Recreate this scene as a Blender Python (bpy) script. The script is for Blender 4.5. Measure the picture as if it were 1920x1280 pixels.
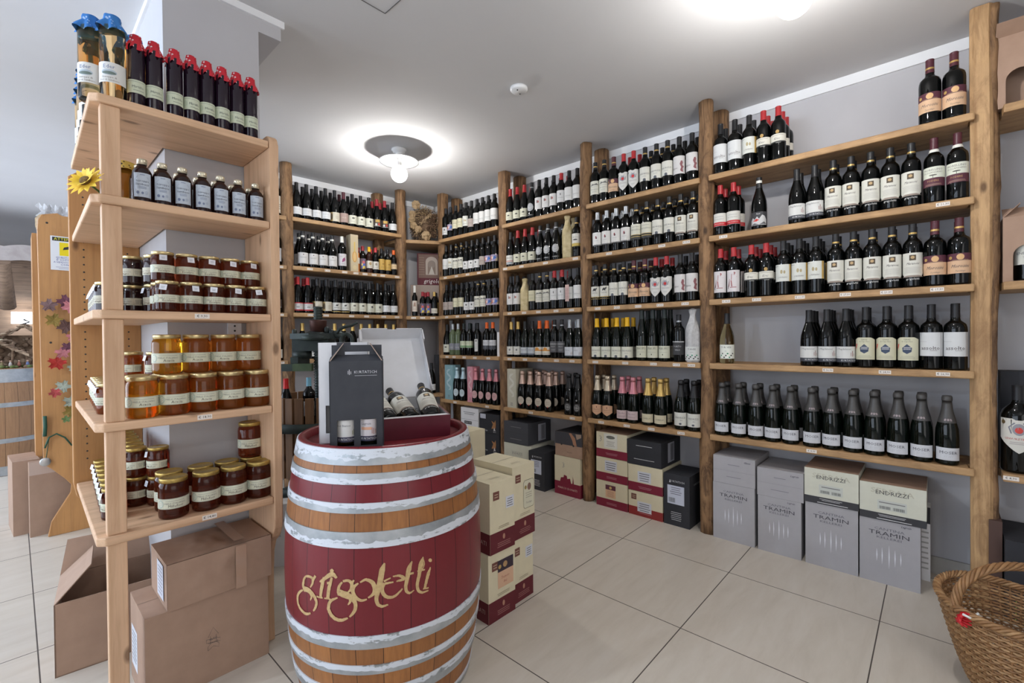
import bpy, bmesh, math, random
import numpy as np
from mathutils import Vector, Matrix, noise
random.seed(7)
D = bpy.data; C = bpy.context.scene.collection
PI = math.pi
for o in list(D.objects): D.objects.remove(o)
scene = bpy.context.scene
# ------------------------------------------------------------------ camera
F_PX = 863.6; PITCH = math.radians(-0.554); ROLL = math.radians(-0.533); YAW = math.radians(-47.28); EYE = 1.205
_cp, _sp, _cr, _sr = math.cos(PITCH), math.sin(PITCH), math.cos(ROLL), math.sin(ROLL)
_x = np.array([1, 0, 0.]); _u = np.array([0, -_sp, _cp]); _f = np.array([0, _cp, _sp])
_M = np.array([_cr*_x + _sr*_u, -_sr*_x + _cr*_u, _f])
_W = np.array([[math.cos(YAW), -math.sin(YAW), 0], [math.sin(YAW), math.cos(YAW), 0], [0, 0, 1.]])
_R = _W @ _M.T
cam = D.objects.new('camera', D.cameras.new('camera')); C.objects.link(cam)
cam.data.sensor_width = 36; cam.data.lens = 36*F_PX/1920; cam.data.clip_start = .05
cam.matrix_world = Matrix((
    (_R[0, 0], _R[0, 1], -_R[0, 2], 0), (_R[1, 0], _R[1, 1], -_R[1, 2], 0), (_R[2, 0], _R[2, 1], -_R[2, 2], EYE), (0, 0, 0, 1)))
scene.camera = cam
scene.view_settings.view_transform = 'Standard'; scene.view_settings.look = 'None'
scene.view_settings.gamma = 1; scene.view_settings.use_curve_mapping = False
scene.view_settings.exposure = 0.46
# ------------------------------------------------------------------ light
w = D.worlds.new('world'); scene.world = w; w.use_nodes = True
w.node_tree.nodes['Background'].inputs[0].default_value = (.75, .85, 1, 1)
w.node_tree.nodes['Background'].inputs[1].default_value = .6
def area(name, loc, rot, sx, sy, power, col):
    l = D.lights.new(name, 'AREA'); l.shape = 'RECTANGLE'; l.size = sx; l.size_y = sy; l.energy = power; l.color = col
    o = D.objects.new(name, l); C.objects.link(o); o.location = loc; o.rotation_euler = rot; return o
# cool daylight inferred at left; the other two are added fill lights
area('window_daylight', (-3.1, 2.2, 1.35), (0, math.radians(-90), 0), 2.0, 4.2, 60, (.76, .86, 1.0))
area('frontal_fill', (-.6, -2.1, 1.3), (math.radians(90), 0, 0), 2.6, 2.0, 17, (1.0, .97, .93))  # added frontal fill behind the camera; the wall there has no door
area('far_left_fill', (-3.1, 6.8, 1.3), (0, math.radians(-90), 0), 2.0, 4.6, 98, (.74, .84, 1.0))  # added fill that brightens the far-left ceiling and barrel
BULB = 1400.0
# rays through picture points, met with real planes of the room
def ray(u, v): return _R @ np.array([(u-960)/F_PX, -(v-640)/F_PX, 1.0])
def at_x(u, v, X): d = ray(u, v); t = X/d[0]; return (X, d[1]*t, EYE+d[2]*t)
def at_y(u, v, Y): d = ray(u, v); t = Y/d[1]; return (d[0]*t, Y, EYE+d[2]*t)
def at_z(u, v, Z): d = ray(u, v); t = (Z-EYE)/d[2]; return (d[0]*t, d[1]*t, Z)
SL = .0687
def at_b(u, v, y0): d = ray(u, v); t = y0/(d[1]+SL*d[0]); return (d[0]*t, d[1]*t, EYE+d[2]*t)
# ------------------------------------------------------------------ materials
MC = {}
def mat(key, col=None, rough=.5, metal=0, spec=.5, trans=0, ior=1.45, emit=None, es=1, coat=0):
    if key in MC: return MC[key]
    m = D.materials.new(key); m.use_nodes = True; b = m.node_tree.nodes['Principled BSDF']
    b.inputs['Base Color'].default_value = (*col, 1); b.inputs['Roughness'].default_value = rough
    b.inputs['Metallic'].default_value = metal; b.inputs['Specular IOR Level'].default_value = spec
    b.inputs['Transmission Weight'].default_value = trans; b.inputs['IOR'].default_value = ior
    b.inputs['Coat Weight'].default_value = coat
    if emit: b.inputs['Emission Color'].default_value = (*emit, 1); b.inputs['Emission Strength'].default_value = es
    MC[key] = m; return m
def col(c, rough=.6):
    """cached flat print / paint colour"""
    return mat('paint_%02x%02x%02x_%d' % (*[int(max(0, min(1, x))*255) for x in c], int(rough*100)), c, rough)
class NT:
    def __init__(s, m): s.t = m.node_tree; s.n = s.t.nodes; s.l = s.t.links; s.b = s.n['Principled BSDF']
    def add(s, t, **k):
        n = s.n.new(t)
        for a, v in k.items():
            if a.startswith('i_'): n.inputs[a[2:].replace('_', ' ')].default_value = v
            else: setattr(n, a, v)
        return n
    def link(s, a, b): s.l.new(a, b)
    def coord(s, scale=(1, 1, 1), rot=(0, 0, 0), loc=(0, 0, 0), out='Object'):
        tc = s.add('ShaderNodeTexCoord'); mp = s.add('ShaderNodeMapping')
        mp.inputs['Scale'].default_value = scale; mp.inputs['Rotation'].default_value = rot; mp.inputs['Location'].default_value = loc
        s.link(tc.outputs[out], mp.inputs['Vector']); return mp.outputs['Vector']
    def noise(s, vec, sc=5, det=4, rough=.6, dist=0):
        n = s.add('ShaderNodeTexNoise'); n.inputs['Scale'].default_value = sc; n.inputs['Detail'].default_value = det
        n.inputs['Roughness'].default_value = rough; n.inputs['Distortion'].default_value = dist
        s.link(vec, n.inputs['Vector']); return n.outputs['Fac']
    def ramp(s, fac, stops):
        r = s.add('ShaderNodeValToRGB'); e = r.color_ramp.elements
        while len(e) < len(stops): e.new(.5)
        for i, (p, c) in enumerate(stops): e[i].position = p; e[i].color = (*c, 1)
        s.link(fac, r.inputs['Fac']); return r.outputs['Color']
    def mix(s, fac, a, b, mode='MIX'):
        m = s.add('ShaderNodeMix', data_type='RGBA', blend_type=mode)
        for i, v in ((0, fac), (6, a), (7, b)):
            if hasattr(v, 'is_linked'): s.link(v, m.inputs[i])
            elif i == 0: m.inputs[0].default_value = v
            else: m.inputs[i].default_value = (*v, 1)
        return m.outputs[2]
    def math(s, op, a, b=0.0):
        m = s.add('ShaderNodeMath', operation=op)
        for i, v in enumerate((a, b)):
            if hasattr(v, 'is_linked'): s.link(v, m.inputs[i])
            else: m.inputs[i].default_value = v
        return m.outputs[0]
    def bump(s, h, st=.3, dist=.01):
        b = s.add('ShaderNodeBump'); b.inputs['Strength'].default_value = st; b.inputs['Distance'].default_value = dist
        s.link(h, b.inputs['Height']); s.link(b.outputs[0], s.b.inputs['Normal'])
def wood(key, c1, c2, dark, axis=2, rough=.55, fine=1.0, knots=True, bump=.25, dirt=.35, mottle=0):
    if key in MC: return MC[key]
    m = mat(key, c1, rough); t = NT(m)
    sc = [22*fine]*3; sc[axis] = 1.1*fine; v = t.coord(tuple(sc))
    g = t.noise(v, 1.6, 6, .65, .6)
    c = t.ramp(g, [(.30, c2), (.5, c1), (.68, tuple(min(1, x*1.12) for x in c1)), (.8, c2)])
    v2 = t.coord(); bl = t.noise(v2, 3.0, 3, .6)
    c = t.mix(t.math('MULTIPLY', t.ramp(bl, [(.45, (0, 0, 0)), (.75, (1, 1, 1))]), dirt), c, dark)
    fine_g = t.noise(t.coord(tuple(x*5 for x in sc)), 1.2, 3, .7)
    c = t.mix(t.math('MULTIPLY', t.ramp(fine_g, [(.5, (0, 0, 0)), (.8, (1, 1, 1))]), .35), c, dark)
    if mottle:
        ms = [16.]*3; ms[axis] = 5.; mo = t.noise(t.coord(tuple(ms)), 1.0, 5, .7, .8)
        c = t.mix(t.math('MULTIPLY', t.ramp(mo, [(.46, (0, 0, 0)), (.60, (1, 1, 1))]), mottle), c, dark)
        c = t.mix(t.math('MULTIPLY', t.ramp(mo, [(.28, (1, 1, 1)), (.40, (0, 0, 0))]), mottle*.6), c, tuple(min(1, x*1.45) for x in c1))
    if knots:
        ks = [9.]*3; ks[axis] = 4.; vo = t.add('ShaderNodeTexVoronoi'); vo.inputs['Scale'].default_value = 1
        t.link(t.coord(tuple(ks)), vo.inputs['Vector'])
        c = t.mix(t.math('MULTIPLY', t.ramp(vo.outputs['Distance'], [(.06, (1, 1, 1)), (.13, (0, 0, 0))]), .8), c, tuple(x*.45 for x in dark))
    t.link(c, t.b.inputs['Base Color']); t.bump(g, bump, .004); return m
larch = [wood('pale_larch_%d' % a, (.66, .43, .27), (.53, .32, .185), (.36, .19, .10), a, .5, .8, True, .12, .25) for a in range(3)]
board = [wood('shelf_pine_%d' % a, (.47, .29, .14), (.31, .17, .07), (.14, .065, .025), a, .6, 1.3, True, .3, .5, .3) for a in range(3)]
logm = wood('rustic_log', (.29, .165, .080), (.17, .090, .042), (.055, .026, .012), 2, .75, 1.3, True, .8, .7, .75)
logp = wood('hewn_post', (.52, .33, .165), (.36, .205, .09), (.16, .075, .032), 2, .7, 1.1, True, .6, .5, .4)
orange_pine = wood('varnished_pine', (.50, .255, .095), (.40, .195, .07), (.24, .10, .035), 2, .4, .6, True, .1, .3)
oldwood = wood('weathered_planks', (.27, .18, .12), (.14, .09, .06), (.05, .03, .02), 0, .8, .8, True, .5, .5)
def noisy(key, c1, c2, sc=6, rough=.6, bump=0, metal=0, det=4):
    if key in MC: return MC[key]
    m = mat(key, c1, rough, metal); t = NT(m); n = t.noise(t.coord(), sc, det)
    t.link(t.ramp(n, [(.35, c1), (.68, c2)]), t.b.inputs['Base Color'])
    if bump: t.bump(n, bump, .004)
    return m
white_wall = noisy('painted_wall', (.505, .50, .52), (.54, .535, .555), 2.5, .85, .03)
ceil_m = noisy('painted_ceiling', (.63, .63, .64), (.66, .66, .67), 1.5, .9, .05)
trim_m = mat('white_trim', (.85, .86, .88), .5)
kraft = noisy('kraft_card', (.36, .235, .168), (.40, .265, .19), 14, .75, .05)
def floor_mat():
    m = mat('floor_tile', (.6, .56, .5), .36); t = NT(m)
    tc = t.add('ShaderNodeTexCoord'); sp = t.add('ShaderNodeSeparateXYZ'); t.link(tc.outputs['Object'], sp.inputs[0])
    def edge(o, off):
        f = t.math('FRACT', t.math('DIVIDE', t.math('ADD', o, 60-off), .6))
        return t.math('MINIMUM', f, t.math('SUBTRACT', 1.0, f))
    e = t.math('MINIMUM', edge(sp.outputs[0], 2.449), edge(sp.outputs[1], .178))
    g = t.math('LESS_THAN', e, .0036)
    n = t.noise(t.coord((1, 5, 1)), 3.2, 6, .65, .4); n2 = t.noise(t.coord(), 1.3, 3)
    c = t.ramp(n, [(.3, (.57, .515, .44)), (.5, (.62, .565, .49)), (.72, (.66, .61, .54))])
    c = t.mix(t.math('MULTIPLY', n2, .25), c, (.50, .44, .36))
    t.link(t.mix(g, c, (.085, .07, .06)), t.b.inputs['Base Color'])
    r = t.math('ADD', .30, t.math('MULTIPLY', g, .5)); t.link(r, t.b.inputs['Roughness'])
    t.bump(t.math('SUBTRACT', 1.0, g), .4, .002); return m
GL = mat('dark_glass', (.0015, .002, .002), .035, 0, .42)
GLG = mat('green_glass', (.002, .004, .0025), .035, 0, .42)
GLB = mat('brown_glass', (.03, .008, .005), .055, 0, .5)
METAL = mat('grey_metal', (.5, .5, .5), .35, 1)
# ------------------------------------------------------------------ mesh builder
class MB:
    def __init__(s): s.v = []; s.f = []; s.m = []; s.s = []; s.mats = []
    def mi(s, m):
        if m not in s.mats: s.mats.append(m)
        return s.mats.index(m)
    def face(s, pts, m, sm=False):
        b = len(s.v); s.v += [tuple(p) for p in pts]; s.f.append(tuple(range(b, b+len(pts)))); s.m.append(s.mi(m)); s.s.append(sm)
    def grid(s, rows, m, sm=True, closed=False, cap=False):
        b = len(s.v); n = len(rows[0]); k = s.mi(m)
        for r in rows: s.v += [tuple(p) for p in r]
        for i in range(len(rows)-1):
            for j in range(n if closed else n-1):
                j2 = (j+1) % n
                s.f.append((b+i*n+j, b+i*n+j2, b+(i+1)*n+j2, b+(i+1)*n+j)); s.m.append(k); s.s.append(sm)
        if cap:
            s.f.append(tuple(b+j for j in reversed(range(n)))); s.m.append(k); s.s.append(False)
            q = b+(len(rows)-1)*n; s.f.append(tuple(q+j for j in range(n))); s.m.append(k); s.s.append(False)
    def box(s, x0, y0, z0, x1, y1, z1, m):
        P = [(x0, y0, z0), (x1, y0, z0), (x1, y1, z0), (x0, y1, z0), (x0, y0, z1), (x1, y0, z1), (x1, y1, z1), (x0, y1, z1)]
        b = len(s.v); s.v += P; k = s.mi(m)
        for f in ((0, 3, 2, 1), (4, 5, 6, 7), (0, 1, 5, 4), (1, 2, 6, 5), (2, 3, 7, 6), (3, 0, 4, 7)):
            s.f.append(tuple(b+i for i in f)); s.m.append(k); s.s.append(False)
    def prism(s, pts, z0, z1, m, xf=lambda x, y, z: (x, y, z)):
        n = len(pts); b = len(s.v); k = s.mi(m)
        s.v += [xf(x, y, z0) for x, y in pts] + [xf(x, y, z1) for x, y in pts]
        s.f.append(tuple(b+i for i in reversed(range(n)))); s.f.append(tuple(b+n+i for i in range(n)))
        for i in range(n): j = (i+1) % n; s.f.append((b+i, b+j, b+n+j, b+n+i))
        s.m += [k]*(n+2); s.s += [False]*(n+2)
    def lathe(s, prof, m, seg=20, c=(0, 0, 0), sm=True, sx=1, sy=1):
        rows = [[(c[0]+r*sx*math.cos(2*PI*j/seg), c[1]+r*sy*math.sin(2*PI*j/seg), c[2]+z) for j in range(seg)] for r, z in prof]
        s.grid(rows, m, sm, True)
    def tube(s, pts, r, m, seg=8, closed=False):
        P = [Vector(p) for p in pts]; n = len(P); rows = []
        up = Vector((0, 0, 1)); prev = None
        for i in range(n):
            d = (P[min(i+1, n-1)]-P[max(i-1, 0)]) if not closed else (P[(i+1) % n]-P[i-1])
            d.normalize()
            a = prev if prev else (up if abs(d.z) < .9 else Vector((1, 0, 0)))
            x = d.cross(a).normalized(); y = x.cross(d).normalized(); prev = y
            rr = r[i] if isinstance(r, (list, tuple)) else r
            rows.append([tuple(P[i]+x*rr*math.cos(2*PI*j/seg)+y*rr*math.sin(2*PI*j/seg)) for j in range(seg)])
        if closed: rows.append(rows[0])
        s.grid(rows, m, True, True, not closed)
    def ball(s, c, r, m, seg=12, rings=8, sc=(1, 1, 1)):
        rows = [[(c[0]+r*sc[0]*math.sin(PI*i/rings)*math.cos(2*PI*j/seg), c[1]+r*sc[1]*math.sin(PI*i/rings)*math.sin(2*PI*j/seg),
                  c[2]-r*sc[2]*math.cos(PI*i/rings)) for j in range(seg)] for i in range(rings+1)]
        s.grid(rows, m, True, True)
    def merge(s, o, mw=None):
        b = len(s.v); s.v += [tuple(mw @ Vector(p)) if mw else p for p in o.v]
        mm = [s.mi(x) for x in o.mats]
        for f, k, q in zip(o.f, o.m, o.s): s.f.append(tuple(b+i for i in f)); s.m.append(mm[k]); s.s.append(q)
    def mesh(s, name):
        me = D.meshes.new(name); me.from_pydata(s.v, [], s.f)
        for m in s.mats: me.materials.append(m)
        me.polygons.foreach_set('material_index', s.m); me.polygons.foreach_set('use_smooth', s.s)
        me.validate(); me.update(); return me
def tag(o, label, cat, group=None, kind=None):
    o['label'] = label; o['category'] = cat
    if group: o['group'] = group
    if kind: o['kind'] = kind
    return o
def thing(name, label, cat, loc=(0, 0, 0), rz=0, group=None, rot=None):
    o = D.objects.new(name, None); C.objects.link(o); o.empty_display_size = .05; o.location = loc
    o.rotation_euler = rot if rot else (0, 0, rz)
    return tag(o, label, cat, group)
def part(name, mb, parent=None, loc=None, bevel=0, label=None):
    me = mb.mesh(name) if isinstance(mb, MB) else mb
    o = D.objects.new(name, me); C.objects.link(o)
    if parent: o.parent = parent
    if loc: o.location = loc
    if bevel:
        b = o.modifiers.new('bevel', 'BEVEL'); b.width = bevel; b.segments = 2; b.limit_method = 'ANGLE'
    if label: o['label'] = label
    return o
def struct(name, mb, loc=None):
    o = part(name, mb, None, loc); o['kind'] = 'structure'; return o
# ------------------------------------------------------------------ lettering and flat artwork
TC = {}
def text2d(s, res=1):
    if (s, res) in TC: return TC[(s, res)]
    cu = D.curves.new('lettering', 'FONT'); cu.body = s; cu.size = 1; cu.align_x = 'CENTER'; cu.align_y = 'CENTER'; cu.resolution_u = res
    ob = D.objects.new('lettering', cu); C.objects.link(ob)
    bpy.context.view_layer.update()
    me = D.meshes.new_from_object(ob.evaluated_get(bpy.context.evaluated_depsgraph_get()))
    v = [(p.co.x, p.co.y) for p in me.vertices]; f = [tuple(p.vertices) for p in me.polygons]
    D.objects.remove(ob); D.curves.remove(cu); D.meshes.remove(me)
    TC[(s, res)] = (v, f); return v, f
def slabs(P, step):
    """cut a flat outline into narrow upright strips so that it can bend round a bottle"""
    x0 = min(p[0] for p in P); x1 = max(p[0] for p in P); n = max(1, int(math.ceil((x1-x0)/step))); o = []
    def clip(Q, X, s):
        R_ = []
        for a, b in zip(Q, Q[1:]+Q[:1]):
            ia, ib = (a[0]-X)*s >= 0, (b[0]-X)*s >= 0
            if ia: R_.append(a)
            if ia != ib: t = (X-a[0])/(b[0]-a[0]); R_.append((X, a[1]+(b[1]-a[1])*t))
        return R_
    for i in range(n):
        Q = clip(list(P), x0+(x1-x0)*i/n, 1)
        if len(Q) > 2: Q = clip(Q, x0+(x1-x0)*(i+1)/n, -1)
        if len(Q) > 2: o.append(Q)
    return o
def art(mb, elems, xf, lift=.0003, step=None):
    """elems in metres on a flat sheet (x right, y up); xf(x, y, off) puts them on the surface"""
    for n, e in enumerate(elems):
        off = lift*(1+.35*n/ max(1, len(elems))*3); k = e[0]
        if k == 'r':                                        # x0 y0 x1 y1 colour
            _, x0, y0, x1, y1, c = e; m = col(c) if isinstance(c, tuple) else c
            nx = max(1, int(math.ceil(abs(x1-x0)/step))) if step else 1
            mb.grid([[xf(x0+(x1-x0)*i/nx, y, off) for i in range(nx+1)] for y in (y0, y1)], m, True)
        elif k == 'cols':                                   # [(x, ylo, yhi)...] colour
            mb.grid([[xf(x, a, off) for x, a, b in e[1]], [xf(x, b, off) for x, a, b in e[1]]], col(e[2]) if isinstance(e[2], tuple) else e[2], True)
        elif k == 't':                                      # text cx cy size colour [shear, xscale]
            off += (e[4]*.55)**2/(8*.037) if step else 0
            v, f = text2d(e[1]); sh = e[6] if len(e) > 6 else 0; xs = e[7] if len(e) > 7 else 1
            b = len(mb.v); mb.v += [xf(e[2]+(x*xs+y*sh)*e[4], e[3]+y*e[4], off) for x, y in v]; kk = mb.mi(col(e[5]))
            for q in f: mb.f.append(tuple(b+i for i in q)); mb.m.append(kk); mb.s.append(False)
        elif k == 'e':                                      # ellipse cx cy rx ry colour
            _, cx, cy, rx, ry, c = e
            P_ = [(cx+rx*math.cos(2*PI*i/16), cy+ry*math.sin(2*PI*i/16)) for i in range(16)]
            for Q in (slabs(P_, step) if step else [P_]): mb.face([xf(x, y, off) for x, y in Q], col(c) if isinstance(c, tuple) else c)
        elif k == 'p':
            for Q in (slabs(e[1], step) if step else [e[1]]): mb.face([xf(x, y, off) for x, y in Q], col(e[2]) if isinstance(e[2], tuple) else e[2])
        elif k == 'g':                                      # greeked small print: x0 x1 y0 y1 rows colour
            _, x0, x1, y0, y1, n_, c = e; h = (y1-y0)/n_; rr = random.Random(int(1e5*(x0+y1))+n_)
            for i in range(n_):
                ww = (x1-x0)*rr.uniform(.75, 1); xm = (x0+x1)/2
                P_ = [(xm-ww/2, y0+h*i+h*.3), (xm+ww/2, y0+h*i+h*.3), (xm+ww/2, y0+h*i+h*.62), (xm-ww/2, y0+h*i+h*.62)]
                for Q in (slabs(P_, step) if step else [P_]): mb.face([xf(x, y, off) for x, y in Q], col(c))
        elif k == 'bars':                                   # bar code x0 y0 x1 y1
            _, x0, y0, x1, y1 = e; rr = random.Random(3); x = x0
            while x < x1:
                d = rr.uniform(.0006, .0018); mb.face([xf(x, y0, off), xf(x+d, y0, off), xf(x+d, y1, off), xf(x, y1, off)], col((.05, .05, .05))); x += d+rr.uniform(.0008, .002)
        elif k == 'k':                                      # stroke polyline, widths
            _, P, wd, c = e; L = []; Rr = []
            for i, (x, y) in enumerate(P):
                a = P[max(0, i-1)]; b2 = P[min(len(P)-1, i+1)]; dx, dy = b2[0]-a[0], b2[1]-a[1]; d = math.hypot(dx, dy) or 1
                h = (wd[i] if isinstance(wd, (list, tuple)) else wd)/2
                L.append(xf(x-dy/d*h, y+dx/d*h, off)); Rr.append(xf(x+dy/d*h, y-dx/d*h, off))
            mb.grid([Rr, L], col(c) if isinstance(c, tuple) else c, False)
BLK = (.015, .015, .017); CRM = (.74, .73, .64); WHT = (.80, .80, .78); RED = (.55, .03, .035); GLD = (.55, .40, .14); TAN = (.66, .43, .27); PUR = (.10, .028, .045)
BEI = (.70, .63, .50); MAR = (.20, .012, .035)
# ================================================================== ROOM
HC = 2.62; WX = 3.13
def slab(name, x0, y0, z0, x1, y1, z1, m): b = MB(); b.box(x0, y0, z0, x1, y1, z1, m); return struct(name, b)
slab('floor', -3.5, -2.5, -.08, 3.3, 10.2, 0, floor_mat())
slab('ceiling', -3.5, -2.5, HC, 3.3, 10.2, HC+.1, ceil_m)
slab('wall_right', WX, -2.5, 0, WX+.12, 4.1, HC, white_wall)
slab('wall_front', -3.5, -2.5, 0, WX, -2.38, HC, white_wall)
b = MB()
for q in ((-2.38, 0, 10.1, .35), (-2.38, 2.35, 10.1, HC), (-2.38, .35, .1, 2.35), (4.4, .35, 4.5, 2.35), (9.1, .35, 10.1, 2.35)): b.box(-3.5, q[0], q[1], -3.38, q[2], q[3], white_wall)
struct('wall_left', b)
b = MB()
for q in ((.1, .35, 4.4, .42), (.1, 2.28, 4.4, 2.35), (.1, .42, .17, 2.28), (4.33, .42, 4.4, 2.28), (2.2, .42, 2.28, 2.28)): b.box(-3.46, q[0], q[1], -3.40, q[2], q[3], trim_m)
b.box(-3.44, .17, .42, -3.43, 4.33, 2.28, mat('window_glass', (1, 1, 1), .02, trans=1))
struct('window_1', b)
b = MB()
for q in ((4.5, .35, 9.1, .42), (4.5, 2.28, 9.1, 2.35), (4.5, .42, 4.57, 2.28), (9.03, .42, 9.1, 2.28), (6.75, .42, 6.83, 2.28)): b.box(-3.46, q[0], q[1], -3.40, q[2], q[3], trim_m)
b.box(-3.44, 4.57, .42, -3.43, 9.03, 2.28, MC['window_glass'])
struct('added_window_2', b)  # unseen window, added to go with the far-left fill light
def yb(x, y0=4.226): return y0-SL*x
b = MB(); b.prism([(.62, yb(.62)), (3.2, yb(3.2)), (3.2, yb(3.2)+.12), (.62, yb(.62)+.12)], 0, HC, white_wall); struct('wall_back', b)
slab('wall_far', -3.5, 10.1, 0, .9, 10.2, HC, oldwood)
slab('wall_side', .62, 4.32, 0, .74, 10.1, HC, white_wall)
b = MB(); b.box(WX-.012, -2.3, HC-.055, WX, 3.99, HC, trim_m); struct('trim_1', b)
b = MB(); b.prism([(.75, yb(.75)-.012), (3.1, yb(3.1)-.012), (3.1, yb(3.1)), (.75, yb(.75))], HC-.05, HC, trim_m); struct('trim_2', b)
b = MB(); b.box(WX-.012, -2.3, 0, WX, 3.9, .085, noisy('skirting_tile', (.42, .40, .37), (.46, .44, .41), 8)); struct('baseboard_right', b)
# the plastered pillar with its short ceiling beam
b = MB(); b.box(.40, 2.156, 0, .737, 2.95, HC, white_wall); struct('wall_pillar', b)
b = MB(); b.box(.737, 2.156, HC-.085, .83, 2.6, HC, white_wall); struct('wall_beam', b)
b = MB(); b.box(.36, 2.145, HC-.03, .842, 2.156, HC, trim_m); b.box(.39, 2.156, HC-.03, .40, 2.95, HC, trim_m); struct('trim_3', b)
b = MB(); hx = at_z(722, 25, HC)
gap = mat('hatch_gap', (.12, .12, .12), .8)
b.box(hx[0]-.6, hx[1]-.0015, HC-.002, hx[0], hx[1]+.0015, HC+.001, gap); b.box(hx[0]-.0015, hx[1]-.6, HC-.002, hx[0]+.0015, hx[1], HC+.001, gap)
struct('trim_4', b)
# ceiling lamps
bulbm = mat('lit_filament', (1, 1, 1), .4, emit=(1, .97, .93), es=BULB); coolm = mat('lit_filament_cool', (1, 1, 1), .4, emit=(.72, .84, 1), es=BULB*3.4)
glassb = D.materials.new('bulb_glass'); glassb.use_nodes = True; n_ = glassb.node_tree; n_.nodes.remove(n_.nodes['Principled BSDF'])
_t = n_.nodes.new('ShaderNodeBsdfTransparent'); _e = n_.nodes.new('ShaderNodeEmission'); _e.inputs[1].default_value = 6.0; _m = n_.nodes.new('ShaderNodeMixShader'); _m.inputs[0].default_value = .25
n_.links.new(_t.outputs[0], _m.inputs[1]); n_.links.new(_e.outputs[0], _m.inputs[2]); n_.links.new(_m.outputs[0], n_.nodes['Material Output'].inputs[0])
porc = mat('white_enamel', (.85, .86, .87), .25)
def ceiling_lamp(x, y, label, zb=2.435, em=None):
    t = thing('ceiling_lamp', label, 'lamp', (x, y, HC), 0, 'bare bulb ceiling lamps')
    b = MB(); b.lathe([(0, 0), (.055, 0), (.057, -.010), (.046, -.014), (.042, -.024), (.028, -.028), (.022, -.040), (.028, -.048), (.028, -.068), (0, -.068)], porc, 24); part('ceiling_mount', b, t)
    b = MB(); b.lathe([(.028, -.063), (.06, -.066), (.105, -.076), (.145, -.090), (.146, -.094), (.105, -.081), (.06, -.071), (.024, -.068)], porc, 40); part('lamp_shade', b, t)
    b = MB(); b.lathe([(.02, -.068), (.02, -.118), (.014, -.125)], METAL, 16); part('bulb_socket', b, t)
    b = MB(); z0 = zb-HC
    b.ball((0, 0, z0), .062, glassb, 24, 16); o = part('light_bulb', b, t)
    f = MB(); f.ball((0, 0, z0-.030), .02, em or bulbm, 12, 8); part('filament', f, o)
    return t
_l = at_z(748, 280, HC)
ceiling_lamp(_l[0], _l[1], 'white enamel ceiling lamp with round bulb above the far corner')
ceiling_lamp(1.93, .38, 'white enamel ceiling lamp with round bulb cut by the top edge', 2.415)
ceiling_lamp(-.2, -1.2, 'added unseen white enamel ceiling lamp behind the camera')  # added out of view as fill from behind the camera
ceiling_lamp(-1.5, 2.4, 'added white enamel ceiling lamp left outside the picture', em=coolm)  # added out of view to brighten and cool the left side
ceiling_lamp(-1.9, 5.6, 'added unseen white enamel ceiling lamp in the far left room', em=coolm)  # added out of view to brighten the far-left ceiling
t = thing('smoke_detector', 'small round white smoke detector on the ceiling', 'smoke detector', at_z(973, 165, HC))
b = MB(); b.lathe([(0, 0), (.05, 0), (.05, -.012), (.042, -.02), (0, -.022)], porc, 28); part('housing', b, t)
b = MB(); b.ball((.02, .01, -.022), .004, mat('vent_black', (.03, .03, .03))); b.ball((-.022, -.008, -.022), .004, MC['vent_black']); part('sensor_dot', b, t)
# wall socket on the pillar
sx = at_y(439, 611, 2.156)
t = thing('wall_socket', 'white electrical socket on the pillar behind the honey jars', 'socket', (sx[0], 2.156, sx[2]))
b = MB(); b.box(-.025, -.008, -.04, .025, 0, .04, trim_m); part('cover_plate', b, t)
b = MB()
for z in (-.02, 0, .02): b.ball((0, -.008, z), .004, MC['vent_black'], 8, 6)
part('socket_hole', b, t)

# ================================================================== WALL SHELVING
XF = 2.82
def log_mesh(r, h, seed, m, square=0.0, amp=.20, seg=16, rings=44):
    b = MB(); rows = []
    for i in range(rings+1):
        z = h*i/rings; row = []
        dx = .008*noise.noise((z*1.3, seed*7.1, 0)); dy = .008*noise.noise((z*1.3, seed*3.3, 5))
        for j in range(seg):
            a = 2*PI*(j+.5)/seg; ca, sa = math.cos(a), math.sin(a)
            rr = r*(1+amp*noise.noise((ca*1.4+seed, sa*1.4, z*2.1))+.5*amp*noise.noise((ca*3+seed, sa*3, z*9))+.25*amp*noise.noise((ca*5+seed, sa*5, z*22)))
            if square: rr *= 1+square*(1/max(abs(ca), abs(sa))-1)
            row.append((dx+rr*ca, dy+rr*sa, z))
        rows.append(row)
    b.grid(rows, m, square < .5, True, True); return b
YP = {k: at_x(u, 640, 2.875)[1] for k, u in (('M', 1327), ('BC', 1102), ('CD', 947), ('P2', 829.5))}
YR = -.146
def post(x, y, r, seed, m, label, sq=0., amp=.20, h=HC-.003, group='rustic shelf posts'):
    t = thing('log_post', label, 'post', (x, y, 0), 0, group); part('trunk', log_mesh(r, h, seed, m, sq, amp), t); return t
post(2.872, YP['M'], .043, 1, logm, 'round bark-stripped log post left of the widest wine bay')
post(2.872, YP['BC'], .043, 2, logm, 'wavy round log post with bulge near the top, second log post from right')
post(2.885, YP['CD'], .045, 3, logm, 'squared log post third from the widest bay', .8, .08)
post(2.90, YP['P2'], .047, 4, logm, 'log post at right of the corner bay with the dried wreath', .6, .1)
xb = at_b(756, 640, 3.94)
post(xb[0], xb[1]+.03, .052, 5, logm, 'log post at left of the corner bay with the dried wreath')
xg = at_b(543, 640, 3.93)
post(xg[0], xg[1]+.02, .045, 6, logm, 'knotty log post seen just right of the honey shelf unit')
b = MB(); t = thing('hewn_post', 'square hewn timber post with bark edge at right of the widest bay', 'post', (2.885, YR+.004, 0), 0, 'rustic shelf posts')
part('timber', log_mesh(.035, HC-.003, 9, logp, 1.0, .05, 16, 40), t)
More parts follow.
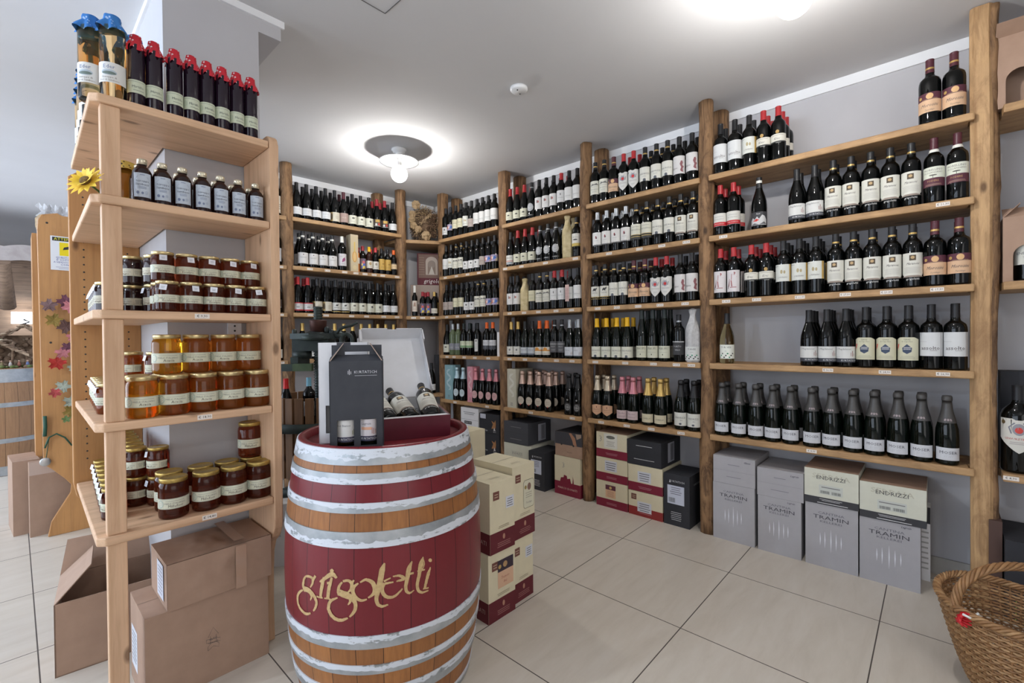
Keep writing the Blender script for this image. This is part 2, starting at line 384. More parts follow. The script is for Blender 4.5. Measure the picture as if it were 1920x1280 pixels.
b = log_mesh(.017, HC-.01, 11, logm, 0, .6, 8, 70); o = part('bark_edge', b, t, (-.010, -.034, 0), label='rough bark strip')
for k, lab in (('M', 'rear post against the wall behind the first log post'), ('BC', 'rear post against the wall behind the second log post'), ('CD', 'rear post against the wall behind the third log post'), ('P2', 'rear post against the wall right of the corner bay')):
    post(3.068, YP[k]-.01, .052, 20+len(lab), logm, lab, .4, .08, HC-.004 if k != 'P2' else 2.60, 'rear shelf posts')
post(2.42, yb(2.42)-.065, .05, 31, logm, 'rear post against the back wall left of the corner bay', .3, .08, 2.60, 'rear shelf posts')
post(1.40, yb(1.40)-.065, .05, 32, logm, 'rear post against the back wall beside the honey shelf unit', .3, .08, 2.60, 'rear shelf posts')

ZS = {'top': 2.158, 'second': 1.796, 'third': 1.418, 'fourth': 1.038, 'bottom': .612}
TH = .034
tagm = (.80, .74, .68)
def price_tag(par, xf, text, s=1.0):
    b = MB(); w_, h_ = .046*s, .017*s
    m = col(tagm)
    P = [xf(-w_/2, -h_/2, .0002), xf(w_/2, -h_/2, .0002), xf(w_/2, h_/2, .0002), xf(-w_/2, h_/2, .0002)]
    b.face(P, m); art(b, [('t', text, 0, 0, .0125*s, (.05, .04, .04))], xf, .0009)
    part('price_tag', b, par)
def shelf(name, x0, y0, pts, z, th, m, label, group, tags, front=None, text=None):
    """board with outline pts (local to x0,y0); front(u)->(local xf) for the tags"""
    t = thing(name, label, 'shelf', (x0, y0, z-th), 0, group)
    b = MB(); b.prism(pts, 0, th, m); part('board', b, t, bevel=.006)
    rr = random.Random(int(z*1000+x0*10))
    for u in tags: price_tag(t, front(u), text or '€ %d,%d0' % (rr.randint(8, 38), rr.choice((3, 5, 8, 9))))
    return t
def rfront(y0, th):
    def f(u):
        Y = at_x(u, 640, XF)[1]-y0
        return lambda x, y, off: (-off-.0003, Y-x, th/2+y)
    return f
def wall_shelf(bay, yl, yr, z, label, tags, endl=True):
    # yl = larger Y (left in picture), yr = smaller
    e = .016; d = WX-.004-XF
    pts = [(0, yr-e+.043), (0, yl+e-.043), (.026, yl+e-.043), (.026, yl-.044), (.10, yl-.044), (.10, yl-.03), (d, yl-.03), (d, yr+.03), (.10, yr+.03), (.10, yr+.044), (.026, yr+.044), (.026, yr-e+.043)]
    pts = [(x, y-yr) for x, y in pts][::-1]
    return shelf('shelf_board', XF, yr, pts, z, TH, board[1], label, 'rustic boards of the wine shelving', tags, rfront(yr, TH))
R = {'A': ('widest bay', YP['M'], YR), 'B': ('bay left of the widest one', YP['BC'], YP['M']), 'C': ('second bay from the corner', YP['CD'], YP['BC']), 'D': ('bay beside the corner', YP['P2'], YP['CD'])}
TG = {'A': {'top': [], 'second': [1357, 1768], 'third': [1362, 1419, 1500, 1585, 1662, 1757], 'fourth': [1552, 1659, 1768], 'bottom': [1521]},
      'B': {'top': [], 'second': [1143, 1200, 1242, 1288], 'third': [1121, 1157, 1197, 1238, 1285], 'fourth': [1116, 1172, 1225, 1268, 1296], 'bottom': [1126, 1174, 1220, 1276]},
      'C': {'top': [], 'second': [948.5, 979, 1024, 1080], 'third': [956, 983, 1010, 1043, 1072], 'fourth': [955, 984, 1012, 1043, 1072], 'bottom': [994, 1072]},
      'D': {'top': [], 'second': [836, 857, 878, 899, 921], 'third': [838, 858, 878, 900, 921], 'fourth': [838, 851, 870, 890, 915], 'bottom': [852, 912]}}
DZ = {'A': (0, 0, 0, 0, 0), 'B': (0, 0, 0, 0, 0), 'C': (0, 0, 0, 0, 0), 'D': (0, 0, 0, 0, 0)}
for k in 'ABCD':
    nm, yl, yr = R[k]
    for s_ in ZS: wall_shelf(k, yl, yr, ZS[s_], 'rough pine shelf board, %s shelf of the %s' % (s_, nm), TG[k][s_])
for s_ in ('top', 'third', 'bottom'):
    z = ZS[s_]; d = WX-.004-XF
    shelf('shelf_board', XF, YR-.9, [(0, 0), (d, 0), (d, .9-.05), (.1, .9-.05), (.1, .9-.056), (.0, .9-.028-.03)], z, TH, board[1], 'rough pine shelf board, %s one of the rightmost bay' % s_, 'rustic boards of the wine shelving',
          [1896] if s_ == 'bottom' else [], rfront(YR-.9, TH))
# back wall bays, turned four degrees
RB = -math.atan(SL); Y0F = 3.90
def back_shelf(xl, xr, z, label, us):
    t = thing('shelf_board', label, 'shelf', (xl, yb(xl, Y0F), z-TH), RB, 'rustic boards of the wine shelving')
    L = (xr-xl)/math.cos(RB); b = MB(); b.prism([(.0, 0), (L, 0), (L, .026), (L-.03, .026), (L-.03, .316), (.03, .316), (.03, .026), (0, .026)], 0, TH, board[0]); part('board', b, t, bevel=.006)
    rr = random.Random(int(z*999))
    for u in us:
        p = at_b(u, 640, Y0F); X = (p[0]-xl)/math.cos(RB)
        price_tag(t, (lambda X: lambda x, y, off: (X+x, -off-.0003, TH/2+y))(X), '€ %d,%d0' % (rr.randint(7, 24), rr.choice((5, 8, 9))))
ZF = {'top': 2.188, 'second': 1.796, 'third': 1.418, 'fourth': 1.04}
for s_, us in (('top', []), ('second', [583, 616, 648, 669, 686, 703, 719, 746]), ('third', [583, 612, 660, 688, 720, 745]), ('fourth', [570])):
    back_shelf(xg[0]+.022, xb[0]-.03, ZF[s_], 'rough pine shelf board, %s one on the back wall' % s_, us)
    back_shelf(.78, xg[0]-.022, ZF[s_]-.004, 'rough pine shelf board, %s one of the narrow bay beside the honey unit' % s_, [527] if s_ != 'top' else [])
# corner bay
ca, cb = Vector((xb[0]+.045, xb[1]-.02)), Vector((2.865, YP['P2']-.03))
for z, s_, us in ((2.152, 'upper', []), (1.416, 'middle', [776, 793, 812]), (.66, 'lower', [])):
    t = thing('shelf_board', 'rough pine shelf board, %s one of the corner bay' % s_, 'shelf', (ca.x, ca.y, z-TH), 0, 'rustic boards of the wine shelving')
    d = cb-ca; n_ = Vector((-d.y, d.x)).normalized(); 
    b = MB(); P = [Vector((0, 0)), d, d+Vector((.03, .07)), Vector((3.11-ca.x, YP['P2']+.07-ca.y)), Vector((3.11-ca.x, yb(3.11)-.01-ca.y)), Vector((2.50-ca.x, yb(2.5)-.01-ca.y)), Vector((2.5-ca.x, .06))]
    b.prism([tuple(p) for p in P], 0, TH, board[0]); part('board', b, t, bevel=.005)
    for u in us:
        q = ray(u, 640); s0 = (ca.x*n_.x+ca.y*n_.y)/(q[0]*n_.x+q[1]*n_.y); p = Vector((q[0]*s0, q[1]*s0))-ca; dd = d.normalized()
        price_tag(t, (lambda p: lambda x, y, off: (p.x+dd.x*x-n_.x*(off+.0003), p.y+dd.y*x-n_.y*(off+.0003), TH/2+y))(p), '€ 9,80')
# ================================================================== BOTTLES
PROF = {
 'BD': [(0, .003), (.030, 0), (.0355, .003), (.0365, .009), (.0367, .185), (.0358, .199), (.033, .211), (.026, .221), (.0185, .231), (.0155, .243), (.0142, .262), (.0142, .296), (0, .296)],
 'BW': [(0, .003), (.033, 0), (.0385, .003), (.0395, .009), (.0398, .178), (.0390, .192), (.036, .205), (.028, .214), (.0185, .222), (.0158, .234), (.0148, .262), (.0148, .296), (0, .296)],
 'BU': [(0, .003), (.034, 0), (.039, .003), (.0398, .009), (.0398, .12), (.039, .138), (.037, .16), (.031, .185), (.0235, .208), (.0175, .228), (.0148, .246), (.0142, .262), (.0142, .292), (0, .292)],
 'CH': [(0, .003), (.036, 0), (.040, .003), (.0412, .01), (.0412, .115), (.0404, .135), (.039, .16), (.033, .188), (.0265, .214), (.0205, .24), (.0175, .262), (.0165, .285), (.016, .305), (0, .305)],
 'FL': [(0, .003), (.03, 0), (.0365, .003), (.0375, .009), (.0375, .13), (.0365, .155), (.033, .185), (.0275, .22), (.021, .255), (.0165, .285), (.0145, .305), (.0142, .335), (0, .335)],
 'SM': [(0, .003), (.024, 0), (.0298, .003), (.0305, .008), (.0305, .150), (.0295, .162), (.026, .172), (.019, .181), (.0145, .19), (.0135, .205), (.0135, .236), (0, .236)],
 'TN': [(0, .003), (.02, 0), (.0255, .003), (.026, .008), (.026, .18), (.025, .192), (.021, .203), (.0145, .213), (.0125, .225), (.012, .26), (.012, .295), (0, .295)],
 'MG': [(0, .004), (.042, 0), (.0505, .004), (.052, .012), (.0525, .225), (.051, .243), (.045, .262), (.034, .276), (.023, .288), (.0185, .302), (.0175, .33), (.0175, .365), (0, .365)]}
CAPZ = {'BD': .245, 'BW': .236, 'BU': .232, 'CH': .205, 'FL': .28, 'SM': .196, 'TN': .23, 'MG': .305}
def prof_r(P, z):
    Q = [q for q in P[1:-1]]
    for a, b_ in zip(Q, Q[1:]):
        if a[1] <= z <= b_[1]: return a[0]+(b_[0]-a[0])*(z-a[1])/max(1e-9, b_[1]-a[1])
    return Q[-1][0]
def foil(key, c, rough=.35, metal=.0): return mat('foil_'+key, c, rough, metal)
CAPS = {'k': foil('black', (.010, .010, .012), .42), 'r': foil('red', (.42, .025, .03), .38), 'o': foil('orange', (.75, .13, .02), .4), 'y': foil('yellow', (.80, .45, .01), .4), 'p': foil('purple', (.085, .02, .03), .4),
        'g': foil('gold', (.62, .42, .14), .35, .6), 's': foil('silver', (.42, .44, .46), .35, .5), 'd': foil('dark_grey', (.016, .016, .018), .42), 'w': foil('white', (.75, .74, .68), .4), 'rg': foil('rose_gold', (.62, .44, .36), .35, .5),
        'pk': foil('pink', (.60, .24, .28), .35, .4), 'sv': foil('pale_blue', (.45, .60, .66), .35, .4), 'gn': foil('dark_green', (.012, .020, .020), .4), 'dr': foil('dark_red', (.30, .02, .03), .4), 'm': foil('grey_foil', (.075, .072, .07), .42, .3), 'sg': foil('silver_gold', (.58, .50, .38), .35, .6)}
GLASS = {'k': GL, 'g': GLG, 'b': GLB, 'amber': mat('amber_glass', (.50, .14, .02), .08, spec=.6), 'clear': mat('straw_wine', (.86, .76, .42), .02, trans=1, ior=1.33), 'pale': mat('pale_green_glass', (.10, .13, .07), .06)}
def wrapx(P, z0, rlift=0):
    def xf(x, y, off):
        r = prof_r(P, z0+y)+off+.0002; a = x/(prof_r(P, z0+.01)); return (r*math.sin(a), -r*math.cos(a), z0+y)
    return xf
def bands(*b): return list(b)
# shape, glass, cap, [ (z0, height, half-angle deg, paper colour, art) ... ], short description
def arcshape(hw, h, kind):
    n = 14; o = []
    for i in range(n+1):
        x = -hw+2*hw*i/n; q = abs(x)/hw
        if kind == 'shield': o.append((x, (h*.42)*q**1.15, h-(.006 if q < .2 else 0)))
        elif kind == 'arch': o.append((x, 0, h-.010*max(0, q-.55)/.45))
        elif kind == 'oval': d = math.sqrt(max(0, 1-q*q)); o.append((x, h/2-h/2*d, h/2+h/2*d))
        elif kind == 'cut': o.append((x, .016*max(0, q-.7)/.3, h))
        elif kind == 'orshield': o.append((x, h*.30*q, h-.008*q))
    return o
T = {}
def ty(key, shape, glass, cap, labels, desc, band=None, twist=0): T[key] = dict(shape=shape, glass=glass, cap=cap, labels=labels, desc=desc, band=band, twist=twist)
def script(s, x, y, z, c=(.12, .1, .1)): return ('t', s, x, y, z, c, .35, .8)
def r_full(h): return None
endr = [('t', 'ENDRIZZI', 0, .047, .0145, (.12, .12, .12), 0, 1.1), ('g', -.018, .018, .026, .036, 2, (.4, .4, .38)), ('r', -.009, 0, .009, .011, (.10, .11, .13)), ('e', 0, .011, .009, .006, (.10, .11, .13))]
ty('ass', 'BW', 'k', 'k', [(.062, .108, 78, (.66, .67, .67), [('t', 'assolto', .0, .036, .024, (.10, .08, .08)), ('g', -.004, .028, .022, .028, 1, (.3, .28, .28)), ('g', -.05, -.01, .062, .07, 1, (.56, .56, .56)), ('r', .040, 0, .0415, .108, (.1, .06, .07))], None)], 'bottle with plain white label')
ty('ste', 'BD', 'k', 'd', [(.075, .092, 82, (.66, .67, .62), [('r', .034, 0, .050, .092, (.52, .34, .10)), ('e', -.006, .052, .006, .011, (.42, .35, .2)), ('e', .008, .050, .005, .009, (.42, .35, .2)), script('J. Hofstatter', 0, .022, .0115), ('r', -.045, .082, -.022, .084, (.2, .2, .2))], None)], 'bottle with gold-edged label')
ty('ker', 'BD', 'k', 'r', [(.100, .040, 85, (.70, .68, .60), [script('Krec', -.002, .014, .019), ('g', -.04, .04, .029, .036, 1, (.35, .33, .28)), ('r', -.056, -.006, .056, -.001, (.05, .05, .05)), ('e', 0, .051, .009, .010, (.45, .29, .10)), ('g', -.012, .02, -.011, -.006, 1, (.6, .6, .55))], None)], 'red-capped bottle with narrow label')
ty('hun', 'BW', 'k', 'p', [(.050, .056, 80, TAN, [script('Morosini', 0, .031, .021), script('Teroldego', 0, .010, .010)], None), (.106, .032, 80, PUR, [('e', 0, .016, .013, .0135, (.68, .42, .20)), ('g', -.03, .03, .001, .005, 1, (.5, .35, .2)), ('e', -.035, .014, .007, .007, (.5, .33, .10))], None)], 'bottle with purple-and-tan label', ('g', .252))
ty('rbn', 'BD', 'k', 'r', [(.052, .075, 80, (.66, .65, .60), [('r', -.053, .001, .053, .023, (.50, .02, .03)), ('t', 'TEROLDEGO', 0, .012, .011, (.75, .6, .55)), ('t', 'ROTALIANO', 0, .040, .010, (.3, .3, .3)), ('g', -.03, .03, .05, .06, 1, (.45, .45, .42))], None)], 'red-capped bottle, red-banded label')
ty('mtn', 'BU', 'k', 'd', [(.02, .075, 70, (.05, .05, .055), [('p', [(-.045, .002), (-.045, .03), (-.03, .045), (-.018, .034), (-.006, .05), (.004, .036), (.020, .058), (.034, .050), (.045, .03), (.045, .002)], (.55, .55, .55)), ('p', [(-.045, .002), (-.02, .014), (.005, .004), (.03, .02), (.045, .006)], (.12, .12, .13)), ('p', [(-.03, .026), (-.008, .038), (.006, .03), (-.01, .022)], (.6, .04, .03)), script('Rauti', 0, .064, .012, (.7, .7, .7))], None)], 'bottle with mountain-picture label', ('w', .262))
ty('kur', 'BU', 'k', 'd', [(.024, .019, 80, (.05, .055, .07), [('t', 'KURTATSCH', .018, .009, .012, (.75, .75, .75))], None), (.043, .060, 80, (.66, .66, .64), [('t', 'S. Magdalener', -.008, .047, .0125, (.15, .15, .15)), ('k', [(.026, .012), (.026, .030)], .002, (.25, .06, .04)), ('k', [(.033, .010), (.033, .038)], .0025, (.25, .06, .04)), ('k', [(.040, .012), (.040, .026)], .002, (.25, .06, .04)), ('g', -.045, -.02, .006, .012, 1, (.5, .5, .5))], None)], 'sloping bottle with white label')
gri = [('r', -.013, .077, .011, .102, (.09, .065, .04)), ('e', -.001, .091, .007, .007, (.52, .36, .18)), script('Maranoni', 0, .062, .0155), ('g', -.034, .034, .018, .048, 7, (.48, .47, .43)), ('r', -.048, -.001, .048, .001, (.1, .1, .1)), ('t', 'grigoletti', 0, -.009, .0135, (.72, .72, .70)), ('p', [(-.048, .0), (.048, .0), (.02, .008), (-.02, .008)], (.30, .24, .2))]
ty('gri', 'BD', 'k', 'd', [(.048, .112, 74, (.68, .67, .60), gri, 'cut')], 'bottle with tall cream label', ('g', .25))
ty('mor', 'BD', 'k', 'p', [(.074, .038, 84, PUR, [('t', 'PODERE', 0, .024, .011, (.5, .3, .12)), ('g', -.035, .035, .003, .012, 2, (.42, .28, .2))], None), (.112, .050, 84, (.68, .70, .60), [('t', 'MORELLINO', 0, .036, .0125, (.15, .13, .12)), ('t', 'DI SCANSANO', 0, .024, .0105, (.15, .13, .12)), ('e', .0, .012, .014, .003, (.1, .1, .08)), ('r', -.001, 0, .001, .012, (.1, .1, .08))], None)], 'bottle with green-and-purple label', ('w', .232))
ty('pic', 'BD', 'k', 'r', [(.038, .125, 66, (.66, .62, .62), [('k', [(-.022, .03), (-.012, .07), (.002, .10), (.012, .112)], [.004, .012, .016, .010], (.36, .13, .13)), ('k', [(.002, .10), (.022, .086)], .004, (.36, .13, .13)), ('k', [(-.008, .066), (-.004, .03)], .006, (.36, .13, .13)), ('k', [(-.018, .06), (-.030, .016)], .003, (.05, .03, .04)), ('r', -.015, .024, .02, .028, (.36, .13, .13)), ('k', [(-.03, .03), (-.02, .05), (-.026, .02)], .002, (.05, .03, .04))], None)], 'red-capped bottle with figure label')
ty('tur', 'BU', 'clear', 'k', [(.028, .082, 78, (.76, .78, .70), [('t', 'TUR VÉE', 0, .066, .013, (.06, .06, .06), 0, 1.2), ('t', 'BIO', 0, .044, .007, (.2, .2, .2))]+[('e', -.038+.0095*i, .008+.011*(i % 3), .004+.001*(i % 2), .004, ((.05, .05, .05), (.05, .05, .05), (.02, .22, .10))[(i*2+i//3) % 3]) for i in range(9)], None)], 'clear bottle of pale wine')
ty('lep', 'BW', 'k', 'd', [(.040, .108, 70, (.62, .60, .44), [('t', 'TERRE', 0, .097, .009, (.15, .15, .1)), ('t', 'di Capolino', 0, .088, .009, (.15, .15, .1)), ('p', [(-.016, .040), (-.018, .058), (0, .076), (.018, .058), (.016, .040), (0, .030)], (.05, .07, .12)), ('r', -.014, .050, .014, .055, (.5, .5, .5)), ('r', -.012, .058, .014, .062, (.5, .5, .5)), ('p', [(-.046, .048), (-.040, .075), (-.032, .078), (-.036, .06)], (.6, .06, .05)), ('g', -.03, .03, .006, .022, 3, (.4, .38, .28)), ('r', -.05, 0, -.0485, .094, (.4, .34, .1)), ('r', .0485, 0, .05, .094, (.4, .34, .1))], 'arch')], 'bottle with arched cream label')
ty('mos', 'CH', 'g', 'm', [(.022, .056, 68, (.62, .63, .66), [('t', 'MOSER', 0, .034, .0185, (.10, .10, .12), 0, 1.1), script('51,151', 0, .016, .0145, (.50, .50, .52)), ('g', -.02, .02, .003, .007, 1, (.5, .5, .5))], None), (.197, .010, 26, (.30, .24, .25), [script('51,151', 0, .005, .009, (.6, .5, .5))], None)], 'sparkling bottle, silver-grey label')
ty('ske', 'BD', 'k', 'k', [(.062, .096, 78, (.66, .65, .56), [('p', [(-.03, .06), (-.015, .078), (.0, .072), (.018, .08), (.032, .064), (.0, .066)], (.18, .18, .17)), ('g', -.03, .03, .05, .058, 1, (.4, .4, .38)), ('t', 'TEROLDEGO', 0, .036, .0105, (.2, .2, .2)), ('g', -.02, .02, .014, .026, 2, (.4, .4, .38))], None)], 'bottle with landscape-sketch label', ('g', .262))
ty('shi', 'BD', 'k', 'r', [(.040, .125, 74, (.66, .65, .62), [('e', 0, .082, .015, .019, (.30, .30, .34)), ('e', 0, .080, .009, .010, (.55, .04, .04)), ('k', [(-.016, .07), (-.021, .092), (-.008, .104)], .004, (.2, .2, .24)), ('k', [(.016, .07), (.021, .092), (.008, .104)], .004, (.2, .2, .24)), ('g', -.03, .03, .046, .058, 2, (.35, .33, .33)), ('g', -.012, .012, .022, .034, 2, (.4, .4, .4)), ('e', -.038, .108, .005, .006, (.1, .1, .1))], 'shield')], 'red-capped bottle with shield label')
ty('end', 'BD', 'k', 'd', [(.068, .092, 84, (.68, .67, .60), endr, None)], 'bottle with cream wordmark label', ('g', .25))
ty('fig', 'BD', 'k', 'd', [(.058, .112, 80, (.66, .64, .63), [script('Diligens', -.02, .036, .016, (.15, .12, .12)), ('p', [(.016, .02), (.022, .04), (.014, .06), (.020, .078), (.028, .082), (.034, .07), (.030, .052), (.040, .044), (.032, .03), (.036, .01), (.024, .012)], (.26, .10, .11)), ('g', -.045, -.01, .07, .076, 1, (.55, .53, .52))], None)], 'bottle with red dancer label')
ty('sil', 'BD', 'k', 's', [(.062, .088, 74, (.70, .69, .66), [('e', 0, .052, .005, .011, (.30, .05, .06)), ('e', .004, .048, .004, .007, (.1, .08, .08)), ('g', -.02, .02, .026, .032, 1, (.4, .4, .4)), ('r', -.05, -.006, .05, -.003, (.3, .3, .3))], None)], 'silver-capped bottle with emblem label')
ty('gnk', 'BD', 'k', 'd', [(.085, .072, 78, (.66, .65, .55), [('t', 'TEROLDEGO', 0, .034, .0125, (.15, .14, .12)), ('g', -.03, .03, .05, .06, 1, (.4, .38, .33)), ('r', -.05, -.030, .05, -.002, (.04, .04, .04)), ('r', -.05, -.014, .05, -.010, GLD), ('r', -.05, .0, .05, .003, GLD)], None)], 'bottle with cream-and-gold label', ('g', .25))
ty('hor', 'BD', 'k', 'd', [(.068, .075, 78, (.66, .65, .58), [('p', [(-.014, .050), (-.004, .062), (.008, .060), (.014, .068), (.018, .058), (.008, .048), (.012, .040), (-.006, .046), (-.012, .038)], (.05, .05, .05)), ('t', 'CASTEL', 0, .028, .0125, (.15, .15, .14)), ('r', -.05, -.003, .05, .002, GLD), ('r', -.05, -.016, .05, -.012, (.3, .22, .08))], None)], 'bottle with black horse label', ('g', .256))
ty('yel', 'BU', 'g', 'y', [(.018, .075, 80, (.68, .68, .58), endr, None)], 'yellow-capped bottle with cream label')
ty('flt', 'FL', 'g', 'gn', [(.022, .078, 78, (.60, .60, .48), [('t', 'MAUPI', 0, .060, .022, (.15, .15, .10), 0, .9), ('g', -.03, .03, .034, .040, 1, (.4, .4, .33)), ('e', 0, .022, .003, .005, (.1, .1, .06))], None)], 'flute bottle with sage label')
ty('dkl', 'BD', 'k', 'k', [(.045, .085, 72, (.035, .035, .038), [('t', 'PORTO', 0, .052, .015, (.45, .45, .45)), ('t', 'VALLI', 0, .030, .013, (.45, .45, .45)), ('r', -.045, .079, .045, .085, (.5, .5, .5))], None)], 'black bottle with black label', ('s', .252))
ty('c_or', 'CH', 'g', 'sg', [(.028, .078, 60, (.62, .37, .23), [('e', 0, .058, .003, .006, (.15, .05, .04)), ('t', 'MASETTO', 0, .040, .010, (.2, .1, .08)), ('g', -.02, .02, .024, .030, 1, (.35, .2, .15))], 'orshield')], 'sparkling bottle, orange shield label', ('sg', .205))
ty('c_pk', 'CH', 'g', 'pk', [(.024, .058, 62, (.58, .46, .46), [script('Pinot Rosè', 0, .038, .013, (.15, .08, .10)), ('g', -.03, .03, .010, .022, 2, (.3, .2, .22))], None)], 'pink-foiled sparkling bottle', ('pk', .198))
ty('c_gd', 'CH', 'g', 'g', [(.020, .056, 66, (.62, .56, .40), [('t', 'SORELLA', .0, .026, .0135, (.10, .08, .05)), ('k', [(-.04, .012), (.045, .048)], .0015, (.1, .08, .05))], None)], 'gold-foiled sparkling bottle', ('g', .198))
ty('c_en', 'CH', 'g', 'k', [(.026, .082, 72, (.66, .66, .60), [('t', 'ENDRIZZI', 0, .050, .0145, (.12, .12, .12)), script('Brut', .006, .034, .010), ('e', 0, .012, .008, .006, (.10, .11, .13))], None)], 'black-foiled sparkling bottle')
ty('c_rg', 'CH', 'k', 'rg', [(.038, .066, 42, (.52, .46, .38), [('g', -.018, .018, .036, .042, 1, (.2, .15, .12)), ('g', -.012, .012, .022, .030, 1, (.3, .25, .2)), ('p', [(-.004, .0), (0, .007), (.004, 0), (0, -.006)], (.6, .03, .03))], 'oval')], 'rose-gold foiled sparkling bottle')
ty('c_bk', 'CH', 'k', 'k', [(.030, .062, 40, (.05, .05, .05), [('e', 0, .03, .019, .022, (.35, .35, .34)), ('e', 0, .03, .016, .019, (.03, .03, .03)), ('r', -.014, .027, .014, .034, (.4, .4, .4)), ('e', 0, .085, .006, .006, (.35, .35, .34))], 'oval')], 'black sparkling bottle, round emblem')
ty('c_sv', 'CH', 'k', 'sv', [(.040, .070, 38, (.50, .58, .62), [('g', -.014, .014, .03, .04, 2, (.25, .3, .33))], 'oval')], 'pale-blue foiled sparkling bottle')
ty('c_pr', 'CH', 'k', 'pk', [(.040, .070, 38, (.58, .36, .36), [('g', -.014, .014, .03, .04, 2, (.35, .15, .15))], 'oval')], 'pink-foiled bottle with oval label')
ty('bur', 'BU', 'k', 'r', [(.028, .068, 76, (.64, .63, .50), [('p', [(-.014, .036), (0, .046), (.014, .038), (.004, .032)], (.06, .06, .05)), ('g', -.016, .016, .012, .022, 2, (.35, .34, .28))], None)], 'red-capped bottle with cream label')
ty('ova', 'BU', 'k', 'd', [(.058, .064, 42, (.40, .41, .42), [('e', 0, .036, .018, .016, (.55, .56, .57)), ('e', 0, .036, .014, .012, (.44, .45, .46))], 'oval'), (.022, .010, 42, (.05, .05, .05), [('g', -.018, .018, 0, .01, 1, (.5, .5, .5))], None)], 'bottle with grey oval label', ('s', .25))
ty('sml', 'BD', 'k', 'k', [(.060, .092, 78, (.68, .67, .66), [('r', -.012, .048, -.004, .070, (.1, .06, .05)), ('r', -.002, .050, .006, .066, (.45, .1, .08)), ('g', -.02, .02, .030, .036, 1, (.5, .5, .5))], None)], 'bottle with white logo label')
ty('pla', 'BD', 'k', 'k', [(.070, .098, 80, (.68, .68, .67), [('t', 'BALDASI', 0, .034, .012, (.25, .25, .25)), ('g', -.02, .02, .02, .026, 1, (.5, .5, .5))], None)], 'bottle with big white label')
ty('plr', 'BD', 'k', 'r', [(.070, .090, 80, (.66, .66, .66), [('e', 0, .06, .004, .009, (.2, .2, .2)), ('t', 'SEGANTI', 0, .034, .010, (.3, .3, .3))], None)], 'red-capped bottle with white label')
ty('str', 'BU', 'k', 'd', [(.020, .075, 74, (.68, .68, .64), [('t', 'MERLOT', 0, .052, .014, (.1, .1, .1)), ('r', -.04, .024, .04, .029, (.5, .1, .06)), ('r', -.03, .012, .03, .017, (.1, .1, .1)), ('r', -.04, .004, .03, .008, (.1, .2, .35))], None)], 'bottle with striped label')
ty('gbn', 'BD', 'k', 'k', [(.075, .098, 78, (.68, .67, .62), [('e', 0, .052, .018, .005, (.06, .06, .06)), ('t', 'RIBOLLA', 0, .07, .011, (.2, .2, .18)), ('r', -.048, .0, .048, .026, (.60, .45, .12)), ('r', -.048, .0, .048, .005, (.1, .08, .03))], None)], 'bottle with gold band label', ('g', .25))
ty('crm', 'BD', 'k', 'd', [(.075, .085, 78, (.62, .59, .42), [script('Marzemino', 0, .05, .012), ('g', -.02, .02, .02, .03, 2, (.4, .38, .28))], None)], 'bottle with yellowish label')
ty('tag', 'BD', 'k', 'd', [(.070, .090, 80, (.60, .60, .58), [('t', 'RISERVA', 0, .04, .011, (.3, .3, .3))], None)], 'bottle with pink hanging tag')
ty('gca', 'BU', 'k', 'g', [(.020, .068, 76, (.68, .67, .62), [('e', 0, .04, .008, .010, (.2, .2, .2)), ('g', -.02, .02, .012, .02, 1, (.4, .4, .4))], None)], 'gold-capped bottle with white label')
ty('dbu', 'BU', 'g', 'd', [(.020, .062, 76, (.50, .54, .58), [('r', -.05, 0, .05, .012, (.12, .14, .18)), ('g', -.03, .03, .036, .046, 1, (.2, .2, .22))], None)], 'bottle with blue-grey label')
ty('oca', 'BU', 'g', 'o', [(.024, .062, 76, (.68, .66, .60), [('e', -.006, .046, .018, .012, (.65, .28, .05)), ('r', -.052, .030, .052, .040, (.65, .28, .05)), ('g', -.04, .04, .008, .018, 2, (.4, .38, .33))], None)], 'orange-capped bottle, orange-patterned label')
ty('dla', 'BD', 'k', 'd', [(.045, .085, 66, (.10, .10, .11), [('r', -.042, .062, .042, .068, (.4, .4, .4)), ('t', 'PINOT', 0, .044, .012, (.5, .5, .5)), ('g', -.02, .02, .014, .026, 2, (.35, .35, .35))], None)], 'dark bottle with charcoal label', ('s', .25))
ty('sca', 'BU', 'g', 's', [(.018, .070, 76, (.62, .65, .70), [('r', -.052, 0, .052, .006, (.1, .12, .15)), ('t', 'Amperg', -.01, .046, .011, (.15, .15, .15)), ('k', [(.02, .012), (.022, .030)], .002, (.2, .1, .05)), ('k', [(.030, .012), (.030, .036)], .002, (.2, .1, .05))], None)], 'silver-capped bottle with pale label')
ty('bei', 'BD', 'k', 'd', [(.055, .075, 80, (.40, .34, .31), [('g', -.02, .02, .03, .04, 2, (.2, .16, .15))], None)], 'bottle with beige-brown label')
ty('lac', 'BD', 'k', 'd', [(.040, .072, 78, (.66, .66, .66), [('r', -.006, .040, .006, .056, (.08, .08, .08)), ('g', -.02, .02, .016, .026, 2, (.3, .3, .3))], None)], 'bottle with low white label')
ty('mul', 'BD', 'k', 'd', [(.070, .058, 80, (.35, .30, .42), [('p', [(-.04, .01), (-.02, .05), (-.005, .02)], (.55, .12, .05)), ('p', [(0, .01), (.01, .05), (.03, .03)], (.05, .15, .45)), ('p', [(.02, .0), (.04, .04), (.045, .01)], (.7, .6, .3)), ('e', -.01, .03, .008, .012, (.7, .6, .55))], None)], 'bottle with multicoloured label')
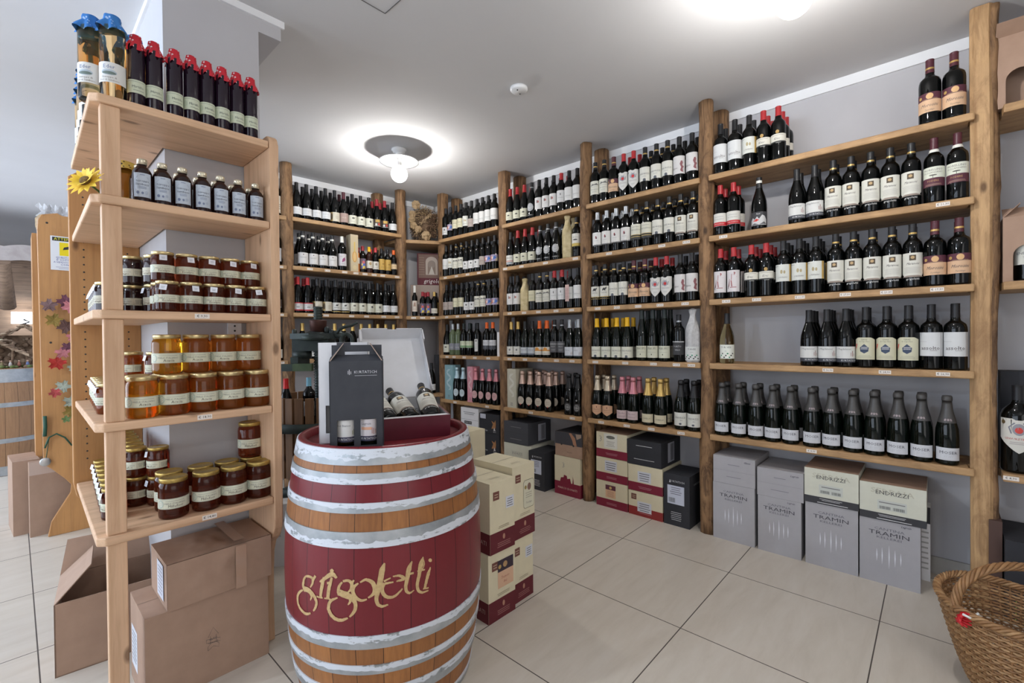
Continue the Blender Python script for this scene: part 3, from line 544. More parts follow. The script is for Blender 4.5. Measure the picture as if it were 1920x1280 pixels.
ty('crf', 'SM', 'k', 'dr', [(.030, .095, 76, (.12, .08, .10), [('p', [(-.02, .01), (-.01, .06), (.005, .09), (.015, .05), (.02, .02)], (.08, .14, .45)), ('e', .002, .062, .012, .014, (.60, .12, .06)), ('p', [(-.01, 0), (.018, .01), (.014, .03), (-.006, .026)], (.65, .5, .08)), ('e', -.012, .04, .006, .012, (.6, .5, .1))], None)], 'red-capped bottle with jester label')
ty('grn', 'BD', 'pale', 's', [(.050, .062, 78, (.22, .23, .26), [('g', -.03, .03, .02, .03, 1, (.5, .5, .5))], None)], 'green bottle with grey label')
ty('lgr', 'BD', 'k', 'gn', [(.072, .062, 80, (.58, .62, .46), [('r', -.05, .002, .05, .020, (.20, .34, .18)), ('t', 'LUGANA', 0, .044, .010, (.2, .2, .12))], None)], 'bottle with pale-green label')
ty('thn', 'BD', 'k', 'k', [(.040, .110, 26, (.60, .60, .58), [('r', -.008, .09, .008, .10, (.1, .1, .1)), ('g', -.012, .012, .02, .07, 6, (.4, .4, .4))], None)], 'bottle with narrow upright label')
ty('orc', 'BD', 'k', 'o', [(.060, .082, 78, (.56, .57, .60), [('r', -.05, 0, .05, .034, (.07, .075, .09)), ('t', 'MUTUS', 0, .056, .012, (.15, .15, .18))], None)], 'orange-capped bottle with grey label')
ty('blk', 'BU', 'k', 'k', [(.030, .060, 76, (.66, .67, .68), [('g', -.03, .03, .034, .042, 1, (.45, .45, .45)), ('g', -.016, .016, .012, .018, 1, (.5, .5, .5))], None)], 'black bottle with white label')
ty('blc', 'BU', 'k', 'k', [(.026, .075, 76, (.62, .62, .52), [('e', .004, .05, .012, .008, (.12, .12, .1)), ('g', -.02, .02, .016, .026, 2, (.35, .35, .3))], None)], 'bottle with sage-cream label')
ty('bgo', 'BU', 'k', 'k', [(.022, .078, 76, (.60, .56, .46), [('r', -.052, 0, -.02, .078, (.45, .33, .14)), ('e', -.03, .04, .010, .028, (.1, .07, .04)), ('g', 0, .03, .02, .05, 3, (.35, .3, .25))], None)], 'bottle with gold-figure label')
ty('bpk', 'BU', 'k', 'p', [(.026, .080, 76, (.36, .26, .23), [('t', 'HILA', 0, .04, .018, (.55, .45, .38))], None)], 'bottle with dusty-brown label')
ty('rdk', 'BU', 'k', 'dr', [(.040, .066, 66, (.06, .045, .04), [('r', -.02, .038, .02, .062, (.50, .32, .08)), ('e', -.014, .018, .010, .010, (.6, .58, .55)), ('e', .012, .020, .010, .012, (.55, .07, .05)), ('r', -.03, .002, .03, .006, (.5, .5, .5))], None)], 'red-capped bottle with colourful label')
ty('wht', 'BU', 'k', 'd', [(.026, .090, 80, (.64, .63, .62), [('e', 0, .074, .004, .005, (.15, .1, .1)), ('g', -.028, .028, .044, .058, 2, (.3, .3, .3)), ('r', -.055, .0, .055, .004, (.4, .38, .36))], None)], 'dark bottle with large label', ('w', .246))
ty('lil', 'BD', 'k', 'w', [(.040, .105, 80, (.60, .58, .60), [('p', [(-.01, .03), (-.004, .06), (.014, .075), (.02, .05), (.01, .04)], (.25, .05, .14)), ('g', -.03, .0, .075, .085, 1, (.4, .4, .4)), ('g', -.02, .02, .012, .02, 1, (.3, .3, .3))], None)], 'bottle with purple-motif label')
ty('amb', 'SM', 'amber', 'y', [(.075, .052, 76, (.66, .62, .55), [('r', -.008, .03, .008, .042, (.2, .1, .08)), ('g', -.02, .02, .012, .02, 1, (.4, .35, .3))], None)], 'amber bottle with yellow cap')
ty('gdc', 'SM', 'b', 'y', [(.045, .066, 76, (.64, .60, .52), [('e', 0, .04, .012, .014, (.4, .28, .14)), ('g', -.02, .02, .012, .02, 1, (.4, .35, .3))], None)], 'yellow-capped bottle with cream label')
ty('rcs', 'SM', 'k', 'r', [(.040, .070, 76, (.64, .62, .56), [('e', 0, .045, .010, .012, (.3, .25, .2)), ('g', -.02, .02, .012, .02, 1, (.4, .35, .3))], None)], 'slim red-capped bottle, cream label')
ty('gdl', 'SM', 'k', 'k', [(.040, .100, 84, (.52, .33, .08), [('e', .006, .055, .010, .006, (.3, .17, .04)), ('g', -.02, .02, .02, .03, 1, (.3, .2, .06))], None)], 'slim bottle with gold label')
ty('osm', 'SM', 'k', 'o', [(.058, .055, 76, (.64, .50, .30), [('r', -.04, .045, .04, .055, (.1, .08, .06)), ('t', 'ASOLA', 0, .026, .010, (.3, .1, .05))], None)], 'small orange-capped bottle')
ty('rwb', 'BU', 'k', 'r', [(.018, .066, 78, (.64, .63, .62), [('r', -.055, 0, .055, .010, (.45, .03, .04)), ('r', -.055, .058, .055, .066, (.45, .03, .04)), ('e', 0, .030, .014, .008, (.35, .35, .35)), ('g', -.03, .03, .042, .05, 1, (.35, .35, .35))], None)], 'red-capped bottle with red-edged label')
ty('dog', 'BU', 'k', 'd', [(.032, .064, 78, (.64, .64, .60), [('p', [(-.01, .036), (-.002, .05), (.006, .046), (.014, .056), (.012, .04), (.004, .034)], (.06, .06, .06)), ('g', -.03, .03, .016, .026, 1, (.2, .2, .2)), ('r', -.05, -.016, .05, -.010, GLD)], None)], 'bottle with black animal label')
ty('sag', 'BU', 'k', 'd', [(.022, .078, 78, (.60, .60, .50), [('e', .008, .048, .009, .011, (.1, .1, .1)), ('g', -.025, .02, .014, .026, 2, (.35, .35, .3))], None)], 'bottle with sage crest label')
ty('orn', 'BD', 'k', 'k', [(.020, .135, 80, (.60, .55, .46), [('r', -.052, .03, .052, .034, (.3, .26, .2)), ('r', -.052, .05, .052, .054, (.3, .26, .2)), ('r', -.02, .075, .02, .118, (.06, .05, .05)), ('r', -.052, .066, .052, .070, (.3, .26, .2))], None)], 'bottle with vintage striped label', ('dr', .245))
ty('bzz', 'BD', 'k', 'k', [(.030, .105, 80, (.55, .56, .58), [('r', -.02, .01, .02, .07, (.25, .25, .27)), ('g', -.03, .03, .08, .095, 2, (.2, .2, .2))], None)], 'bottle with grey-white label', ('w', .235))
ty('wcp', 'TN', 'k', 'w', [(.045, .105, 74, (.62, .54, .46), [('p', [(-.01, .05), (0, .09), (.01, .085), (.012, .05)], (.35, .22, .16)), ('g', -.02, .02, .015, .03, 2, (.4, .3, .26))], None)], 'thin white-capped bottle')
ty('sgc', 'SM', 'k', 'g', [(.028, .048, 78, (.64, .60, .52), [script('Fatto a gro', 0, .024, .012)], None)], 'small gold-capped bottle, low label')
ty('mag', 'MG', 'k', 'k', [(.085, .145, 72, (.66, .64, .58), [('e', 0, .100, .020, .025, (.30, .30, .33)), ('e', 0, .097, .012, .013, (.60, .06, .05)), ('k', [(-.022, .082), (-.030, .108), (-.012, .128)], .005, (.22, .22, .26)), ('k', [(.022, .082), (.030, .108), (.012, .128)], .005, (.22, .22, .26)), ('t', 'GEWURZTRAMIN', 0, .060, .0115, (.45, .08, .07)), ('g', -.03, .03, .036, .05, 2, (.35, .3, .3)), ('e', -.050, .128, .008, .009, (.12, .08, .03)), ('k', [(-.055, .143), (.055, .143)], .0012, (.4, .1, .05))], 'shield')], 'magnum')
ty('kbi', 'BU', 'clear', 'k', [(.020, .018, 80, (.05, .05, .09), [('t', 'KURTATSCH', 0, .009, .011, (.8, .8, .8))], None), (.038, .060, 80, (.72, .72, .70), [('t', 'Pinot Bianco', -.012, .040, .0115, (.15, .15, .18)), ('k', [(.024, .008), (.024, .022)], .002, (.3, .3, .1)), ('k', [(.030, .006), (.030, .026)], .0022, (.3, .3, .1))], None)], 'white wine')
ty('kbr', 'BU', 'g', 'k', [(.020, .018, 80, (.05, .05, .09), [('t', 'KURTATSCH', 0, .009, .011, (.8, .8, .8))], None), (.038, .060, 80, (.70, .66, .68), [('t', 'Lagrein', -.010, .044, .0125, (.15, .15, .18)), ('r', -.030, .022, .010, .032, (.80, .45, .30)), ('k', [(.012, .008), (.012, .030)], .002, (.4, .1, .06)), ('k', [(.018, .006), (.018, .028)], .0022, (.4, .1, .06)), ('k', [(.025, .008), (.025, .024)], .002, (.4, .1, .06))], None)], 'red wine')
paperg = noisy('gold_tissue', (.50, .40, .20), (.66, .56, .34), 30, .45, .6); paperw = noisy('printed_tissue', (.60, .60, .60), (.45, .45, .46), 60, .7, .4)
BM = {}
def bottle_meshes(k):
    if k in BM: return BM[k]
    if k in ('wrg', 'wrw', 'wrs'):
        b = MB(); h = {'wrg': .33, 'wrw': .335, 'wrs': .27}[k]; m = paperw if k == 'wrw' else paperg; rows = []; sg = 20
        pr = [(.0, .0), (.038, .0), (.042, .01), (.043, .18), (.036, .22), (.022, .26), (.018, .29), (.026, .325), (.008, .335)]
        for r, z in pr:
            rows.append([(r*(1+.10*math.sin(5*j+z*40))*math.cos(2*PI*j/sg), r*(1+.10*math.sin(5*j+z*40))*math.sin(2*PI*j/sg), z*h/.335) for j in range(sg)])
        b.grid(rows, m, False, True); out = [('paper_wrap', b.mesh('paper_wrap'))]
        if k == 'wrw':
            P = [(0, 0), (.043, 0), (.0465, .01), (.0465, .2), (0, .2)]; l = MB(); xf = wrapx(P, .012)
            art(l, [('r', -.05, 0, .05, .085, (.66, .68, .66)), ('t', 'TURVÉE', 0, .068, .014, (.08, .08, .08)), ('g', -.012, .012, .048, .054, 1, (.3, .3, .3))]+[('e', -.042+.009*i, .012+.010*(i % 3), .005, .004, ((.05, .05, .05), (.05, .05, .05), (.03, .3, .15))[i % 3]) for i in range(10)], xf, .0004, .008)
            out.append(('label', l.mesh('label')))
        BM[k] = out; return out
    t = T[k]; P = PROF[t['shape']]; out = []
    b = MB(); b.lathe(P, GLASS[t['glass']], 22); out.append(('glass_body', b.mesh('glass_body')))
    z0 = CAPZ[t['shape']] if k != 'mos' else .188; c = MB(); m = CAPS[t['cap']]
    pr = [(prof_r(P, z)+.0007, z) for z in np.linspace(z0, P[-2][1]-.001, 8)]
    if t['shape'] == 'CH': pr = pr[:-1]+[(.0175, .283), (.0190, .289), (.0190, .300), (.0165, .309), (0, .311)]
    else: pr += [(pr[-1][0]+.0008, P[-1][1]+.001), (pr[-1][0]-.001, P[-1][1]+.003), (0, P[-1][1]+.003)]
    c.lathe(pr, m, 18); out.append(('capsule', c.mesh('capsule')))
    for (lz, lh, ha, pc, el, shp) in t['labels']:
        l = MB()
        hw = prof_r(P, lz+.01)*math.radians(ha); xf = wrapx(P, lz)
        if shp: art(l, [('cols', arcshape(hw, lh, shp), pc)], xf, .0002)
        else: art(l, [('r', -hw, 0, hw, lh, pc)], xf, .0002, .006)
        for i_, e in enumerate(el):
            art(l, [e], (lambda x, y, off, xf=xf, hw=hw: xf(max(-hw, min(hw, x)), y, off)), .0004+.00005*i_, .006)
        out.append(('label', l.mesh('label')))
    if t['band']:
        bz = t['band'][1]; hh = .008 if t['band'][0] != 'w' else .014; nb_ = MB()
        nb_.lathe([(prof_r(P, bz+q)+.0012, bz+q) for q in (0, hh)], CAPS[t['band'][0]], 18); out.append(('neck_band', nb_.mesh('neck_band')))
    BM[k] = out; return out
def put(k, x, y, z, rz, label, group, name='wine_bottle', cat='bottle', rot=None):
    if k.startswith('c_') or k == 'mos': name = 'sparkling_wine_bottle'
    if k[:2] == 'wr': name = 'wrapped_bottle'
    t = thing(name, label, cat, (x, y, z), rz, group, rot)
    for n, me in bottle_meshes(k): part(n, me, t)
    return t
STUFF = {}
def stuff_put(key, k, x, y, z, rz):
    mw = Matrix.Translation((x, y, z)) @ Matrix.Rotation(rz, 4, 'Z')
    s = STUFF.setdefault(key, MB())
    for n, me in bottle_meshes(k):
        if n == 'label' and me.name != 'label': pass
        b = len(s.v); s.v += [tuple(mw @ v.co) for v in me.vertices]; mm = [s.mi(m) for m in me.materials]
        for p in me.polygons: s.f.append(tuple(b+i for i in p.vertices)); s.m.append(mm[p.material_index]); s.s.append(p.use_smooth)
ORD = ['zeroth', '1st', '2nd', '3rd']+['%dth' % i for i in range(4, 30)]
SN = {'top': 'top shelf', 'second': '2nd shelf', 'third': '3rd shelf', 'fourth': '4th shelf', 'bottom': 'bottom shelf'}
WRAPD = {'wrg': 'bottle wrapped in gold tissue', 'wrs': 'bottle wrapped in gold tissue', 'wrw': 'bottle wrapped in printed paper'}
def radius(k): return .0475 if k in ('wrg', 'wrw', 'wrs') else max(r for r, z in PROF[T[k]['shape']])
def spread(pos, rad, lo=-99, hi=99):
    p = list(pos); sg = 1 if p[-1] > p[0] else -1
    for it in range(400):
        p = [min(hi-r, max(lo+r, q)) for q, r in zip(p, rad)]
        for i in range(len(p)-1):
            need = rad[i]+rad[i+1]+.0006; d = (p[i+1]-p[i])*sg
            if d < need: e_ = (need-d)/2*sg; p[i] -= e_; p[i+1] += e_
    return p
def fill_right(bay, sname, spec, indiv_back=True):
    nm = {'A': 'widest bay', 'B': 'bay left of widest', 'C': 'second bay from corner', 'D': 'bay beside corner', 'H': 'rightmost bay'}[bay]
    items = [(u, k, n) for k, us, n in spec for u in us]; items.sort()
    cnt = [0]*5; z = ZS[sname]+.0005
    YS = spread([at_x(u, 640, XF+.052)[1] for u, k, n in items], [radius(k) for u, k, n in items], R[bay][2]+(.034 if bay == 'A' else .042), R[bay][1]-.042)
    for (u, k, n), Y in zip(items, YS):
        X = XF+.052
        ang = math.degrees(math.atan2(Y, X))
        for j in range(n):
            x = X+.088*j; y = Y
            rz = math.radians(-90+ang*.42+random.uniform(-7, 7))
            d = WRAPD[k] if k in WRAPD else T[k]['desc']
            if j == 0 or indiv_back:
                cnt[j] += 1
                put(k, x, y, z, rz, '%s, %s from left, %s row, %s, %s' % (d, ORD[cnt[j]], ('front', 'second', 'third')[j], SN[sname], nm), 'bottles on the %s of the %s' % (SN[sname], nm))
            else: stuff_put('C', k, x, y, z, rz)
fill_right('A', 'top', [('ass', [1344.4, 1368.8], 2), ('ste', [1395], 2), ('ker', [1423.6, 1450.5], 3), ('hun', [1745, 1787.5], 1)])
fill_right('A', 'second', [('rbn', [1348.5, 1375.3], 2), ('mtn', [1424.5], 1), ('kur', [1495, 1528.5], 2), ('gri', [1563, 1596.3, 1632.9, 1669.4, 1708.8], 2), ('mor', [1751.5, 1795.4], 1)])
fill_right('A', 'third', [('pic', [1350.3, 1376.3], 2), ('ker', [1409.6, 1437.3], 3), ('ste', [1469.4, 1499.4, 1530.3], 3), ('gri', [1568.5, 1600.6, 1634.4, 1672.6, 1712.4], 2), ('hun', [1757, 1799.8], 2)])
fill_right('A', 'fourth', [('tur', [1363.4], 1), ('kur', [1519, 1552.6, 1586.5], 3), ('lep', [1625, 1662, 1703], 2), ('ass', [1741.7, 1789], 2)])
fill_right('A', 'bottom', [('mos', [1353.6, 1384.8, 1416.6, 1448.5, 1482.2, 1521.6, 1558.7, 1598.7, 1639, 1683.4, 1727.7], 2), ('mos', [1775.6], 1)])
fill_right('B', 'top', [('ske', [1116.5, 1134.3], 1), ('hun', [1152.4], 1), ('shi', [1170.4, 1190.5], 2), ('end', [1211.9, 1233.1, 1253.9], 2), ('fig', [1275.8, 1299.9], 2)])
fill_right('B', 'second', [('sil', [1122.2, 1139.5, 1157.2, 1175.4], 2), ('gnk', [1194.9, 1214.5], 2), ('end', [1234.9, 1256.8], 2), ('gri', [1278, 1301], 2)])
fill_right('B', 'third', [('hor', [1115.5, 1132.4], 2), ('end', [1149.5, 1168.4], 2), ('hun', [1187.7, 1208], 2), ('shi', [1228.3, 1249], 2), ('fig', [1276.6, 1298.4], 2)])
fill_right('B', 'fourth', [('yel', [1116.6, 1134.8, 1157.2, 1175.9], 2), ('flt', [1203.9, 1224.4, 1246.2], 2), ('dkl', [1273], 1), ('wrw', [1299], 1)])
fill_right('B', 'bottom', [('c_or', [1119.3, 1139], 2), ('c_pk', [1166.4, 1186.8], 2), ('c_gd', [1214.7, 1238.1], 2), ('c_en', [1277.5, 1300.5], 2)])
fill_right('C', 'top', [('bur', [953.3, 966.3, 980], 2), ('ova', [993], 1), ('sml', [1007, 1021.5, 1036.5], 2), ('plr', [1053.3], 2), ('pla', [1067.5, 1082.5], 1)], False)
fill_right('C', 'second', [('str', [953.3], 1), ('bur', [968.8, 983.3, 997.5], 2), ('ova', [1012.5, 1028, 1044.5], 2), ('wrg', [1066.3], 2), ('gbn', [1082.5], 1)], False)
fill_right('C', 'third', [('sml', [955.8, 968.8], 2), ('wrs', [983.5], 1), ('crm', [995.5], 1), ('ske', [1009.5, 1024.5], 2), ('plr', [1039.3, 1053], 2), ('tag', [1068.8], 1), ('pla', [1084.5], 2)], False)
fill_right('C', 'fourth', [('gca', [954.9, 968.6], 2), ('dbu', [981.2, 994.5], 2), ('oca', [1009.3, 1023.2], 2), ('dla', [1037.6, 1052.3], 1), ('sca', [1068, 1083.5], 2)], False)
fill_right('C', 'bottom', [('c_rg', [979, 993.8, 1010.2, 1029.2], 3), ('c_bk', [1066.6, 1083.4], 2)], False)
fill_right('D', 'top', [('lac', [835.8], 1), ('mul', [845], 1), ('crm', [854.3, 863.8], 2), ('ste', [874], 1), ('bei', [883.8], 2), ('pla', [894.8, 905.5, 916.3, 927.0], 2)], False)
fill_right('D', 'second', [('pla', [835.6], 1), ('ste', [845.5], 2), ('ske', [856, 866], 2), ('lac', [876, 886.3, 897.5], 2), ('bei', [908.3], 1), ('mul', [918.3, 928.8], 2)], False)
fill_right('D', 'third', [('bei', [837, 847], 2), ('crm', [857, 867], 2), ('lac', [877.3, 887.3], 2), ('ske', [898, 909.0], 2), ('mul', [919.0, 929], 2)], False)
fill_right('D', 'fourth', [('blc', [838.7], 1), ('grn', [849.5, 859.4], 1), ('lgr', [870.0, 881.1], 2), ('thn', [895.5], 1), ('orc', [913.2, 924.5], 1)], False)
fill_right('D', 'bottom', [('c_sv', [856.5, 868.2], 1), ('c_pr', [891.5, 904.3, 917.2, 930.0], 1)], False)
def fill_back(sname, spec, narrow=False):
    nm = 'narrow bay by honey' if narrow else 'back wall bay'
    items = [(u, k, n) for k, us, n in spec for u in us]; items.sort(); cnt = [0]*5; z = ZF[sname]+(.0005 if not narrow else -.0035)
    XS = spread([at_b(u, 640, Y0F+.055)[0] for u, k, n in items], [radius(k) for u, k, n in items], -9 if narrow else xg[0]+.040, xg[0]-.045 if narrow else xb[0]-.052)
    for (u, k, n), X_ in zip(items, XS):
        p = (X_, yb(X_, Y0F+.055))
        for j in range(n):
            x = p[0]+SL*.09*j; y = p[1]+.09*j; rz = RB+math.radians(-12+random.uniform(-6, 6))
            if j == 0:
                cnt[0] += 1
                put(k, x, y, z, rz, '%s, %s from left, front row, %s, %s' % (T[k]['desc'], ORD[cnt[0]], SN[sname], nm), 'bottles on the %s of the %s' % (SN[sname], nm))
            else: stuff_put('F', k, x, y, z, rz)
fill_back('top', [('blk', [567.1, 585.4, 604.1, 622.5], 2), ('bgo', [640.3], 2), ('bpk', [657.3], 2), ('blc', [674.5, 689.3], 2), ('sag', [704.8], 2), ('rdk', [719.9, 733.2], 2), ('blk', [745.5], 2)])
fill_back('second', [('wht', [570, 589.3], 2), ('wht', [607.7, 624], 2), ('lil', [643.3], 1), ('amb', [680], 1), ('crf', [691], 2), ('gdc', [702.7], 1), ('rcs', [714.6], 2), ('gdl', [726.0, 736.2], 2), ('osm', [748], 1)])
fill_back('third', [('rwb', [570.6, 589.9], 2), ('bgo', [612.1, 628.5], 2), ('dog', [646.3, 662], 2), ('blc', [677.4, 692.3], 2), ('sag', [707.1, 721], 2), ('blk', [734.7, 747.5], 2)])
fill_back('fourth', [('gca', [570, 585, 602, 640, 658, 681, 692, 703, 714, 725, 738], 1)])
fill_back('top', [('orn', [516.5, 528.5], 2)], True)
fill_back('second', [('bzz', [517.5, 531], 2)], True)
fill_back('third', [('rdk', [520, 534], 2)], True)
fill_back('fourth', [('gca', [518.5, 535], 2)], True)
tag(part('wine_bottles', STUFF['C']), 'back rows of bottles in the two bays right of the corner', 'bottles', None, 'stuff')
tag(part('wine_bottles', STUFF['F']), 'back rows of bottles in the back wall bays', 'bottles', None, 'stuff')
# corner bay bottles
def corner(u, dy, k, lab):
    n_ = Vector((-(cb-ca).y, (cb-ca).x)).normalized(); p0 = ca+n_*dy; q = ray(u, 640); s0 = (p0.x*n_.x+p0.y*n_.y)/(q[0]*n_.x+q[1]*n_.y)
    return put(k, q[0]*s0, q[1]*s0, 1.4165, math.radians(-45), lab, 'bottles in the corner bay')
corner(778.5, .05, 'wcp', 'thin white-capped bottle with figure label in the corner bay'); corner(793.5, .05, 'crf', 'left jester-label bottle in the front of the corner bay')
corner(803.8, .06, 'crf', 'right jester-label bottle in the front of the corner bay'); corner(815.2, .04, 'sgc', 'small gold-capped bottle with low cream label in the corner bay')
corner(798.5, .135, 'crf', 'red-capped bottle behind the jester-label bottles in the corner bay'); corner(818, .13, 'gdl', 'black bottle at the right end of the corner bay, behind')
n_ = Vector((-(cb-ca).y, (cb-ca).x)).normalized(); q = ray(808.5, 640); p0 = ca+n_*.06; s0 = (p0.x*n_.x+p0.y*n_.y)/(q[0]*n_.x+q[1]*n_.y)
put('blk', q[0]*s0, q[1]*s0, .6605, math.radians(-45), 'dark bottle with white label low in the corner bay behind the gift box', 'bottles in the corner bay')
t = put('mag', XF+.075, at_x(1908, 640, XF+.075)[1], ZS['bottom']+.0005, math.radians(-90), 'large magnum bottle with white shield label on the rightmost bay', None, 'magnum_bottle')
# clear bottle tag
tg = at_x(1064, 640, XF+.012)
t = thing('hanging_tag', 'long pink paper tag hanging on a bottle on the third shelf', 'tag', (XF+.012, tg[1], 1.47)); b = MB()
b.box(-.0008, -.017, 0, .0008, .017, .125, col((.58, .40, .37))); art(b, [('g', -.012, .012, .02, .10, 7, (.35, .2, .2))], lambda x, y, off: (-off-.001, -x, y)); part('card', b, t)
# ================================================================== CARTONS
def plain(key, c, rough=.7): return noisy('card_'+key, c, tuple(min(1, x*1.05) for x in c), 20, rough, .03)
GREY = plain('grey', (.38, .37, .385)); DARK = plain('dark', (.024, .025, .031)); CREAM = plain('cream', (.66, .60, .43)); CREAM2 = plain('pale_cream', (.62, .62, .52)); CHAR = plain('charcoal', (.060, .063, .075)); WHITE = plain('white', (.74, .74, .76))
LOGO = []
def carton(label, x, y, z, w_, d, h, rz, m, F=(), Rr=(), L=(), Tp=(), name='carton', cat='box', group=None, topm=None, seam=True):
    t = thing(name, label, cat, (x, y, z), rz, group)
    b = MB(); b.box(0, 0, 0, w_, d, h, m)
    art(b, list(F), lambda x, y, o: (x, -o, y), .0006); art(b, list(Rr), lambda x, y, o: (w_+o, x, y), .0006)
    art(b, list(L), lambda x, y, o: (-o, d-x, y), .0006)
    Tq = list(Tp)
    if topm: Tq = [('r', .001, .001, w_-.001, d-.001, topm)]+Tq
    if seam: Tq += [('r', 0, d/2-.0008, w_, d/2+.0008, (.08, .07, .06))]
    art(b, Tq, lambda x, y, o: (x, y, h+o), .0006)
    part('box_body', b, t); return t
RW = -PI/2; XB = 2.83
KBR = (.17, .10, .06)
def don(w_, h, s=.06, mar=MAR, dev=True):       # cream over maroon wine box front
    e = [('r', 0, 0, w_, s, mar), ('g', w_*.3, w_*.7, s*.25, s*.6, 2, (.42, .20, .22))]
    return e
def white_label(x0, y0, x1, y1, txt=None, n=3):
    e = [('r', x0, y0, x1, y1, (.62, .64, .70)), ('g', x0+.006, x1-.006, y0+.004, y1-.006, n, (.12, .12, .14))]
    return e
tram = lambda w_, h, hand: [('t', 'CANTINA', w_/2, h*.86, .017, (.14, .14, .16), 0, 1.5), ('t', 'TRAMIN', w_/2, h*.79, .027, (.06, .06, .07), 0, 1.55), ('t', 'KELLEREI', w_/2, h*.725, .015, (.14, .14, .16), 0, 1.6)] + \
    [('k', [(w_/2+dx, h*(.44-l)), (w_/2+dx+.0005, h*.44), (w_/2+dx, h*(.44+l))], [.0005, .0045, .0005], (.75, .76, .80)) for dx, l in ((-.046, .10), (-.026, .13), (0, .18), (.022, .13), (.043, .10))] + \
    ([('t', hand, w_*.78, h*.955, .014, (.03, .03, .05), .3, .9)] if hand else [])
tb = [('A', .986, .757, 0, .333, None), ('B', .742, .530, 0, .308, 'Lagrein'), ('C', .513, .287, 0, .325, None), ('D', .283, .055, 0, .306, 'Lagrein')]
desc = ('tall grey winery carton at left end under the widest bay', 'tall grey winery carton second from left with marker writing', 'tall grey winery carton third from left under the widest bay', 'tall grey winery carton at right end under the widest bay')
for (k, a, b_, z, h, hd), ds in zip(tb, desc):
    w_ = a-b_-.002
    carton(ds, XB, a, z, w_, .165, h, RW, GREY, tram(w_, h, hd), name='wine_carton', group='grey winery cartons on the floor')
flat = lambda w_, h, hd, n: [('r', 0, h*.48, w_, h*.485, (.2, .2, .2)), ('g', w_*.35, w_*.65, h*.68, h*.74, 1, (.2, .2, .22)), ('g', w_*.3, w_*.7, h*.24, h*.30, 1, (.2, .2, .22)), ('t', hd, w_*.82, h*.86, .015, (.03, .03, .05), .3, .9)]
carton('flat grey carton on the leftmost tall grey carton', XB, .984, .334, .228, .29, .160, RW, GREY, flat(.228, .16, 'Glauei', 0), name='wine_carton', group='flat cartons on the grey cartons')
carton('flat grey carton on the second tall grey carton', XB, .745, .309, .224, .29, .155, RW, GREY, flat(.224, .155, 'Lagrein', 0), name='wine_carton', group='flat cartons on the grey cartons')
def endbox(w_, h): return [('r', 0, 0, w_, h*.20, (.04, .04, .045)), ('t', 'ENDRIZZI', w_*.50, h*.76, .027, (.08, .08, .08), 0, 1.05), ('t', 'SERPAIA', w_*.5, h*.80, .034, (.50, .48, .38), 0, 1.3), ('t', 'ENDRIZZI', w_*.50, h*.76, .027, (.08, .08, .08), 0, 1.05), ('r', w_*.28, h*.30, w_*.72, h*.56, (.55, .57, .52)), ('g', w_*.30, w_*.70, h*.46, h*.54, 1, (.2, .2, .2)), ('bars', w_*.31, h*.32, w_*.48, h*.40), ('bars', w_*.52, h*.32, w_*.69, h*.40), ('g', w_*.28, w_*.72, h*.10, h*.17, 2, (.6, .6, .6)), ('g', w_*.22, w_*.84, h*.02, h*.07, 1, (.7, .7, .7))]
carton('cream carton with black base on the third grey carton', XB-.004, .516, .326, .230, .29, .180, RW, CREAM2, endbox(.23, .18), Rr=[('r', 0, 0, .29, .036, (.04, .04, .045))], topm=kraft, name='wine_carton', group='flat cartons on the grey cartons')
carton('cream carton with black base on the rightmost grey carton', XB-.004, .282, .307, .246, .29, .175, RW, CREAM2, endbox(.246, .175), Rr=[('r', 0, 0, .29, .035, (.04, .04, .045))], topm=kraft, name='wine_carton', group='flat cartons on the grey cartons')
carton('white and black carton standing behind the rightmost grey carton', XB+.17, .16, 0, .135, .09, .36, RW, WHITE, [('r', 0, .28, .135, .36, (.03, .03, .035)), ('g', .08, .13, .05, .25, 8, (.4, .4, .4))], name='wine_carton')
# under the third bay
def dbox(label, a, b_, z0, z1, F, x=XB, d=.30, m=CREAM, Rr=(), strip=MAR, topm=None):
    w_ = a-b_; h = z1-z0-.001
    e = ([('r', 0, 0, w_, .058, strip), ('g', w_*.3, w_*.7, .018, .036, 2, (.45, .22, .25))] if strip else [])+list(F)
    rr = ([('r', 0, 0, d, .058, strip)] if strip else [])+list(Rr)
    return carton(label, x, a, z0, w_, d, h, RW, m, e, rr, topm=topm, name='wine_carton', group='wine cartons under the wall shelves')
logo = lambda x, y, s: [('r', x, y, x+s, y+s, (.16, .06, .045)), ('g', x+s*.15, x+s*.85, y+s*.2, y+s*.8, 2, (.5, .38, .28))]
dbox('cream and maroon carton, top of three in the left stack under the third bay', 1.797, 1.553, .350, .526, [('t', '3', .035, .125, .06, (.35, .34, .28)), ('r', .062, .068, .168, .168, (.66, .66, .60)), ('r', .066, .072, .164, .164, (.70, .69, .62)), ('e', .115, .145, .035, .012, (.15, .15, .13)), ('g', .08, .15, .08, .12, 4, (.3, .28, .25))], topm=kraft)
dbox('cream and maroon carton, middle of three in the left stack under the third bay', 1.799, 1.553, .184, .348, white_label(.07, .072, .165, .145, n=4))
dbox('cream and maroon carton with peach label, bottom of the left stack', 1.800, 1.554, 0, .183, [('r', .075, .07, .155, .125, (.70, .45, .28)), ('r', .075, .125, .155, .158, (.12, .03, .05)), ('g', .085, .145, .075, .118, 5, (.4, .2, .15)), ('e', .115, .14, .010, .010, (.6, .45, .15))])
dbox('cream and maroon carton in the middle of the right stack under third bay', 1.547, 1.303, .165, .340, white_label(.07, .065, .165, .135, n=4))
dbox('cream and brick red carton at the bottom of the right stack', 1.545, 1.303, 0, .163, logo(.02, .105, .038)+white_label(.065, .03, .165, .098, n=4), strip=(.26, .025, .025))
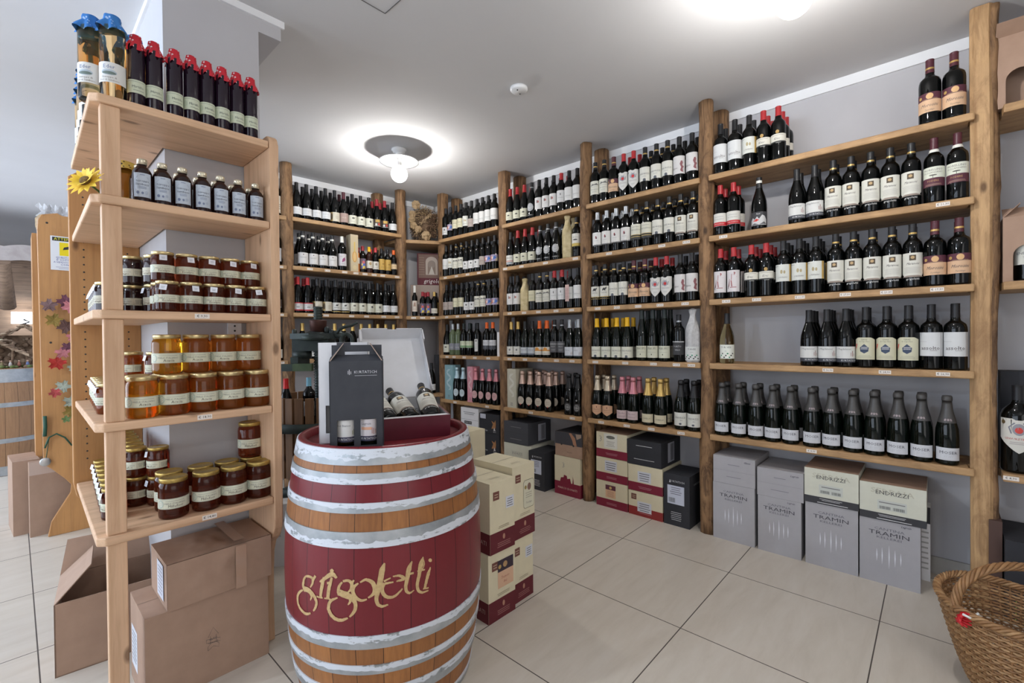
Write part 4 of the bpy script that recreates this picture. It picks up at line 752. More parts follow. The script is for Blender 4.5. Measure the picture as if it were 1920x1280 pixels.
dbox('charcoal carton lying on the right stack under the third bay', 1.556, 1.311, .341, .508, [('g', .05, .20, .125, .135, 1, (.6, .6, .6)), ('g', .05, .20, .035, .045, 1, (.6, .6, .6)), ('r', 0, .082, .245, .0832, (.02, .02, .02))], m=DARK, strip=None, d=.31, Rr=[('r', .10, .02, .20, .15, (.40, .41, .47)), ('bars', .14, .03, .19, .14)])
kur_f = lambda w_, h: [('t', 'KURTATSCH', w_*.52, h*.86, .017, (.62, .62, .64)), ('p', [(w_*.22, h*.83), (w_*.25, h*.89), (w_*.28, h*.83)], (.62, .62, .64)), ('r', w_*.15, h*.42, w_*.80, h*.78, (.55, .58, .68)), ('g', w_*.25, w_*.70, h*.60, h*.76, 4, (.15, .15, .2)), ('bars', w_*.20, h*.45, w_*.45, h*.54), ('g', w_*.25, w_*.72, h*.10, h*.28, 5, (.5, .5, .52))]
dbox('tall charcoal carton with white label beside the log post, third bay', 1.295, 1.128, 0, .326, kur_f(.167, .326), m=DARK, strip=None, d=.25, Rr=[('t', 'KURTATSCH', .12, .26, .018, (.5, .5, .5))])
# under the second bay
dbox('dark grey carton lying on top under the second bay', 2.715, 2.446, .316, .497, [('g', .06, .21, .135, .142, 1, (.3, .3, .32)), ('g', .06, .21, .035, .042, 1, (.3, .3, .32)), ('r', 0, .09, .269, .0912, (.03, .03, .03))], m=CHAR, strip=None, d=.30, Rr=[('r', .13, .02, .23, .16, (.45, .47, .55)), ('bars', .17, .03, .22, .15)])
dbox('pale cream carton under the dark grey carton', 2.716, 2.412, 0, .314, [('t', 'ENDRIZZI', .15, .235, .026, (.2, .2, .18)), ('r', .09, .250, .21, .2515, (.3, .3, .28)), ('r', .09, .218, .21, .2195, (.3, .3, .28))], m=CREAM2, strip=None)
dbox('tall charcoal carton with white label under the second bay', 2.402, 2.240, 0, .300, kur_f(.162, .30), x=2.785, m=DARK, strip=None, d=.25)
dbox('cream carton with maroon hill picture beside the second log post', 2.176, 1.940, 0, .295, [('r', 0, 0, .236, .10, MAR), ('t', 'MARCO DONATI', .12, .052, .022, (.62, .50, .42), 0, 1.05), ('t', '3', .085, .225, .055, (.38, .36, .30)), ('p', [(.05, .095), (.06, .13), (.085, .135), (.09, .155), (.115, .150), (.12, .128), (.145, .135), (.155, .098)], MAR), ('p', [(.165, .095), (.17, .13), (.168, .158), (.176, .13), (.18, .095)], MAR)], Rr=[('r', 0, 0, .3, .10, MAR)], strip=None)
dbox('kraft and dark picture carton on the maroon hill carton', 2.168, 1.926, .296, .480, [('r', 0, .09, .242, .183, (.05, .05, .06)), ('p', [(.13, .18), (.16, .13), (.17, .092), (.20, .092), (.185, .15), (.15, .183)], (.40, .20, .12)), ('p', [(.19, .18), (.20, .14), (.24, .16), (.24, .183)], (.35, .26, .20)), ('t', 'ORIGINI', .13, .035, .014, (.15, .1, .08)), ('e', .06, .09, .008, .008, (.03, .03, .03)), ('e', .17, .09, .008, .008, (.03, .03, .03))], m=kraft, strip=None, topm=DARK, Rr=[('r', 0, .09, .3, .183, (.05, .05, .06))])
# under the bay next to the corner
dbox('white carton with small pictograms under the bay right of corner', 3.272, 3.035, .375, .56, [('r', 0, .075, .236, .077, (.2, .2, .2)), ('r', .05, .035, .15, .062, (.03, .03, .03)), ('t', 'ZARDONE', .10, .048, .018, (.7, .7, .7)), ('g', .03, .20, .12, .15, 2, (.2, .2, .2)), ('g', .08, .13, .01, .02, 1, (.2, .2, .2))], m=WHITE, strip=None)
dbox('white carton at the bottom of the stack right of corner', 3.270, 3.036, 0, .373, [('g', .03, .20, .2, .25, 2, (.2, .2, .2))], m=WHITE, strip=None)
fox = [('p', [(.15, .045), (.17, .085), (.15, .115), (.185, .10), (.20, .125), (.205, .09), (.20, .05)], (.38, .18, .07)), ('p', [(.175, .03), (.185, .06), (.20, .03)], (.6, .6, .6)), ('t', 'KETTMEIR', .07, .022, .014, (.6, .6, .6)), ('t', 'BRUT', .19, .018, .014, (.6, .6, .6))]
for i, ds in enumerate(('bottom', 'middle', 'top')):
    dbox('black carton with copper animal picture, %s of the stack of three' % ds, 3.018, 2.775, [0, .186, .360][i], [.185, .359, .532][i], fox+([('r', .01, .125, .08, .165, (.5, .52, .6))] if i == 2 else []), m=DARK, strip=None)
# twin maroon carton stack beside the barrel: rz 0, faces -Y
def side(lab, x, y, z, w_, h, extra, rz=0):
    e = [('r', 0, 0, w_, .088, (.115, .012, .02)), ('e', w_*.55, .060, .007, .012, (.42, .22, .15)), ('g', w_*.28, w_*.82, .018, .042, 3, (.34, .16, .15)), ('g', w_*.3, w_*.8, .098, .112, 2, (.3, .24, .15))]+logo(w_*.13, h-.075, .036)+extra
    lf = [('r', 0, 0, .25, .088, (.115, .012, .02)), ('t', 'MARCO DONATI', .13, .045, .026, (.42, .30, .26))]
    return carton(lab, x, y, z, w_, .25, h, math.radians(rz), CREAM, e, L=lf, name='wine_carton', group='cream and maroon carton stack beside the barrel', Tp=[('r', .01, .12, w_-.01, .128, (.60, .54, .38)), ('g', .04, .11, .04, .06, 2, (.45, .4, .28))])
X0 = 1.333
side('lower left cream carton with peach and black label beside the barrel', X0, 1.378, 0, .162, .290, [('r', .055, .13, .150, .20, (.66, .42, .28)), ('r', .055, .20, .150, .25, (.04, .025, .04)), ('e', .10, .225, .013, .013, (.42, .26, .12)), ('e', .067, .222, .009, .009, (.45, .3, .1)), script('Tremoro', .10, .172, .017, (.35, .08, .06)), script('Brul', .10, .152, .014, (.35, .08, .06))], -1)
side('lower right cream carton with white address label beside the barrel', X0+.165, 1.398, 0, .150, .288, white_label(.095, .185, .145, .235, n=4), 1)
side('upper left cream carton with small white label beside the barrel', X0+.006, 1.372, .2905, .150, .300, white_label(.095, .175, .145, .225, n=4), -1)
side('upper right cream carton, tallest, with oval crest label beside the barrel', X0+.168, 1.392, .2905, .155, .330, [('p', [(.075, .135), (.083, .125), (.143, .125), (.150, .135), (.150, .245), (.143, .255), (.083, .255), (.075, .245)], (.10, .09, .05)), ('p', [(.0765, .136), (.084, .127), (.142, .127), (.1485, .136), (.1485, .244), (.142, .253), (.084, .253), (.0765, .244)], (.62, .60, .46)), ('e', .116, .222, .013, .017, (.22, .13, .10)), ('e', .09, .222, .008, .009, (.3, .22, .07)), ('g', .085, .14, .17, .20, 3, (.35, .32, .25)), script('Teroldego', .113, .150, .013)], 1)
for z, ds in ((0, 'lower'), (.301, 'upper')):
    carton('%s plain cream carton behind the stack, half hidden by the barrel' % ds, 1.80, 2.20, z, .31, .25, .30, 0, CREAM, [('r', 0, 0, .31, .005, (.4, .35, .2))], name='wine_carton', group='plain cream cartons behind the stack')
# gift cartons among the sparkling wine
def giftbox(lab, u0, u1, c, c2, h, z=ZS['bottom']+.0005, d=.16):
    a = at_x(u0, 640, XF+.012)[1]; b_ = at_x(u1, 640, XF+.012)[1]; w_ = a-b_
    curl = [('k', [(w_*(.5+.25*math.sin(q*2.1+.5*s)), h*(.28+.6*q/6)) for q in [i*.5 for i in range(13)]], .008, c2) for s in (0, 1.6)]
    return carton(lab, XF+.012, a, z, w_, d, h, RW, plain(lab, c, .4), curl+[('g', w_*.35, w_*.65, h*.05, h*.14, 2, (.15, .15, .15))], name='gift_carton', group='gift cartons on the bottom wall shelf', seam=False)
giftbox('tall pale blue gift carton with swirl pattern', 833.5, 848, (.25, .42, .46), (.55, .68, .70), .33, d=.10)
giftbox('tall pink gift carton with swirl pattern', 875.5, 885.5, (.62, .28, .33), (.72, .50, .52), .325, d=.09)
giftbox('tall cream gift carton with swirl pattern', 950.5, 966.5, (.52, .50, .40), (.66, .65, .58), .325, d=.22)
for u0, u1, x, lab in ((932, 934.5, XF+.03, 'narrow white carton against the third log post on the 4th shelf'),):
    a = at_x(u0, 640, x)[1]; carton(lab, x, a, ZS['fourth']+.0005, .03, .2, .21, RW, WHITE, name='gift_carton', seam=False)
a = at_x(1307, 640, XF+.03)[1]; carton('narrow white carton against the first log post on the 3rd shelf', XF+.10, a+.008, ZS['third']+.0005, .012, .1, .24, RW, WHITE, name='gift_carton', seam=False)
# gold picture gift box on the back wall
p0 = at_b(659.6, 640, Y0F+.02); p1 = at_b(673.8, 640, Y0F+.02)
carton('gold gift box with bottle picture on the back wall', p0[0], p0[1], ZF['second']+.0005, p1[0]-p0[0], .09, .325, RB, plain('goldbox', (.50, .42, .28), .4), [('e', .036, .13, .022, .05, (.55, .30, .08)), ('r', .030, .17, .042, .26, (.60, .42, .12)), ('e', .036, .13, .014, .04, (.65, .45, .2)), ('e', .036, .035, .018, .02, (.6, .5, .3))], name='gift_carton', seam=False)
# printed boxes standing in the corner bay
e1 = (cb-ca).normalized(); rzc = math.atan2(e1.y, e1.x); n_ = Vector((-e1.y, e1.x))
def corner_at(u, dy): p = ca+n_*dy; q = ray(u, 640); s = (p.x*n_.x+p.y*n_.y)/(q[0]*n_.x+q[1]*n_.y); return q[0]*s, q[1]*s
pic = lambda w_, h, t_: [('r', .012, h*.22, w_-.006, h-.01, (.17, .10, .08)), ('r', w_*.32, h*.32, w_*.78, h*.74, (.42, .35, .30)), ('e', w_*.55, h*.74, w_*.23, h*.16, (.42, .35, .30)), ('r', w_*.40, h*.34, w_*.70, h*.66, (.22, .16, .13)), ('e', w_*.55, h*.66, w_*.15, h*.12, (.25, .2, .17)), ('p', [(w_*.44, h*.34), (w_*.66, h*.34), (w_*.55, h*.60)], (.5, .45, .4)), ('g', .015, w_*.28, h*.3, h*.9, 8, (.25, .17, .13)), ('t', t_, w_*.66, h*.12, .062, (.70, .66, .64), .15, .95)]
x, y = corner_at(784, .20)
carton('maroon box with cellar arch picture upright in the corner bay', x, y, 1.741, .26, .05, .32, rzc, plain('maroon', (.10, .015, .025)), pic(.26, .32, 'grigoletti'), name='printed_box', seam=False)
x, y = corner_at(771, .19)
carton('cream and maroon printed box under the maroon one in the corner bay', x, y, 1.4165, .36, .07, .322, rzc, plain('printb', (.35, .28, .24)), [('r', .15, .0, .34, .09, (.11, .02, .03)), ('e', .08, .08, .05, .07, (.5, .45, .42)), ('e', .08, .08, .035, .05, (.25, .2, .18))], name='printed_box', seam=False)
x, y = corner_at(816, .10)
carton('black carton standing low in the corner bay', x, y, .6605, .10, .15, .37, rzc, DARK, name='gift_carton', seam=False)
# rightmost bay
def archbox(lab, x, yl, z, w_, d, h, bottle):
    t = thing('bottle_carrier_carton', lab, 'box', (x, yl, z), RW, 'kraft bottle cartons on the rightmost bay')
    b = MB(); b.box(0, .003, 0, w_, d, .003, kraft); b.box(0, .003, 0, .003, d, h, kraft); b.box(w_-.003, .003, 0, w_, d, h, kraft); b.box(0, d-.003, 0, w_, d, h, kraft)
    ax0, ax1 = .030, .115; top = .155                                      # front with an arched window
    N = 10; arc = [((ax0+ax1)/2+(ax1-ax0)/2*math.cos(PI*(1-i/N)), top-.045+.045*math.sin(PI*(1-i/N))) for i in range(N+1)]
    z1 = .004
    for yy, s in ((0, 1), (.003, -1)):
        b.face([(0, yy, 0), (ax0, yy, 0), (ax0, yy, top-.045), (0, yy, top-.045)], kraft)
        b.face([(ax1, yy, 0), (w_, yy, 0), (w_, yy, h), (ax1, yy, h)], kraft)
        b.face([(0, yy, top-.045), (ax0, yy, top-.045), (ax0, yy, h), (0, yy, h)], kraft)
        for i in range(N): b.face([(arc[i][0], yy, arc[i][1]), (arc[i+1][0], yy, arc[i+1][1]), (arc[i+1][0], yy, h), (arc[i][0], yy, h)], kraft)
        b.face([(ax0, yy, 0), (ax1, yy, 0), (ax1, yy, z1), (ax0, yy, z1)], kraft)
    if not bottle: b.box(0, .08, 0, w_, .083, h, kraft)
    art(b, [('k', [(.150+.035*math.cos(a), h*.72+.030*math.sin(a)) for a in [2*PI*i/24 for i in range(25)]], .0015, (.22, .2, .17)), ('t', 'CANTINE', .150, h*.72, .011, (.22, .2, .17))], lambda x, y, o: (x, -o, y), .001)
    part('box_body', b, t, bevel=0)
    f = MB(); f.box(0, 0, 0, w_, .002, .07, kraft); o = part('top_flap', f, t, (0, 0, h)); o.rotation_euler = (math.radians(-50 if bottle else 60), 0, 0)
    if bottle: f = MB(); f.box(0, 0, 0, .002, d, .075, kraft); o = part('top_flap', f, t, (0, 0, h)); o.rotation_euler = (0, math.radians(42), 0)
    return t
XC = XF+.05
yl = at_x(1866, 640, XC)[1]
archbox('kraft carton with empty arched window on the top right shelf', XC, yl, ZS['top']+.0005, .25, .19, .30, False)
carton('plain kraft carton behind the arched carton on the top right shelf', XC+.195, yl-.0, ZS['top']+.0005, .2, .08, .36, RW, kraft)
yl = at_x(1880, 640, XC)[1]
archbox('open kraft carton with bottle in arched window on the rightmost bay', XC, yl, ZS['third']+.0005, .25, .17, .275, True)
put('end', XC+.05, yl-.072, ZS['third']+.004, math.radians(-88), 'bottle inside the arched window of the open kraft carton', None)
yl = at_x(1876, 640, XF+.17)[1]
carton('black carton behind the magnum bottle', XF+.17, yl, ZS['bottom']+.0005, .16, .12, .42, RW, DARK, name='gift_carton')
yl = at_x(1885, 640, XF-.02)[1]
carton('black carton with green stripes on the floor under the rightmost bay', XF-.02, yl, 0, .25, .30, .34, RW, DARK, [('k', [(.03+.012*i, .01), (.032+.012*i, .10+.05*(i % 2))], .003, (.35, .40, .08)) for i in range(4)]+[('t', 'MOSER', .12, .29, .03, (.6, .6, .6))], name='wine_carton')
carton('dark brown carton behind the black one under the rightmost bay', XF+.02, yl+.045, 0, .04, .30, .40, RW, plain('brownc', (.09, .05, .04)), name='wine_carton')
# ================================================================== HONEY UNIT
YU = 1.862
unit = thing('display_shelf_unit', 'pale larch corner shelf unit holding honey jars and syrup bottles', 'shelf unit', (.165, YU, 0))
ux, uy = .165, YU
ZU = {1: 1.957, 2: 1.652, 3: 1.300, 4: .952, 5: .603}
out = [(.163, YU+.02), (.183, YU), (.667, YU), (.667, 2.150), (.394, 2.150), (.394, 2.685), (.175, 2.685)]
for i, z in ZU.items():
    b = MB(); b.prism([(x-ux, y-uy) for x, y in out], z-.027, z, larch[0]); part('shelf_board', b, unit, bevel=.004)
zs = [0]+[ZU[5], ZU[4], ZU[3], ZU[2]]; zt = [ZU[5]-.027, ZU[4]-.027, ZU[3]-.027, ZU[2]-.027, ZU[1]-.027]
for a, c in zip(zs, zt):
    b = MB(); b.box(.188-ux, .010, a, .236-ux, .048, c, larch[2]); part('front_post', b, unit, bevel=.003)
def panel(prof, x0, x1, m, name, par, axis='x'):
    b = MB(); 
    if axis == 'x': b.prism(prof, x0, x1, m, lambda y, z, x: (x, y, z))
    else: b.prism(prof, x0, x1, m, lambda x, z, y: (x, y, z))
    return part(name, b, par, bevel=.004)
def arc(cx, cy, r, a0, a1, n=8): return [(cx+r*math.cos(math.radians(a0+(a1-a0)*i/n)), cy+r*math.sin(math.radians(a0+(a1-a0)*i/n))) for i in range(n+1)]
P = [(0, 1.945)]+[(0, .52), (.006, .48), (.03, .44), (.07, .41), (.092, .36), (.10, .28), (.105, .15), (.10, 0), (.16, 0), (.288, 0), (.288, 1.985)]+arc(.04, 1.945, .04, 90, 180)
panel([(y-.004, z) for y, z in P], .668-ux, .700-ux, larch[2], 'side_panel', unit)
P = [(.0, 1.90), (0, .60), (.01, .545), (.05, .50), (.09, .44), (.10, .36), (.085, .25), (.04, .12), (.02, 0), (.235, 0), (.235, 1.925), (.03, 1.925)]
panel([(x, z) for x, z in P], 2.688-uy, 2.714-uy, orange_pine, 'side_panel', unit, 'y')
b = MB(); z = .70
while z < 1.85: b.ball((.045, 2.6878-uy, z), .0035, MC['vent_black'], 6, 4, (1, .3, 1)); b.ball((.19, 2.6878-uy, z), .0035, MC['vent_black'], 6, 4, (1, .3, 1)); z += .032
part('peg_hole', b, unit)
for i, u, tx in ((3, 380, '€ 9,90'), (4, 382, '€ 18,90'), (5, 388, '€ 14,80')):
    X = at_y(u, 640, YU)[0]-ux; price_tag(unit, (lambda X, z: lambda x, y, off: (X+x, -off-.0003, z-.0135+y))(X, ZU[i]), tx, .95)
# jars
def honey(key, c, d): return mat('honey_'+key, c, .0, trans=.86, ior=1.36, spec=.6)
HON = {'amber': honey('amber', (.90, .43, .03), 1), 'dark': honey('dark', (.60, .19, .03), 1), 'deep': honey('deep', (.27, .055, .022), 1), 'black': mat('honey_black', (.022, .008, .008), .03, spec=.6)}
lidm = noisy('gold_lid', (.60, .47, .22), (.72, .60, .34), 60, .32, 0, .8); lidd = noisy('gold_print_lid', (.58, .42, .12), (.42, .30, .10), 140, .35, 0, .7)
JAR = {'big': (.0435, .137), 'small': (.0348, .106)}
JM = {}
def jar_meshes(size, hon, lab, lid):
    k = (size, hon, lab, lid)
    if k in JM: return JM[k]
    r, h = JAR[size]; s = r/.046; out = []
    P = [(0, .004*s), (r*.84, 0), (r*.97, .004), (r, .011), (r, h*.76), (r*.965, h*.825), (r*.89, h*.865), (r*.875, h*.90), (0, h*.90)]
    b = MB(); b.lathe(P, HON[hon], 32); out.append(('honey_glass', b.mesh('honey_glass')))
    b = MB(); b.lathe([(r*.88, h*.885), (r*.93, h*.888), (r*.935, h*.97), (r*.91, h*.99), (r*.82, h*.992), (r*.80, h*.985), (0, h*.985)], lid, 30); out.append(('lid', b.mesh('lid')))
    l = MB(); PP = [(0, 0), (r, 0), (r, h), (0, h)]; hw = r*math.radians(100); lh = h*.25; z0 = h*(.27 if size == 'big' else .30); xf = wrapx(PP, z0)
    paper = (.66, .66, .52) if hon != 'black' else (.60, .56, .44)
    art(l, [('r', -hw, 0, hw, lh, paper), ('r', -hw, lh*.92, hw, lh*.95, (.35, .42, .34)), ('r', -hw, lh*.05, hw, lh*.08, (.35, .42, .34))], xf, .0003, .006)
    e = [('t', 'MIELE ITALIANO', .006*s, lh*.52, .0088*s, (.2, .2, .17)), ('g', -.026*s, .038*s, lh*.70, lh*.84, 1, (.35, .38, .32)), ('t', lab, .008*s, lh*.26, .0125*s, (.06, .05, .04), .1, 1.0),
         ('e', -.040*s, lh*.5, .011*s, lh*.38, (.38, .48, .42)), ('e', -.040*s, lh*.5, .009*s, lh*.31, (.64, .66, .55)), ('k', [(-.044*s, lh*.35), (-.036*s, lh*.45), (-.044*s, lh*.55), (-.036*s, lh*.65)], .0018*s, (.1, .13, .12)),
         ('r', .046*s, lh*.08, .047*s, lh*.92, (.3, .3, .25)), ('g', .050*s, .068*s, lh*.2, lh*.8, 5, (.2, .2, .18)), ('bars', .071*s, lh*.2, .078*s, lh*.8)]
    art(l, e, xf, .0006, .004); out.append(('label', l.mesh('label')))
    t_ = MB(); t_.face([(-.014*s, 0, -.026*s), (.014*s, 0, -.026*s), (.014*s, 0, 0), (-.014*s, 0, 0)], col((.74, .76, .82))); art(t_, [('g', -.008*s, .008*s, -.02*s, -.008*s, 2, (.3, .3, .35))], lambda x, y, o: (x, -o, y), .0004)
    out.append(('price_card', t_.mesh('price_card')))
    JM[k] = out; return out
HL = {'amber': 'light amber', 'dark': 'dark amber', 'deep': 'red-brown', 'black': 'almost black'}
def jar(size, hon, lab, x, y, z, rz, where, group, card=False, lid=None):
    t = thing('honey_jar', '%s %s honey jar, %s' % ({'big': 'large', 'small': 'small'}[size], HL[hon], where), 'jar', (x, y, z), rz, group)
    r, h = JAR[size]
    for n, me in jar_meshes(size, hon, lab, lid or lidm):
        if n == 'price_card':
            if not card: continue
            o = part(n, me, t); a = card; o.location = (r*1.03*math.sin(a), -r*1.03*math.cos(a), h*.87); o.rotation_euler = (math.radians(-14), random.uniform(-.15, .15), a)
        else: part(n, me, t)
    return t
def ux_at(u, Y): return at_y(u, 640, Y)[0]
FR = math.radians(-14)
# third shelf: eucalyptus jars, dark chestnut jars
for i, u in enumerate((315, 359.8, 402.8, 442.5, 481.6)):
    jar('small', 'deep' if i < 1 else 'deep', 'Eucalipto', ux_at(u, 1.925), 1.925, ZU[3], FR-.05*i, '%s from left, lower front row, third shelf' % ORD[i+1], 'eucalyptus honey jars', card=(-.2, .45, .1, .4, .35)[i])
    jar('small', 'deep', 'Eucalipto', ux_at(u, 1.925)-.0, 2.000, ZU[3], FR, '%s from left, lower back row, third shelf' % ORD[i+1], 'eucalyptus honey jars')
for i, u in enumerate((307.8, 352.7, 394.3, 433.4, 469.9)):
    jar('small', 'deep', 'Eucalipto', ux_at(u, 1.985), 1.985, ZU[3]+.106, FR-.04*i, '%s from left, upper stack, third shelf' % ORD[i+1], 'eucalyptus honey jars', card=(.1, .4, .35, .4, .5)[i])
cw = 'chestnut honey jars'
def small_block(z, specs, hon, lab, grp, where, lid=None):
    for n, (x, y, lv, cd) in enumerate(specs):
        jar('small', hon if isinstance(hon, str) else hon[n % len(hon)], lab, x, y, z+.106*lv, math.radians(-62), '%s, %s level, %s back' % (where, 'upper' if lv else 'lower', ORD[n+1]), grp, card=cd, lid=lid)
def cols_(x, ys, lv=0, card=-.25): return [(x+.004*i, y, lv, card) for i, y in enumerate(ys)]
y0s = [2.10+.084*i for i in range(7)]
small_block(ZU[3], cols_(.222, y0s[:6]), 'black', 'Castagno', cw, 'outer column on third shelf')
small_block(ZU[3], cols_(.300, [2.165+.084*i for i in range(5)], 0), 'black', 'Castagno', cw, 'middle column on third shelf')
small_block(ZU[3], cols_(.300, [2.165+.084*i for i in range(3)], 1), 'black', 'Castagno', cw, 'middle column, third shelf')
small_block(ZU[3], [(.352, 2.085, 0, -.3), (.352, 2.085, 1, None)], 'black', 'Castagno', cw, 'inner column on third shelf')
# fourth shelf
for i, (u, h_) in enumerate(zip((264.8, 324.8, 381, 431.4, 480), ('amber', 'dark', 'dark', 'dark', 'dark'))):
    jar('big', h_, 'Acacia', ux_at(u, 1.925), 1.925, ZU[4], FR-.04*i+.1, '%s from left, lower front row, fourth shelf' % ORD[i+1], 'acacia honey jars')
    jar('big', 'dark', 'Acacia', ux_at(u, 1.925)-.004, 2.020, ZU[4], FR, '%s from left, lower back row, fourth shelf' % ORD[i+1], 'acacia honey jars')
for i, (u, h_) in enumerate(zip((313, 367.5, 418.3, 465), ('amber', 'dark', 'dark', 'dark'))):
    jar('big', h_, 'Acacia', ux_at(u, 1.99), 1.99, ZU[4]+.137, FR-.05*i, '%s from left, upper stack, fourth shelf' % ORD[i+1], 'acacia honey jars')
y1s = [2.13+.084*i for i in range(6)]
small_block(ZU[4], cols_(.224, y1s), 'dark', 'Acacia', 'small amber jars', 'outer column on fourth shelf')
small_block(ZU[4], cols_(.300, [2.20+.084*i for i in range(4)], 0, None), 'dark', 'Acacia', 'small amber jars', 'inner column on fourth shelf')
small_block(ZU[4], cols_(.300, [2.20, 2.284, 2.368], 1, None), 'dark', 'Acacia', 'small amber jars', 'inner column, fourth shelf')
small_block(ZU[4], [(.359, 2.115, 0, -.3), (.359, 2.115, 1, -.3)], 'deep', 'Acacia', 'small amber jars', 'inner jar beside the pillar corner')
# fifth shelf
for i, u in enumerate((321, 382.4, 433.9, 481.4)):
    jar('big', 'deep', 'Millefiori', ux_at(u, 1.925), 1.925, ZU[5], FR-.05*i, '%s from left, front row, lowest shelf' % ORD[i+1], 'wildflower honey jars', lid=lidd)
    jar('big', 'deep', 'Millefiori', ux_at(u, 1.925)+.006, 2.022, ZU[5], FR, '%s from left, back row, lowest shelf' % ORD[i+1], 'wildflower honey jars', lid=lidd)
jar('big', 'deep', 'Millefiori', ux_at(466.5, 2.03), 2.03, ZU[5]+.137, FR-.2, 'alone on top of the back row, lowest shelf', 'wildflower honey jars', lid=lidd)
small_block(ZU[5], cols_(.226, [2.06+.084*i for i in range(7)]), 'deep', 'Millefiori', 'small wildflower jars', 'outer column on lowest shelf', lidd)
for lv in (0, 1):
    small_block(ZU[5], cols_(.300, [2.16+.084*i for i in range(6)], lv), 'deep', 'Millefiori', 'small wildflower jars', 'middle column on lowest shelf', lidd)
    small_block(ZU[5], [(.358, 2.115, lv, -.3)], 'deep', 'Millefiori', 'small wildflower jars', 'inner jar near the pillar corner, lowest shelf', lidd)
# second shelf: dark syrup flasks, big globe jar, sunflower
syr = mat('syrup_dark', (.02, .008, .008), .04, spec=.6); capg = mat('champagne_cap', (.72, .66, .50), .3, .6)
def flask_meshes():
    b = MB(); b.lathe([(0, .003), (.025, 0), (.0272, .004), (.0275, .01), (.0275, .092), (.026, .104), (.021, .114), (.014, .122), (.0115, .126), (.0115, .137), (0, .137)], syr, 28)
    c = MB(); c.lathe([(.0135, .128), (.014, .128), (.014, .145), (.0125, .147), (0, .147)], capg, 18)
    l = MB(); PP = [(0, 0), (.0275, 0), (.0275, .2), (0, .2)]; xf = wrapx(PP, .018); B_ = (.18, .22, .34)
    art(l, [('r', -.024, 0, .024, .078, (.50, .56, .64))], xf, .0003, .006)
    art(l, [('k', [(-.021, .003), (-.021, .055), (-.012, .066), (.012, .066), (.021, .055), (.021, .003), (-.021, .003)], .0008, B_), ('t', 'Sciroppo', 0, .052, .0098, (.06, .07, .12)), ('t', 'Sambuco', 0, .041, .0098, (.06, .07, .12)), ('g', -.012, .012, .026, .035, 3, B_), ('e', -.012, .014, .004, .005, B_), ('e', .0, .013, .003, .004, B_), ('e', .010, .015, .004, .005, (.40, .46, .56)), ('g', -.008, .008, .069, .075, 1, B_)], xf, .0006, .004)
    return [('glass_body', b.mesh('glass_body')), ('screw_cap', c.mesh('screw_cap')), ('label', l.mesh('label'))]
fm = flask_meshes()
for i, u in enumerate((271.6, 309.4, 346.9, 384, 417.7, 450.5, 483.3)):
    for j in range(2):
        t = thing('syrup_flask', 'dark syrup flask with pale blue label, %s from left in the %s row' % (ORD[i+1], ('front', 'back')[j]), 'bottle', (ux_at(u, 1.92)+.004*j, 1.92+.078*j, ZU[2]), FR+.12, 'syrup flasks on the second shelf')
        for n, me in fm: part(n, me, t)
gx = ux_at(238, 2.02)
t = thing('globe_jar', 'large globe-shaped honey jar with black-dotted yellow cloth lid behind the post', 'jar', (.258, 2.05, ZU[2]))
b = MB(); b.lathe([(0, .004), (.03, 0), (.043, .018), (.050, .05), (.049, .085), (.044, .115), (.040, .128), (.040, .14), (0, .14)], mat('honey_globe', (.45, .25, .05), .02, trans=.8, ior=1.36), 32); part('honey_glass', b, t)
def cloth_cap(r0, z0, z1, m, frill, seg=40, amp=.18, seed=0, hang=.03):
    b = MB(); rows = [[(0, 0, z1)]*seg]
    for r, z, a in ((r0*.6, z1, .0), (r0*.95, z1-.002, .02), (r0*1.02, z1-.010, .04), (r0*.98, z1-.016, .05), (r0*1.02, z1-.020, .05), (r0*frill, z1-.020-hang*.55, amp*.6), (r0*frill*1.15, z1-.020-hang, amp)):
        rows.append([(r*(1+a*math.sin(7*2*PI*j/seg+seed)+a*.5*math.sin(3*2*PI*j/seg+seed*2))*math.cos(2*PI*j/seg), r*(1+a*math.sin(7*2*PI*j/seg+seed)+a*.5*math.sin(3*2*PI*j/seg+seed*2))*math.sin(2*PI*j/seg), z+a*.03*math.cos(5*2*PI*j/seg+seed)) for j in range(seg)])
    b.grid(rows[::-1], m, True, True); return b
def dotted(key, c1, c2, sc, th=.28):
    m = mat(key, c1, .8); t_ = NT(m); v = t_.add('ShaderNodeTexVoronoi'); v.inputs['Scale'].default_value = sc; t_.link(t_.coord(), v.inputs['Vector'])
    t_.link(t_.mix(t_.math('LESS_THAN', v.outputs['Distance'], th), c1, c2), t_.b.inputs['Base Color']); return m
part('cloth_lid', cloth_cap(.046, .125, .160, dotted('yellow_cloth', (.62, .44, .10), (.05, .04, .03), 95), 1.12, amp=.06, hang=.012), t)
sf = at_x(158, 351, .155); sf = (.165, 1.93, ZU[2])
t = thing('sunflower', 'yellow artificial sunflower drooping over the shelf end edge', 'flower', (.158, 1.905, 1.690), 0)
yel = noisy('sunflower_petal', (.80, .50, .02), (.85, .62, .08), 30, .6)
def petals(n, L, w_, tilt, z, ph): 
    b = MB()
    for i in range(n):
        a = 2*PI*i/n+ph; R_ = Matrix.Rotation(a, 3, 'Z'); rows = []
        for s in range(6):
            q = s/5; ww = w_*math.sin(PI*min(1, q*.85+.15))*(1-q*.2 if s < 5 else .05); d = .012+L*q; zz = z+math.sin(tilt)*L*q-.012*q*q
            rows.append([tuple(R_ @ Vector((d*math.cos(tilt), y, zz-abs(y)*.2))) for y in (-ww, 0, ww)])
        b.grid(rows, yel, True)
    return b
fl_rot = (math.radians(62), 0, math.radians(-52))
hd = petals(13, .050, .010, .35, 0, 0); hd.merge(petals(12, .042, .009, .75, .004, .25)); o = part('petals', hd, t); o.rotation_euler = fl_rot
